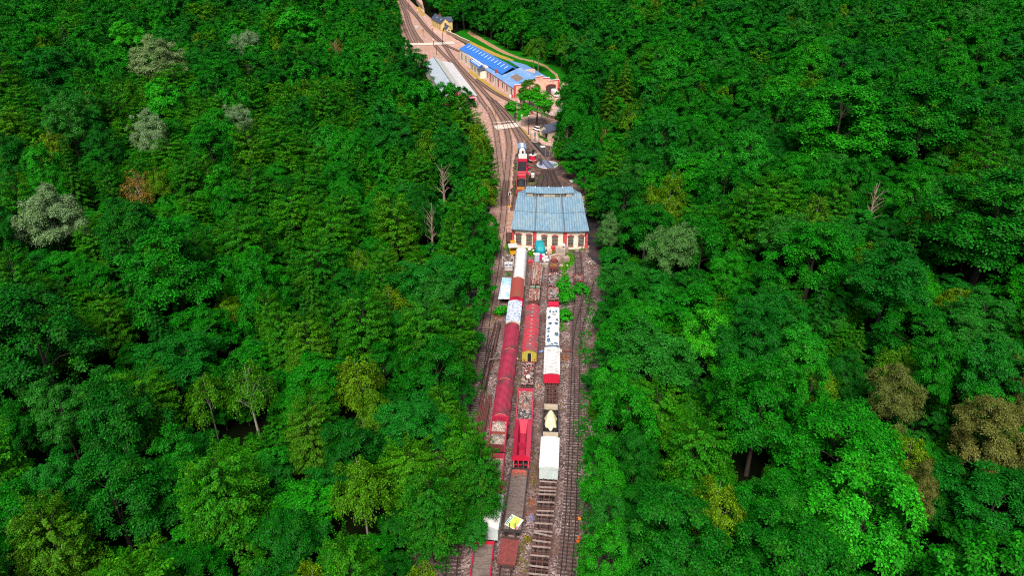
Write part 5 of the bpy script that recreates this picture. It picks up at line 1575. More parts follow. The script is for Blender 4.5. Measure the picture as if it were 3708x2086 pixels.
# facade
for p, q, cs in ((0, 1, (0.26, 0.745)), (1, 2, (0.32, 0.675)), (2, 3, (0.27, 0.75))):
    M = wall_frame(wl_[p], wl_[q]); L = (Vector(wl_[q]) - Vector(wl_[p])).length
    for c in cs: opening(sh, M, c * L, 0.85, 1.42, 2.95, 0.28, nx=5, nz=7)
for i, w_ in ((0, 0.55), (1, 0.95), (2, 0.95), (3, 0.55)):
    M = wall_frame(wl_[max(0, i - 1)], wl_[min(3, i + 1)]); M.translation = Vector((*wl_[i], 0))
    b = MB(); b.box(-w_ / 2, w_ / 2, -0.16, 0.1, 0, HW - 0.02, 0, M); b.build('pilaster', M_redtrim, sh)
for i in (0, 3):
    M = wall_frame(wl_[max(0, i - 1)], wl_[min(3, i + 1)]); M.translation = Vector((*wl_[i], 0))
    b = MB(); x = 0.45 if i == 0 else -0.45; b.tube(M @ Vector((x, -0.28, 4.35)), M @ Vector((x, -0.28, 4.0)), 0.06, 0.18, n=8); b.bar(M @ Vector((x, 0.02, 4.4)), M @ Vector((x, -0.28, 4.37)), 0.05); b.build('wall_lamp', M_black, sh)
b = MB(); M = wall_frame(wl_[2], wl_[3]); b.tube(M @ Vector((5.2, -0.12, 0)), M @ Vector((5.2, -0.12, 5.1)), 0.06, n=6); b.build('downpipe', M_pinkred, sh)
# ridge vent in three facets
Vf = [(3.95, 180.65), (7.0, 180.05), (12.75, 179.85), (15.95, 180.45)]
Vb = [(4.4, 184.4), (7.3, 183.9), (12.6, 183.7), (15.6, 184.2)]
vent = MB(); k = 4
ring = Vf + Vb[::-1]
vent.add([lo(p, 8.6) for p in ring] + [lo(p, 10.35) for p in ring], [(i, (i + 1) % 8, 8 + (i + 1) % 8, 8 + i) for i in range(8)])
vo = vent.build('ridge_vent', M_cream, sh)
b = MB()
for i in range(3):
    m0 = tuple((a + c) / 2 for a, c in zip(Vf[i], Vb[i])); m1 = tuple((a + c) / 2 for a, c in zip(Vf[i + 1], Vb[i + 1]))
    f0 = (Vf[i][0] - (0.35 if i == 0 else 0), Vf[i][1] - 0.4); f1 = (Vf[i + 1][0] + (0.35 if i == 2 else 0), Vf[i + 1][1] - 0.4)
    g0 = (Vb[i][0] - (0.35 if i == 0 else 0), Vb[i][1] + 0.4); g1 = (Vb[i + 1][0] + (0.35 if i == 2 else 0), Vb[i + 1][1] + 0.4)
    m0 = (m0[0] - (0.35 if i == 0 else 0), m0[1]); m1 = (m1[0] + (0.35 if i == 2 else 0), m1[1])
    poly_slab(b, [lo(f0, 10.3), lo(f1, 10.3), lo(m1, 11.1), lo(m0, 11.1)], 0.08); poly_slab(b, [lo(m0, 11.09), lo(m1, 11.09), lo(g1, 10.3), lo(g0, 10.3)], 0.08)
b.build('vent_roof', M_roofblue, vo)
for i, segs in enumerate(("LW", "WLLW", "WL")):
    p, q = Vf[i], Vf[i + 1]; M = wall_frame(lo(p, 0)[:2], lo(q, 0)[:2]); L = math.dist(p, q); n = len(segs)
    for j, c in enumerate(segs):
        x0, x1 = L * j / n + 0.08, L * (j + 1) / n - 0.08
        b = MB()
        if c == 'W':
            b.box(x0, x1, -0.04, 0.0, 9.22, 10.2, 0, M); o = b.build('vent_window', M_pane, vo)
            f = MB()
            for k in range(5): f.box(x0 + (x1 - x0) * k / 4 - 0.04, x0 + (x1 - x0) * k / 4 + 0.04, -0.08, -0.042, 9.2, 10.2, 0, M)
            for k in range(3): f.box(x0, x1, -0.075, -0.045, 9.2 + 0.48 * k, 9.26 + 0.48 * k, 0, M)
            f.build('frame', M_frame, o)
        else:
            b.box(x0, x1, -0.03, 0.0, 9.22, 10.2, 0, M)
            o = b.build('louvre', M_rust, vo)
            f = MB()
            for k in range(4): f.box(x0, x1, -0.12, -0.032, 9.25 + 0.25 * k, 9.40 + 0.25 * k, 0, M)
            f.build('slats', M_cream, o)
for x in (6.2, 9.8, 13.5):
    b = MB(); b.tube((x - O.x, 182.1 - O.y, 11.0), (x - O.x, 182.1 - O.y, 11.35), 0.2, 0.02, n=8); b.build('finial', M_white, vo)
b = MB(); b.tube((6.2 - O.x, 179.3 - O.y, 8.7), (6.2 - O.x, 179.3 - O.y, 11.2), 0.06, n=6); b.bar((6.1 - O.x, 178.6 - O.y, 8.75), (6.2 - O.x, 177.0 - O.y, 8.2), 0.22, 0.1); b.build('flue_pipe', M_steel, sh)

# ---- blue-roofed works
bw = thing('works_building', "long works building with vivid blue roof, arched red windows and stepped end wall", 'building', (0.82, 310.99, 0), R(20.8))
b = MB()
b.box(0, 20.4, 0.0, 36.8, 0, 4.15)
b.build('wall', M_wallwhite, bw)
b = MB(); b.box(0.0, 9.4, 37.0, 76.5, 0, 5.3)
b.add([(0, 76.5, 5.3), (9.4, 76.5, 5.3), (4.6, 76.5, 7.8)], [(2, 1, 0)]); b.build('hall_wall', M_wallwhite, bw)
b = MB()   # vivid roof
poly_slab(b, [(1.9, 20, 5.55), (7.0, 20, 8.05), (4.6, 77.2, 8.05), (-0.35, 77.2, 5.6)], 0.14)
poly_slab(b, [(7.0, 20, 8.04), (12.6, 20, 5.6), (9.8, 77.2, 5.5), (4.6, 77.2, 8.04)], 0.14)
b.build('vivid_roof', M_roofvivid, bw)
b = MB()
for i in range(13):
    y = 24 + i * 4.05; f = (y - 20) / 57.2
    xa, xr = 1.9 - 2.25 * f, 7.0 - 2.4 * f
    p0 = Vector((xa + (xr - xa) * 0.52, y, 5.55 + 2.5 * 0.52 + 0.05)); p1 = Vector((xa + (xr - xa) * 0.9, y, 5.55 + 2.5 * 0.9 + 0.05))
    b.bar(p0, p1, 0.75, 0.06)
b.build('skylight_strip', M_sky, bw)
b = MB(); b.bar((7.0, 19.95, 8.1), (4.6, 77.2, 8.1), 0.4, 0.1); b.build('ridge_cap', M_rooflight, bw)
b = MB()   # lower light-blue roof
poly_slab(b, [(-0.3, 0.25, 4.2), (10.5, 0.25, 7.75), (10.5, 19.9, 7.75), (-0.3, 19.9, 4.2)], 0.12)
poly_slab(b, [(-0.3, 19.9, 4.2), (3.4, 19.9, 5.4), (2.6, 37.2, 5.3), (-0.3, 37.2, 4.2)], 0.12)
poly_slab(b, [(10.5, 0.25, 7.75), (20.6, 0.25, 4.4), (20.6, 37, 4.4), (10.5, 37, 7.75)], 0.12)
b.build('lower_roof', M_rooflight, bw)
b = MB(); q = lambda x, y: (x, y, 4.2 + (x + 0.3) * 3.55 / 10.8 + 0.05)
poly_slab(b, [q(3.4, 5.2), q(6.6, 5.2), q(6.6, 14), q(3.4, 14)], 0.06); b.build('rust_skylight', surf("rusty_glazing", (0.23, 0.17, 0.14), (0.12, 0.08, 0.07), 1.2, 0.7, rough=0.7, stretch=(3, 1, 1)), bw)
M_ = wall_frame((0, 36.8), (0, 0))
for y, w_, h_, k in ((3, 1.4, 2.1, 'window'), (8.5, 1.4, 2.1, 'window'), (14, 1.4, 2.1, 'window'), (19.5, 1.7, 3.2, 'door'), (26.5, 1.4, 2.1, 'window'), (30.3, 1.7, 3.2, 'door'), (34.2, 1.4, 2.1, 'window')):
    opening(bw, M_, 36.8 - y, 1.0 if k == 'window' else 0.05, w_, h_, 0.6, k, True, 2, 3, pane=M_pane if k == 'window' else M_brick)
for y in (5.8, 11.3, 17, 23.2, 28.4, 32.2):
    b = MB(); b.box(-0.1, -0.004, y - 0.1, y + 0.1, 0, 4.0); b.build('downpipe', M_redtrim, bw)
b = MB(); b.box(-0.12, -0.003, 0.2, 36.6, 3.75, 4.05); b.build('eaves_band', M_redtrim, bw)
# stepped end wall
b = MB(); steps = [(0.0, 5.0, 5.5), (5.0, 9.6, 6.7), (9.6, 13.0, 8.3), (13.0, 16.2, 7.4), (16.2, 20.7, 6.1)]
for x0, x1, z in steps: b.box(x0, x1, -0.38, -0.002, 0, z)
e = b.build('end_wall', M_wallpeach, bw)
for x0, x1, z in steps:
    b = MB(); b.box(x0 - 0.06, x1 + 0.06, -0.5, 0.08, z, z + 0.14); b.build('coping', M_white, e)
    b = MB(); b.box(x0 + 0.02, x1 - 0.02, -0.43, -0.385, z - 0.38, z - 0.02); b.build('brick_band', M_redtrim, e)
for x in (0.0, 20.1):
    b = MB(); b.box(x - 0.05, x + 0.65, -0.47, 0.12, 0, 5.3 if x < 5 else 6.05); b.build('corner_pier', M_redtrim, e)
M_ = wall_frame((0, -0.38), (20.7, -0.38))
opening(e, M_, 2.6, 0.05, 1.25, 2.9, 0.6, 'door', True, 2, 3, pane=M_greyfr)
opening(e, M_, 16.9, 0.05, 4.6, 4.3, 1.0, 'door', True, 0, 0, pane=M_door)
b = MB(); b.box(10.6, 15.4, 14.0, 14.5, 5.2, 7.9); b.build('back_parapet', M_wallpeach, bw)
# annexes on the track side
b = MB(); b.box(-1.6, -0.002, 41.2, 55, 0, 4.1); b.build('annex_wall', M_wallwhite, bw)
b = MB(); poly_slab(b, [(-1.95, 40.9, 4.15), (0.9, 40.9, 5.55), (0.9, 55.4, 5.55), (-1.95, 55.4, 4.15)], 0.12); b.build('annex_roof', M_roofvivid, bw)
for i in range(6):
    y = 43 + i * 2.1; b = MB(); b.bar((-1.5, y, 4.15 + 0.22 + 0.05), (0.5, y, 4.15 + 1.2 + 0.05), 0.8, 0.08); b.build('skylight', M_white, bw)
b = MB(); b.box(-2.6, -0.002, 36.9, 41.1, 0, 3.5); b.build('porch_wall', M_wallcream, bw)
b = MB(); poly_slab(b, [(-3.0, 36.5, 3.5), (0.6, 36.5, 4.6), (0.6, 41.3, 4.6), (-3.0, 41.3, 3.5)], 0.12); b.build('porch_roof', M_slate, bw)
M_ = wall_frame((-1.6, 55), (-1.6, 41.2))
for s in (1.4, 3.6, 6.2, 8.4, 11.2): opening(bw, M_, s, 0.7, 0.95, 2.4, 0.12, 'window', False, 2, 3)
M_ = wall_frame((-2.6, 41.1), (-2.6, 36.9))
for s in (0.9, 2.1, 3.3): opening(bw, M_, s, 0.9, 0.6, 1.8, 0.1, 'window', False, 2, 3)
M_ = wall_frame((0, 76.5), (0, 55))
for s in (2.8, 9.6, 16.6): opening(bw, M_, s, 0.8, 1.6, 3.4, 0.2, 'window', False, 3, 4)
for y in (55.6, 62.3, 69, 76.3): b = MB(); b.box(-0.12, -0.004, y - 0.22, y + 0.2, 0, 5.2); b.build('pilaster', M_cream, bw)
b = MB(); b.box(0.9, 1.8, 25.4, 26.4, 4.6, 6.3); b.build('chimney', M_brick, bw)

# ---- grey-roofed shed on the left
gs = thing('train_shed', "long shed with pale grey roof, glazed far slope and red gable beside the tracks", 'shed', (-14.38, 297.48, 0), R(13.8))
prof = [(0.0, 4.75), (-4.7, 5.9), (-8.6, 7.9), (-13.2, 5.0)]
b = MB(); b.box(-12.9, -0.25, 0.3, 60, 0, 4.6); b.build('wall', M_wallwhite, gs)
b = MB(); ring = [(-0.25, 0), (-0.25, 4.55), (-4.7, 5.75), (-8.6, 7.75), (-12.9, 4.95), (-12.9, 0)]
b.add([(x, 0.12, z) for x, z in ring] + [(x, 0.29, z) for x, z in ring], [tuple(reversed(range(6)))[::-1], tuple(reversed(range(6, 12)))]); gb = b.build('gable', M_magenta, gs)
for (xa, za), (xb, zb) in (((-0.3, 0.0), (-0.3, 4.5)), ((-5.4, 0), (-5.4, 5.9)), ((-0.3, 4.35), (-4.7, 5.55)), ((-4.7, 5.55), (-8.6, 7.55)), ((-8.6, 7.55), (-12.8, 4.9)), ((-0.3, 3.9), (-12.8, 3.9)), ((-9.2, 3.9), (-9.2, 7.2)), ((-7.3, 3.9), (-7.3, 6.8))):
    f = MB(); f.bar((xa, 0.08, za), (xb, 0.08, zb), 0.24, 0.1, up=(0, 1, 0)); f.build('white_trim', M_white, gb)
d = opening(gb, wall_frame((-5.4, 0.11), (-0.3, 0.11)), 2.6, 0.05, 4.0, 3.7, 0.7, 'door', False, 0, 0, pane=M_door)
for s in (-1, 1):
    for z in (1.0, 2.5):
        f = MB(); f.box(-2.8 + s * 1.7 - 0.5, -2.8 + s * 1.7 + 0.5, 0.02, 0.07, z, z + 0.12); f.build('hinge_strap', M_white, d)
b = MB()
poly_slab(b, [(0.25, -0.3, 4.7), (0.25, 60.3, 4.7), (-4.7, 60.3, 5.95), (-4.7, -0.3, 5.95)], 0.12)
b.build('lower_roof', M_greyroof, gs)
b = MB(); poly_slab(b, [(-4.7, -0.3, 5.96), (-4.7, 60.3, 5.96), (-8.6, 60.3, 7.95), (-8.6, -0.3, 7.95)], 0.12); b.build('upper_roof', surf("moss_grey_roof", (0.50, 0.50, 0.45), (0.40, 0.42, 0.34), 0.4, 0.6, rough=0.8), gs)
b = MB(); poly_slab(b, [(-8.6, -0.3, 7.96), (-8.6, 60.3, 7.96), (-13.4, 60.3, 4.9), (-13.4, -0.3, 4.9)], 0.12); gl = b.build('glazed_roof', M_glaze, gs)
b = MB()
for i in range(24): y = 0.5 + i * 2.55; b.bar((-8.7, y, 7.98), (-13.3, y, 5.05), 0.14, 0.06)
b.build('glazing_bars', M_greyroof, gl)
b = MB(); b.bar((-8.6, -0.3, 8.02), (-8.6, 60.3, 8.02), 0.3, 0.1); b.build('ridge_cap', M_flash, gs)
b = MB(); b.bar((0.28, -0.3, 4.6), (0.28, 60.3, 4.6), 0.2, 0.2); b.build('gutter', M_black, gs)
b = MB(); b.tube((-6.5, 2.0, 6.8), (-6.5, 2.0, 7.8), 0.12, n=8); b.build('vent_pipe', M_steel, gs)
# blue and white awning in front of it
aw = thing('awning', "blue and white sloped awning in front of the red gable", 'awning', (-19.5, 288.5, 0), R(13.8))
b = MB(); poly_slab(b, [(-3.4, -4, 2.4), (-0.6, -4, 3.3), (-0.6, 8, 3.3), (-3.4, 8, 2.4)], 0.08); b.build('white_canopy', M_white, aw)
b = MB(); poly_slab(b, [(-0.6, -4, 3.31), (2.2, -4, 2.4), (2.2, 8, 2.4), (-0.6, 8, 3.31)], 0.08); b.build('blue_canopy', M_rooflight, aw)
for x in (-3.3, 2.1):
    for y in (-3.8, 2, 7.8): b = MB(); b.tube((x, y, 0), (x, y, 2.4), 0.07, n=6); b.build('post', M_steel, aw)

# ---- houses and hut
def gable_house(name, label, p, q, depth, hw, hr, wall, roof, over=0.3, cat='house'):
    """gable wall from p to q, ridge running back by depth"""
    t = thing(name, label, cat, (p[0], p[1], 0)); d = Vector((q[0] - p[0], q[1] - p[1], 0)); w = d.length
    t.rotation_euler = (0, 0, math.atan2(d.y, d.x))
    b = MB(); b.box(0, w, 0, depth, 0, hw)
    for y in (0, depth): b.add([(0, y, hw), (w, y, hw), (w / 2, y, hr - 0.05)], [(0, 1, 2) if y == 0 else (2, 1, 0)])
    b.build('wall', wall, t)
    b = MB(); k = (hr - hw) / (w / 2) * over
    poly_slab(b, [(-over, -over, hw - k), (w / 2, -over, hr), (w / 2, depth + over, hr), (-over, depth + over, hw - k)], 0.12)
    poly_slab(b, [(w / 2, -over, hr - 0.002), (w + over, -over, hw - k), (w + over, depth + over, hw - k), (w / 2, depth + over, hr - 0.002)], 0.12)
    b.build('roof', roof, t)
    return t, w


t, w = gable_house('yellow_house', "yellow station house with dark slate roof beside the upper road", (-42.5, 459.5), (-37.6, 461.6), 19.0, 4.9, 7.6, M_wallyellow, M_slate)
b = MB(); poly_slab(b, [(w / 2, 6.2, 7.3), (w + 3.4, 6.2, 7.3), (w + 3.4, 9.2, 5.0), (w / 2, 9.2, 5.0)], 0.1); poly_slab(b, [(w / 2, 6.19, 7.3), (w / 2, 3.2, 5.0), (w + 3.4, 3.2, 5.0), (w + 3.4, 6.19, 7.3)], 0.1); b.build('cross_roof', M_slate, t)
b = MB(); b.box(w + 0.01, w + 3.0, 3.6, 8.8, 0, 4.9); b.build('wing_wall', M_wallyellow, t)
opening(t, wall_frame((0, 0), (w, 0)), w * 0.5, 3.3, 1.3, 1.5, 0.05, 'window', False, 2, 2); opening(t, wall_frame((0, 0), (w, 0)), w * 0.3, 0.1, 1.1, 2.2, 0.2, 'door', False, 0, 0, pane=M_door)
for s in (3, 7, 11, 15):
    opening(t, wall_frame((0, 19), (0, 0)), s, 3.0, 1.0, 1.4, 0.05, 'window', False, 2, 2); opening(t, wall_frame((0, 19), (0, 0)), s, 0.8, 1.0, 1.5, 0.05, 'window', False, 2, 2)
for y in (4, 11.5):
    b = MB(); b.bar((1.0, y, 4.9 + 2.7 * 0.42 + 0.08), (1.6, y, 4.9 + 2.7 * 0.66 + 0.08), 0.8, 0.08); b.build('roof_window', M_sky, t)
b = MB(); b.box(w / 2 - 0.4, w / 2 + 0.4, 9.6, 10.4, 7.2, 8.5); b.build('chimney', M_brick, t)
t, w = gable_house('outbuilding', "small yellow annex with steep dark roof in front of the yellow house", (-38.8, 452.8), (-36.2, 453.9), 4.5, 3.0, 4.7, M_wallyellow, M_slate, cat='outbuilding')
opening(t, wall_frame((0, 0), (w, 0)), w * 0.5, 0.3, 0.9, 2.0, 0.3, 'door', False, 0, 0, pane=M_door)
t, w = gable_house('cream_hut', "little cream hut with dark roof and glazed panel under the weeping birch", (10.2, 260.2), (13.3, 256.3), 7.0, 2.9, 4.5, M_wallpeach if False else M_cream, M_slate, 0.4, 'hut')
b = MB(); b.add([(-0.35, 0.2, 2.77), (w / 2 - 0.3, 0.2, 4.37), (w / 2 - 0.3, 3.0, 4.37), (-0.35, 3.0, 2.77)], [(0, 1, 2, 3)]); b.build('roof_panel', M_glaze, t)
b = MB(); b.tube((w * 0.5, -0.06, 3.2), (w * 0.5, -0.01, 3.2), 0.35, n=14); b.build('round_window', M_white, t)
opening(t, wall_frame((0, 0), (w, 0)), w * 0.72, 0.05, 0.95, 2.1, 0.05, 'door', False, 0, 0, pane=M_door); opening(t, wall_frame((0, 0), (w, 0)), w * 0.25, 1.0, 0.6, 0.9, 0.05, 'window', False, 2, 2)
b = MB(); poly_slab(b, [(w * 0.45, -1.4, 2.35), (w + 0.2, -1.4, 2.35), (w + 0.2, -0.01, 2.75), (w * 0.45, -0.01, 2.75)], 0.08); b.build('porch_roof', M_slate, t)
# retaining wall and the stone wall at the upper road
rw = thing('stone_wall', "rough stone retaining wall below the grass path near the yellow house", 'wall', (*xy(1618, 122), 0))
b = MB(); pts = [xy(*p) for p in [(1618, 122), (1645, 134), (1672, 148), (1700, 160)]]
for i in range(3): b.bar(Vector((*pts[i], 1.0)) - rw.location, Vector((*pts[i + 1], 0.9)) - rw.location, 0.6, 2.0)
b.build('masonry', surf("rough_stone", (0.34, 0.24, 0.17), (0.2, 0.13, 0.09), 1.2, 0.8, rough=0.95), rw)
b = MB()
for i in range(3): b.bar(Vector((*pts[i], 2.06)) - rw.location, Vector((*pts[i + 1], 1.96)) - rw.location, 0.7, 0.12)
b.build('coping', M_slab, rw)
rw = thing('stone_wall', "tall stone wall between the tracks and the upper road at the top of the photo", 'wall', (*xy(1501, -10), 0))
b = MB(); pts = [xy(*p) for p in [(1501, -20), (1510, 10), (1519, 22), (1531, 33)]]
for i in range(3): b.bar(Vector((*pts[i], 1.4)) - rw.location, Vector((*pts[i + 1], 1.4)) - rw.location, 0.6, 2.8)
b.build('masonry', surf("rough_stone_pale", (0.40, 0.29, 0.22), (0.24, 0.16, 0.12), 1.0, 0.8, rough=0.95), rw)
# ---------------------------------------------------------------- turntable, engine and yard furniture
def put(o, x, y, z=0.0, rz=0.0):
    o.location = (x, y, z); o.rotation_euler = (0, 0, rz); return o


def single(mb, name, mat, label, cat, x, y, rz=0.0, z=0.0, group=None):
    o = mb.build(name, mat); put(o, x, y, z, rz); return tag(o, label, cat, group)


tt = thing('turntable', "small round turntable with blue-grey deck and twin bridge girders behind the shed", 'turntable', (11.63, 229.05, 0))
M_ttdeck = surf("turntable_plate", (0.30, 0.35, 0.52), (0.22, 0.25, 0.38), 0.6, 0.6, fine=3, rough=0.6)
b = MB(); b.tube((0, 0, 0.0), (0, 0, 0.10), 3.3, n=40); b.build('deck', M_ttdeck, tt)
b = MB()
for i in range(40):
    a0, a1 = 2 * PI * i / 40, 2 * PI * (i + 1) / 40
    b.add([(r * math.cos(a), r * math.sin(a), z) for z in (0.0, 0.2) for r, a in ((3.31, a0), (3.31, a1), (3.55, a1), (3.55, a0))], [(4, 7, 6, 5), (0, 1, 5, 4), (2, 3, 7, 6)])
b.build('rim', M_slab, tt)
bd = Vector((10.99 - 6.95, 234.9 - 250.65, 0)).normalized()
br = MB(); n_ = Vector((bd.y, -bd.x, 0))
for s in (-0.95, -0.55, 0.55, 0.95): br.bar(-bd * 3.9 + n_ * s + Vector((0, 0, 0.42)), bd * 3.9 + n_ * s + Vector((0, 0, 0.42)), 0.16 if abs(s) > 0.8 else 0.22, 0.3 if abs(s) < 0.8 else 0.5)
br.bar(-bd * 3.9 + Vector((0, 0, 0.3)), bd * 3.9 + Vector((0, 0, 0.3)), 0.8, 0.12); br.build('bridge', surf("bridge_steel", (0.20, 0.22, 0.32), (0.10, 0.10, 0.14), 1, 0.6, rough=0.6), tt)
b = MB(); b.box(-2.6, -1.7, -0.5, 0.4, 0.1, 1.9); b.build('control_cabinet', M_greyfr, tt)
pit = Vector((6.95, 250.65, 0)); pe = Vector((10.5, 236.8, 0)); m_ = (pit + pe) / 2; d_ = pe - pit
b = MB(); b.box(-1.0, 1.0, -d_.length / 2, d_.length / 2, 0, 0.55); b.box(-1.15, -1.0, -d_.length / 2, d_.length / 2, 0, 0.7); b.box(1.0, 1.15, -d_.length / 2, d_.length / 2, 0, 0.7)
single(b, 'ash_platform', surf("dark_platform", (0.045, 0.042, 0.05), (0.12, 0.09, 0.07), 0.8, 0.6, rough=0.7), "long dark raised platform leading down to the turntable", "platform", m_.x + 1.6, m_.y, math.atan2(-d_.x, d_.y))

# white and blue-grey engine
en = thing('steam_engine', "engine with cream boiler and blue-grey cab roof on the coal track", 'engine', (3.45, 235.3, 0), R(1))
b = MB(); b.box(-1.3, 1.3, -6.6, 6.6, 0.9, 1.3); b.build('underframe', M_black, en)
b = MB(); b.tube((0, -5.4, 2.3), (0, 1.0, 2.3), 1.1, n=18); b.build('boiler', M_whitedirty, en)
b = MB(); b.blob((0, -1.4, 3.1), (0.7, 0.8, 0.8), 3, 0.02, 0, 14, 8); b.build('dome', M_white, en)
b = MB(); b.tube((0, -4.4, 3.2), (0, -4.4, 4.1), 0.3, 0.36, n=12); b.build('chimney', M_black, en)
for s in (-1, 1): b = MB(); b.box(*sorted((s * 0.85, s * 1.35)), -5.8, -2.5, 1.3, 2.6); b.build('side_tank', M_whitedirty, en)
b = MB(); b.box(-1.3, 1.3, 1.1, 6.2, 1.3, 3.0); b.build('cab', M_greyfr, en)
roof_part(en, 2.7, 1.0, 6.4, 3.05, 3.5, surf("blue_grey_roof", (0.22, 0.30, 0.46), (0.3, 0.36, 0.48), 0.8, 0.6, rough=0.5), name='cab_roof')
b = MB(); b.box(-0.45, 0.45, 1.6, 5.2, 3.5, 3.72); b.build('roof_hatch', M_white, en)
for y in (-4.5, -1.8, 1.2, 4.2): wheelset(y, en)
wg, L, w = open_wagon("coal wagon with bright red near end between the engine and the rusty wagon", (1890, 620), (1893, 574), 2.5, 2.9, M_crimson, M_coal, 'coal_wagon', end=M_brightred, floor_z=1.6)
b = MB(); b.add([(-1.45, -L / 2 - 0.02, 2.5), (1.45, -L / 2 - 0.02, 2.5), (1.3, -L / 2 - 1.1, 1.3), (-1.3, -L / 2 - 1.1, 1.3)], [(3, 2, 1, 0)]); b.box(-1.3, 1.3, -L / 2 - 1.15, -L / 2 - 1.05, 0.95, 1.5); b.build('chute', M_brightred, wg)
wg2, L2, w2 = open_wagon("rusty wagon half filled with a coal heap, nearest the shed's rear", (1885, 688), (1889, 624), 2.3, 2.8, M_brownred, M_rust, 'coal_wagon', gear=M_rustdark)
heap("black coal heap in the rusty wagon behind the shed", (wg2, L2, w2), 1.2, 1.27, 2.6, 1.4, 1.1, M_coal, 'coal_heap', 'coal heap', 6)
b = MB()
for k in range(4): b.bar((-1.1, -L2 / 2 + 0.5 + k * 0.9, 2.0), (1.1, -L2 / 2 + 0.5 + k * 0.9, 2.0), 0.12)
b.build('cross_bar', M_yellow, wg2)

# red tank with grey lid and swing crane
tk = thing('water_tank', "round red tank with grey lid standing between engine and turntable", 'tank', (6.85, 231.5, 0))
b = MB()
for a in range(4): b.tube((0.9 * math.cos(a * PI / 2 + .7), 0.9 * math.sin(a * PI / 2 + .7), 0), (0.9 * math.cos(a * PI / 2 + .7), 0.9 * math.sin(a * PI / 2 + .7), 1.0), 0.12, n=6)
b.build('legs', M_black, tk)
b = MB(); b.tube((0, 0, 1.0), (0, 0, 2.6), 1.1, n=12, smooth=False); b.build('shell', M_brightred, tk)
b = MB(); b.tube((0, 0, 0.92), (0, 0, 1.02), 1.25, n=16); b.tube((0, 0, 2.6), (0, 0, 2.7), 1.2, n=16); b.build('lid', M_greyroof, tk)
b = MB(); b.tube((0, 0, 2.7), (0, 0, 4.0), 0.28, n=8); b.tube((0, 0, 3.6), (0.9, 0.6, 4.0), 0.16, n=8); b.blob((0.2, 0.2, 4.1), (0.45, 0.4, 0.35), 2, 0.1); b.build('spout', M_black, tk)
# little digger
dg_ = thing('mini_digger', "small black and white digger with raised red arm beside the coal wagon", 'digger', (6.1, 214.5, 0))
b = MB()
for s in (-1, 1): b.box(*sorted((s * 0.6, s * 1.0)), -1.1, 1.1, 0, 0.6)
b.build('tracks', M_black, dg_)
b = MB(); b.box(-0.8, 0.8, -1.0, 1.0, 0.62, 1.5); b.build('body', M_black, dg_)
b = MB(); b.box(-0.1, 0.78, -0.9, 0.7, 1.5, 2.4); b.build('cab', M_cream, dg_)
b = MB(); b.box(-0.15, 0.83, -0.95, 0.75, 2.4, 2.5); b.build('cab_roof', M_white, dg_)
b = MB(); b.bar((-0.5, 0.8, 1.3), (-1.6, 2.2, 3.0), 0.25); b.bar((-1.6, 2.2, 3.0), (-0.9, 3.2, 3.4), 0.2); b.build('arm', M_brightred, dg_)
b = MB(); b.cbox((-0.6, 3.6, 3.1), (0.6, 0.5, 0.5), 0, 0.4, 0.5); b.build('bucket', M_brightred, dg_)


def box_on(px, py, dx, dy, dz, name, mat, label, cat, rz=0.0, group=None, top=None):
    x, y = xy(px, py)
    b = MB(); b.box(-dx / 2, dx / 2, -dy / 2, dy / 2, 0.0, dz)
    if top is None: return single(b, name, mat, label, cat, x, y, rz, 0, group)
    t = thing(name, label, cat, (x, y, 0), rz, group); b.build('body', mat, t)
    b = MB(); b.box(-dx / 2 - 0.05, dx / 2 + 0.05, -dy / 2 - 0.05, dy / 2 + 0.05, dz, dz + 0.06); b.build('lid', top, t)
    return t


def post(px, py, h, name, mat, label, cat, r=0.10, head=None, parts=()):
    x, y = xy(px, py); t = thing(name, label, cat, (x, y, 0))
    b = MB(); b.tube((0, 0, 0), (0, 0, h), r, r * 0.75, n=8); b.build('pole', mat, t)
    b = MB(); b.box(-r * 2, r * 2, -r * 2, r * 2, 0, 0.18); b.build('base', M_slab, t)
    for nm, kind, c, d, m in parts:
        b = MB()
        if kind == 'box': b.cbox(c, d)
        elif kind == 'disc': b.tube((c[0], c[1] - 0.03, c[2]), (c[0], c[1] + 0.03, c[2]), d, n=16)
        elif kind == 'ball': b.blob(c, (d, d, d), 1, 0.0, 0, 10, 6)
        b.build(nm, m, t)
    return t


M_redwhite = surf("barrier_red", (0.60, 0.03, 0.04), rough=0.6)
post(1914, 489, 7.2, 'lamp_post', M_black, "black lamp post beside the pale level crossing", "lamp post", 0.13, parts=[('lamp', 'ball', (0, 0, 7.2), 0.28, M_white), ('arm', 'box', (0.25, 0, 6.3), (0.7, 0.12, 0.12), M_black)])
post(1951, 530, 6.8, 'lamp_post', M_black, "black lamp post at the bend by the water crane", "lamp post", 0.12, parts=[('lamp', 'ball', (0, 0, 6.8), 0.22, M_white)])
post(1890, 458, 4.8, 'signal_post', M_greyfr, "signal post with yellow panel and red-white plate at the level crossing", "signal", 0.11, parts=[('yellow_panel', 'box', (0, -0.1, 4.5), (0.7, 0.1, 0.9), M_canvas), ('plate', 'box', (0.15, -0.14, 3.5), (0.9, 0.06, 0.55), M_white), ('red_bar', 'box', (0.15, -0.19, 3.5), (0.6, 0.03, 0.16), M_redwhite)])
post(1922, 512, 2.6, 'marker_post', M_rustdark, "short rusty marker post by the track to the turntable", "post", 0.08, parts=[('cap', 'ball', (0, 0, 2.6), 0.16, M_rust)])
t = post(1872, 441, 6.9, 'barrier_post', M_white, "raised red and white level-crossing barrier beside the dark cabinet", "barrier", 0.10)
for z0 in (1.2, 2.8, 4.4): b = MB(); b.tube((0, 0, z0), (0, 0, z0 + 0.8), 0.118, n=8); b.build('red_band', M_redwhite, t)
t = post(1767, 417, 3.6, 'barrier_post', M_white, "thin red and white post in front of the grey-roofed shed", "barrier", 0.10)
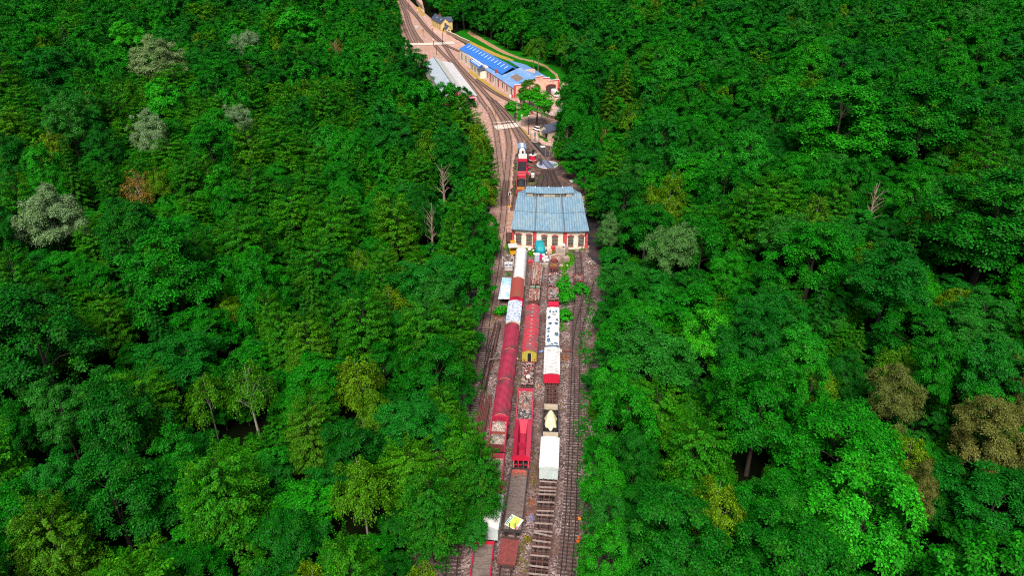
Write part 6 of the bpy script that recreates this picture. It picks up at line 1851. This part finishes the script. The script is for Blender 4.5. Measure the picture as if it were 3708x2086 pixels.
for z0 in (0.6, 1.8): b = MB(); b.tube((0, 0, z0), (0, 0, z0 + 0.6), 0.118, n=8); b.build('red_band', M_redwhite, t)
box_on(1867, 428, 1.1, 0.9, 2.0, 'equipment_cabinet', M_greyfr, "dark equipment cabinet next to the crossing barrier", "cabinet", 0.2, top=M_black)
t = post(1937, 516, 4.0, 'water_crane', surf("crane_blue", (0.20, 0.29, 0.36), rough=0.6), "blue-grey water crane with white spout at the bend of the lane", "water crane", 0.22, parts=[('valve_box', 'box', (0, 0, 3.2), (0.6, 0.6, 1.2), surf("crane_teal", (0.12, 0.24, 0.30))), ('counterweight', 'box', (-1.0, 0.3, 3.9), (0.5, 0.3, 0.5), M_white)])
b = MB(); b.bar((-1.2, 0.3, 3.9), (0.1, 0, 3.7), 0.12); b.build('arm', M_white, t)
post(1845, 748, 3.6, 'ground_signal', M_greyfr, "trackside signal with black lamp on a white-edged board left of the shed", "signal", 0.08, parts=[('board', 'box', (0, 0, 3.9), (0.72, 0.1, 1.0), M_white), ('lamp_face', 'box', (0, -0.07, 3.9), (0.5, 0.06, 0.8), M_black), ('yellow_base', 'box', (0, -0.1, 0.15), (0.9, 0.7, 0.3), M_yellow)])
post(1570, 165, 9.5, 'telegraph_pole', M_rustdark, "left one of two tall poles flanking the far road crossing", "pole", 0.16, parts=[('box', 'box', (0, -0.2, 3.5), (0.5, 0.3, 0.9), M_white), ('cross_arm', 'box', (0, 0, 9.0), (1.6, 0.14, 0.14), M_rustdark)])
post(1604, 170, 9.5, 'telegraph_pole', M_rustdark, "right one of two tall poles flanking the far road crossing", "pole", 0.16, parts=[('box', 'box', (0, -0.2, 3.0), (0.5, 0.3, 0.9), M_black), ('cross_arm', 'box', (0, 0, 9.0), (1.6, 0.14, 0.14), M_rustdark)])
post(1514, 67, 5.5, 'signal_post', M_black, "white-headed signal post by the verge at the top of the tracks", "signal", 0.12, parts=[('head', 'box', (0, 0, 5.4), (0.6, 0.3, 0.9), M_white)])
post(1482, 25, 8.0, 'telegraph_pole', M_rustdark, "dark pole between the tracks at the very top of the photo", "pole", 0.14)
post(1482, 57, 8.0, 'telegraph_pole', M_rustdark, "dark pole between the far tracks, next one nearer", "pole", 0.14)
post(1533, 133, 4.0, 'signal_post', M_greyfr, "low bluish signal post in the pale gravel before the far crossing", "signal", 0.12, parts=[('head', 'box', (0, 0, 3.8), (0.6, 0.3, 0.9), M_greyfr)])
post(1581, 200, 5.0, 'marker_post', M_black, "leaning pole at the end of the grey-roofed shed", "pole", 0.12)
post(1794, 423, 2.6, 'marker_post', M_rustdark, "thin brown post between the tracks in front of the crossing", "post", 0.08)
for i, (px, py, h, dx) in enumerate([(1974, 570, 6.0, 0.2), (1988, 568, 6.2, 0.8), (1992, 565, 6.0, 1.2), (2002, 562, 6.4, 1.8)]):
    x, y = xy(px, py); b = MB(); b.tube((0, 0, 0), (dx, 0.6, h), 0.07, 0.04, n=6); single(b, 'bare_pole', M_barkpale, ["bare leaning stick beside the white box behind the turntable", "bare leaning stick behind the turntable, second from the left", "bare leaning stick behind the turntable, third from the left", "bare leaning stick behind the turntable, the most slanted"][i], "stick", x, y)
box_on(1965, 538, 1.5, 1.0, 0.9, 'storage_box', M_white, "white box near the leaning sticks behind the turntable", "box", 0.1, top=M_white)
box_on(1944, 523, 1.6, 0.8, 0.35, 'trough', M_glaze, "low pale trough at the foot of the lamp post by the bend", "trough", 0.1)
box_on(1913, 628, 1.6, 1.4, 0.6, 'steel_crate', M_steel, "grey steel crate in front of the little digger", "crate", 0.1)
box_on(1912, 586, 1.1, 0.9, 1.0, 'drum_box', M_black, "black box to the left of the red tank's foot", "box", 0.1)
box_on(1933, 592, 1.0, 0.9, 1.0, 'iron_box', M_rust, "rusty iron box between the red tank and the turntable", "box", 0.3)
box_on(1946, 560, 1.8, 1.2, 0.5, 'pallet_stack', M_oldplank, "pale pallet stack between the red tank and the dark platform", "pallets", 0.4)
box_on(2073, 627, 1.3, 2.2, 0.5, 'metal_frame', M_steel, "white metal frame lying at the wood edge right of the turntable", "frame", 0.5)
box_on(2078, 655, 2.6, 2.0, 0.12, 'steel_sheet', M_greyroof, "grey steel sheet lying at the wood edge behind the shed", "sheet", 0.3)
box_on(2060, 617, 3.0, 0.4, 0.4, 'timber_baulk', M_rustdark, "dark timber baulk near the white metal frame", "timber", -0.1)
box_on(1530, 97, 1.8, 2.2, 1.0, 'handcart', M_white, "small white-topped cart on the pale gravel between far tracks", "cart", 0.3, top=M_white) if False else None
box_on(1508, 100, 2.2, 1.8, 1.1, 'utility_box', M_glaze, "small pale cabin-like box on the gravel among the far tracks", "box", 0.3, top=M_white)
# fences
def fence(label, pts, h, mat1, mat2, name='panel_fence'):
    t = thing(name, label, 'fence', (*xy(*pts[0]), 0)); o = Vector(t.location)
    ps = [Vector((*xy(*p), 0)) - o for p in pts]
    for i in range(len(ps) - 1):
        n = max(2, int((ps[i + 1] - ps[i]).length / 1.3))
        for k in range(n):
            a = ps[i].lerp(ps[i + 1], k / n); c = ps[i].lerp(ps[i + 1], (k + 0.9) / n)
            b = MB(); b.bar(a + Vector((0, 0, h * 0.55)), c + Vector((0, 0, h * 0.55)), 0.07, h * 0.9); b.build('panel', mat1 if k % 2 else mat2, t)
        b = MB(); b.tube(ps[i], ps[i] + Vector((0, 0, h + 0.1)), 0.07, n=6); b.build('post', mat2, t)
    b = MB(); b.tube(ps[-1], ps[-1] + Vector((0, 0, h + 0.1)), 0.07, n=6); b.build('post', mat2, t)
    return t


fence("white and red panel fence along the lawn below the spreading maple", [(1896, 403), (1912, 409), (1930, 415)], 1.3, M_brick, M_wallwhite)
fence("white and red panel fence between the end wall door and the maple", [(1876, 370), (1890, 374), (1909, 382)], 1.3, M_brick, M_wallwhite)
fence("small white and red gate panel at the corner of the blue-roofed works", [(1845, 353), (1859, 354)], 1.4, M_brick, M_wallwhite)
fence("white railing beside the grey-roofed shed's red gable", [(1738, 385), (1745, 400)], 1.5, M_white, M_white, 'railing')
fence("dark wooden railing in front of the end wall under the maple", [(1880, 360), (1912, 352)], 1.0, M_rustdark, M_rustdark, 'railing')
for i, (px, py) in enumerate([(1961, 427), (1965, 425), (1995, 416), (2000, 413)]):
    x, y = xy(px, py); b = MB(); b.box(-0.15, 0.15, -0.15, 0.15, 0, 1.1); single(b, 'bollard', M_white, ["pair of white bollards by the maple's trunk", "pair of white bollards by the maple's trunk", "pair of white bollards at the forecourt track end", "pair of white bollards at the forecourt track end"][i], "bollard", x, y, group=["bollards by the maple", "bollards at the track end"][i // 2])
b = MB()
for i in range(3): b.box(-1.9, 1.9, -0.3 + 0.2 * i, -0.14 + 0.2 * i, 0.42, 0.48)
t = thing('bench', "long brown bench in front of the cream hut", 'bench', (*xy(1968, 499), 0), R(-52)); b.build('seat', M_rustdark, t)
for y in (-1.6, 0, 1.6): b = MB(); b.box(y - 0.08, y + 0.08, -0.3, 0.26, 0, 0.42); b.build('leg', M_rustdark, t)

# vehicles
M_carwhite = surf("car_white", (0.80, 0.80, 0.80), (0.7, 0.7, 0.7), 1, 0.3, rough=0.3, spec=0.5)
M_carblue = surf("car_blue", (0.03, 0.07, 0.30), (0.05, 0.1, 0.35), 1, 0.3, rough=0.3, spec=0.5)


def car(label, x, y, rz, paint):
    t = thing('parked_car', label, 'car', (x, y, 0), rz)
    lower = [(-0.85, 0.3), (0.85, 0.3), (0.88, 0.6), (0.80, 0.88), (-0.80, 0.88), (-0.88, 0.6)]
    b = MB(); sec = [(-2.05, 0.86, 0.92), (-1.9, 0.95, 1.0), (-0.8, 1.0, 1.0), (1.0, 1.0, 1.02), (1.95, 0.95, 0.98), (2.1, 0.85, 0.9)]
    vs = []
    for yy, sx, sz in sec: vs += [(px_ * sx, yy, pz * sz) for px_, pz in lower]
    fs = [(i * 6 + j, i * 6 + (j + 1) % 6, i * 6 + 6 + (j + 1) % 6, i * 6 + 6 + j) for i in range(5) for j in range(6)] + [tuple(range(6)), tuple(reversed(range(30, 36)))]
    b.add(vs, fs, 0, True); b.build('body', paint, t)
    b = MB(); vs = [(-.74, -0.95, .86), (.74, -0.95, .86), (.74, 1.75, .88), (-.74, 1.75, .88), (-.58, -0.25, 1.40), (.58, -0.25, 1.40), (.58, 1.2, 1.42), (-.58, 1.2, 1.42)]
    b.add(vs, [(0, 1, 5, 4), (1, 2, 6, 5), (2, 3, 7, 6), (3, 0, 4, 7)]); b.build('windows', M_glassdk, t)
    b = MB(); b.box(-.58, .58, -0.25, 1.2, 1.40, 1.46); b.build('roof', paint, t)
    for yy in (-1.3, 1.3):
        for s in (-1, 1): b = MB(); b.tube((s * .70, yy, .32), (s * .90, yy, .32), .32, n=14); b.build('wheel', M_black, t)
    for s in (-1, 1): b = MB(); b.cbox((s * .58, -2.0, .68), (.3, .12, .14)); b.build('headlight', M_glaze, t)
    return t


car("white car parked beside the cream hut", *xy(1948, 472), R(40), M_carwhite)
car("blue car half hidden among the spruces behind the dry thicket", *xy(2190, 448), R(70), M_carblue)
cv = thing('caravan', "white caravan parked at the right end of the blue-roofed works", 'caravan', (*xy(2010, 347), 0), R(15))
b = MB(); b.prism([(-1.1, 0.5), (1.1, 0.5), (1.15, 1.4), (1.0, 2.45), (0.8, 2.6), (-0.8, 2.6), (-1.0, 2.45), (-1.15, 1.4)][::-1][::-1], -2.6, 2.6); b.build('body', M_carwhite, cv)
b = MB(); b.box(-0.8, 0.8, -2.63, -2.6, 1.5, 2.1); b.build('window', M_glassdk, cv)
for s in (-1, 1): b = MB(); b.tube((s * 0.9, 0.2, 0.33), (s * 1.08, 0.2, 0.33), 0.33, n=12); b.build('wheel', M_black, cv)
van('V1', "old goods van with rounded white roof under the weeping birches", (2022, 404), (2034, 384), 3.4, 2.6, M_white, M_cream, M_cream, name='goods_van', arch=0.7)
van('V2', "dark goods van with white roof behind the old rounded van", (2044, 378), (2052, 366), 3.2, 2.5, M_white, M_greyfr, M_greyfr, name='goods_van', arch=0.3)

# ---------------------------------------------------------------- in front of the shed
ld = thing('forklift', "yellow loader with flat grey roof beside the white tarpaulin wagon", 'loader', (*xy(1857, 920), 0), R(5))
b = MB(); b.box(-0.85, 0.85, -1.2, 1.2, 0.45, 1.1); b.box(-0.8, 0.8, 0.5, 1.6, 1.1, 1.7); b.build('body', M_yellow, ld)
for x in (-0.8, 0.8):
    for y in (-1.1, 0.6): b = MB(); b.box(x - .06, x + .06, y - .06, y + .06, 1.1, 2.5); b.build('roof_post', M_yellow, ld)
b = MB(); b.box(-1.15, 1.15, -1.5, 0.9, 2.5, 2.6); b.build('cab_roof', M_greyroof, ld)
b = MB(); b.box(-0.5, 0.7, 1.2, 1.8, 2.3, 3.0); b.build('beacon_box', M_yellow, ld)
for x in (-0.85, 0.85):
    for y in (-0.9, 1.0): b = MB(); b.tube((x - .12, y, .45), (x + .12, y, .45), .45, n=14); b.build('wheel', M_black, ld)
for i, px in enumerate((1834.5, 1848.5)):
    t = box_on(px, 976, 0.92, 0.9, 1.75, 'pump_cabinet', M_white, ["left of two white cabinets standing side by side left of the tarpaulin wagon", "right of two white cabinets standing side by side left of the tarpaulin wagon"][i], "cabinet", 0.0, top=M_white)
    b = MB(); b.box(-0.3, 0.3, -0.47, -0.452, 1.3, 1.6); b.build('label_panel', M_carblue, t)
    b = MB()
    for k in range(4): b.box(-0.35, 0.35, -0.465, -0.453, 0.3 + 0.2 * k, 0.36 + 0.2 * k)
    b.build('grille', M_greyfr, t)
    b = MB(); b.cbox((0, 0, 1.815), (0.5, 0.5, 0.006)); b.build('top_label', M_glaze, t)
fr_ = thing('pipe_frame', "white pipe frame with crossed braces behind the two white cabinets", 'frame', (*xy(1840, 962), 0))
for x in (-1.3, 1.3): b = MB(); b.tube((x, 0, 0), (x, 0, 2.6), 0.07, n=6); b.build('upright', M_white, fr_)
b = MB(); b.bar((-1.3, 0, 2.4), (0.0, 0, 1.0), 0.07); b.bar((1.3, 0, 2.4), (0, 0, 1.0), 0.07); b.build('brace', M_white, fr_)
scrap("heap of white-edged junk between the loader and the white cabinets", Matrix.Translation((*xy(1845, 938), 0)), 60, 1.0, 1.1, 0.1, 1.1, 61, 1.3, weights=(2, 2, 2, 2, 5, 1), name='junk_heap')
tl = thing('covered_machine', "machine wrapped in bright teal tarpaulin against the shed wall", 'tarpaulin', (*xy(1954, 917), 0), R(6))
g = np.random.default_rng(5); b = MB(); n = 22; m = 12; vs = []
for j in range(m + 1):
    f = j / m
    for i in range(n):
        a = 2 * PI * i / n; sq = max(abs(math.cos(a)), abs(math.sin(a))) ** -0.7
        r = (0.35 + 0.65 * min(1, f * 1.9)) * sq * (1 + 0.05 * math.sin(a * 9) * f)
        vs.append((1.25 * r * math.cos(a) + g.uniform(-.04, .04), 2.3 * r * math.sin(a), 3.0 - 0.35 * f - 2.3 * max(0, f - 0.35) ** 0.9 - 0.5 * max(0, -math.sin(a)) * min(1, f * 2) + g.uniform(-.04, .04)))
b.add(vs, [(j * n + i, (j + 1) * n + i, (j + 1) * n + (i + 1) % n, j * n + (i + 1) % n) for j in range(m) for i in range(n)] + [tuple(range(n))], 0, True)
b.build('cover', surf("teal_tarpaulin", (0.012, 0.30, 0.36), (0.02, 0.42, 0.46), 0.9, 0.7, fine=2, rough=0.5), tl)
for i, (x, y) in enumerate([(-1.55, -1.0), (1.55, -0.9), (-1.5, 0.8), (1.5, 0.9)]):
    b = MB(); b.blob((x, y, 0.45), (0.25, 0.25, 0.3), i, 0.1); b.build('weight_bag', M_white, tl)
for y in (-1.0, 0.9): b = MB(); b.bar((-1.35, y, 2.2), (0, y, 2.95), 0.06); b.bar((0, y, 2.95), (1.35, y, 2.2), 0.06); b.build('strap', M_canvas, tl)
box_on(1944, 945, 1.2, 0.9, 1.9, 'white_cabinet', M_glaze, "upright pale cabinet below the teal tarpaulin", "cabinet", 0.02, top=M_white)


def bags(px, py, n, mat, name, label, cat, seed, spread=0.8, r=0.42, hz=0.3):
    x, y = xy(px, py); rr = random.Random(seed); b = MB()
    for i in range(n): b.blob((rr.uniform(-spread, spread) * .6, rr.uniform(-spread, spread), hz + rr.uniform(0, .7) * (i > n / 2)), (r * rr.uniform(.7, 1.2), r * rr.uniform(.7, 1.2), r * .8), seed * 50 + i, 0.2, 0, 8, 5)
    return tag(put(b.build(name, mat), x, y), label, cat, None, 'stuff' if n > 6 else None)


bags(1959, 936, 9, M_magenta, 'bag_heap', "heap of crimson plastic bags next to the pale cabinet", "bags", 71)
bags(1975, 942, 10, M_white, 'bag_heap', "heap of white sacks right of the crimson bags", "bags", 72, 1.1)
bags(1917, 908, 3, M_white, 'sack', "white sack between the tarpaulin wagon and the shed wall", "sack", 73, 0.3)


def stack(px, py, w, d, h, mat, label, name='pallet_stack', cat='stack', rz=0.0, layers=5):
    x, y = xy(px, py); t = thing(name, label, cat, (x, y, 0), rz); rr = random.Random(int(px * 3 + py))
    b = MB()
    for k in range(layers):
        z0 = 0.14 + (h - 0.14) * k / layers
        for i in range(4):
            for j in range(3): b.box(-w / 2 + w * i / 4 + .015, -w / 2 + w * (i + 1) / 4 - .015, -d / 2 + d * j / 3 + .015, -d / 2 + d * (j + 1) / 3 - .015, z0 + 0.01, z0 + (h - .14) / layers + rr.uniform(-.06, .0))
    b.build('blocks', mat, t)
    b = MB()
    for i in range(4): b.box(-w / 2, w / 2, -d / 2 + d * i / 4, -d / 2 + d * (i + .6) / 4, 0.08, 0.13)
    for x_ in (-w / 2 + .05, 0, w / 2 - .05): b.box(x_ - .05, x_ + .05, -d / 2, d / 2, 0, 0.079)
    b.build('pallet', M_oldplank, t)
    return t


M_stone1 = surf("stacked_stone", (0.50, 0.42, 0.35), (0.30, 0.24, 0.20), 2.5, 0.7, rough=0.9)
M_stone2 = surf("stacked_slab", (0.44, 0.32, 0.27), (0.28, 0.2, 0.17), 2.5, 0.7, rough=0.9)
stack(2003, 909, 1.2, 1.1, 1.3, M_redtrim, "stack of red roof tiles against the shed wall below the fourth window")
stack(1989, 916, 1.2, 1.0, 0.9, M_wallpeach, "low stack of pink tiles in front of the red tile stack")
stack(2020, 915, 1.3, 1.2, 1.7, M_stone1, "tall grey stone stack against the wall, leftmost of the grey ones")
stack(2037, 918, 1.3, 1.2, 1.5, M_stone1, "grey stone stack topped with pale sacks beside the shed's red pier")
stack(2049, 911, 1.2, 1.2, 1.4, M_stone2, "brownish slab stack against the wall, rightmost")
stack(2036, 936, 1.2, 1.2, 1.3, M_stone2, "brownish slab stack in the middle of the stone stacks, in front")
stack(2049, 946, 1.5, 1.4, 1.2, M_stone2, "leaning slab stack at the right front of the stone stacks", rz=0.4)
stack(1921, 956, 1.1, 1.0, 1.0, M_redtrim, "small red tile stack between the tarpaulin wagon and the rods")
stack(1976, 966, 1.2, 1.1, 0.9, M_stone1, "low beige brick stack right of the rod wagon's far end")
bags(2036, 912, 5, M_whitedirty, 'sack_pile', "pale sacks dumped on the grey stone stacks", "sacks", 74, 0.9, 0.35, 1.7)
rb = MB(); rr = random.Random(15)
for i in range(170):
    x = rr.gauss(0, 0.9); y = rr.gauss(0, 0.9); rb.cbox((x, y, 0.1 + max(0, 0.9 - 0.5 * math.hypot(x, y)) * rr.random()), (rr.uniform(.2, .55), rr.uniform(.15, .4), rr.uniform(.1, .25)), rr.choice((0, 4, 5, 0)), rr.uniform(0, 3), rr.uniform(-.5, .5))
o = rb.build('rubble_heap', M_scrap); put(o, *xy(2010, 934)); tag(o, "wide heap of broken pale stone between the teal cover and the slab stacks", "rubble", None, 'stuff')
rb = MB()
for i in range(30): rb.cbox((rr.gauss(0, 0.8), rr.gauss(0, 0.5), rr.uniform(.05, .4)), (rr.uniform(.2, .5), rr.uniform(.2, .4), .2), rr.choice((0, 4, 5)), rr.uniform(0, 3))
o = rb.build('rubble_heap', M_scrap); put(o, *xy(2030, 965)); tag(o, "small scatter of pale blocks at the grass edge right of the bogie frame", "rubble", None, 'stuff')
# corrugated sheet lean-to
ls_ = thing('sheet_shelter', "white and pale blue corrugated sheet shelter leaning by the red-roofed van", 'shelter', (0, 0, 0))
c = [P(1819, 1005, 1.9), P(1852, 1007, 2.1), P(1846, 1083, 2.1), P(1804, 1082, 1.9)]; ctr = sum(c, Vector()) / 4; ctr.z = 0; ls_.location = ctr
b = MB(); poly_slab(b, [p - ctr for p in (c[3], c[2], c[1], c[0])], 0.06); sh_ = b.build('sheet_roof', ribbed("blue_white_sheet", (0.74, 0.82, 0.86), (0.28, 0.55, 0.75), 0.85, 1.05, 0.9, 'Y', 0.9, 0.35), ls_)
for p in c: q = (p - ctr) * 0.95; b = MB(); b.tube((q.x, q.y, 0), (q.x, q.y, p.z - 0.08), 0.06, n=6); b.build('post', M_oldplank, ls_)
box_on(1818, 1083, 1.4, 0.9, 0.8, 'crate', M_oldplank, "broken pale crate at the near corner of the sheet shelter", "crate", 0.4)
# pile of old rails beside the left siding
rp = MB(); rr = random.Random(77)
line = [Vector(p) for p in ((-2.9, 131), (-3.9, 122.5), (-4.5, 116), (-5.3, 109), (-6.2, 104))]
for i in range(34):
    k = rr.randrange(0, 3); a = line[k]; c_ = line[k + 1 + (rr.random() < .5)]
    off = rr.uniform(-0.9, 1.0); z = 0.15 + (1 - abs(off)) * rr.uniform(0, 0.9)
    rp.bar((a.x + off * .8, a.y + rr.uniform(-1, 1), z), (c_.x + off + rr.uniform(-.15, .15), c_.y + rr.uniform(-1, 1), z), 0.09, 0.14, rr.choice((0, 0, 1)))
o = rp.build('rail_pile', [M_rustdark, M_black]); tag(o, "long dark pile of old rails left of the crimson vans, upper part", "rails", None, 'stuff')
rp = MB()
for i in range(26):
    off = rr.uniform(-1.1, 1.2); z = 0.15 + (1 - abs(off) / 1.3) * rr.uniform(0, 0.8); y0 = rr.uniform(-9, -6); y1 = rr.uniform(6, 9)
    rp.bar((off + y0 * .085, y0, z), (off + y1 * .085, y1, z), 0.10, 0.15, rr.choice((0, 0, 1, 2)))
o = rp.build('rail_pile', [M_rustdark, M_black, M_rust]); put(o, -5.4, 98.5); tag(o, "lower bundle of rust-brown rails beside the last crimson van and the gravel wagon", "rails", None, 'stuff')
for i, (px, py, rz) in enumerate([(1793, 1362, 0.1), (1796, 1300, 1.2), (1789, 1315, 0.2)]):
    x, y = xy(px, py); b = MB(); b.box(-0.9, 0.9, -0.1, 0.1, 0.9, 1.1)
    single(b, 'timber_block', M_plank, ["grey timber block lying across the rail pile", "short slat lying askew on the rail pile", "second timber lying across the upper rail pile"][i], "timber", x, y, rz)
# litter on the ground
bags(1872, 1302, 3, M_white, 'litter_bag', "black and white rubbish bag by the middle crimson van", "bag", 81, 0.4, 0.28, 0.2)
bags(1960, 1275, 3, surf("blue_plastic", (0.20, 0.30, 0.55), rough=0.5), 'litter_bag', "pale blue plastic bag on the gravel right of the red coach", "bag", 82, 0.6, 0.25, 0.1)
x, y = xy(2058, 1275); b = MB(); b.bar((-1.4, 0, 0.3), (1.1, -0.1, 0.3), 0.12, 0.14)
t = thing('point_lever', "white-ended point lever lying beside the right siding track", 'lever', (x, y, 0)); b.build('bar', M_rust, t); b = MB(); b.cbox((-1.5, 0, 0.3), (0.35, 0.5, 0.4)); b.build('weight', M_white, t)
box_on(1838, 1586, 0.5, 1.0, 0.4, 'dark_box', M_glassdk, "dark blue box on the ground beside the two-heap gravel wagon", "box", -0.4)
box_on(1925, 1876, 0.45, 1.6, 0.06, 'plastic_sheet', surf("violet_plastic", (0.18, 0.17, 0.32)), "violet plastic strip among rusty weeds left of the skeleton wagon", "sheet", 0.05)
bags(2098, 1882, 2, surf("orange_plastic", (0.75, 0.25, 0.05)), 'litter_bag', "small orange bag at the wood edge right of the tracks, upper", "bag", 83, 0.2, 0.25, 0.15)
bags(2094, 1962, 3, surf("deep_orange_plastic", (0.65, 0.14, 0.02)), 'litter_bag', "larger rust-orange bag at the wood edge right of the tracks, lower", "bag", 84, 0.3, 0.3, 0.2)
scrap("scatter of pale rubbish at the wood edge beside the lane right of the shed", Matrix.Translation((*xy(2142, 965), 0)), 40, 1.2, 2.2, 0.05, 0.8, 91, 1.0, weights=(3, 1, 3, 0, 4, 1), name='rubbish_heap')
fa = thing('flatbed_cart', "dark skeletal flat wagon end standing left of the shed", 'wagon', (*xy(1846, 872), 0), 0.0)
b = MB(); b.box(-1.0, 1.0, -2.8, 2.8, 1.0, 1.15); b.build('deck', M_rustdark, fa)
for x in (-0.9, 0.9):
    for y in (-2.6, 0, 2.6): b = MB(); b.box(x - .06, x + .06, y - .06, y + .06, 1.15, 2.3); b.build('stake', M_black, fa)
for y in (-1.6, 1.6): wheelset(y, fa)
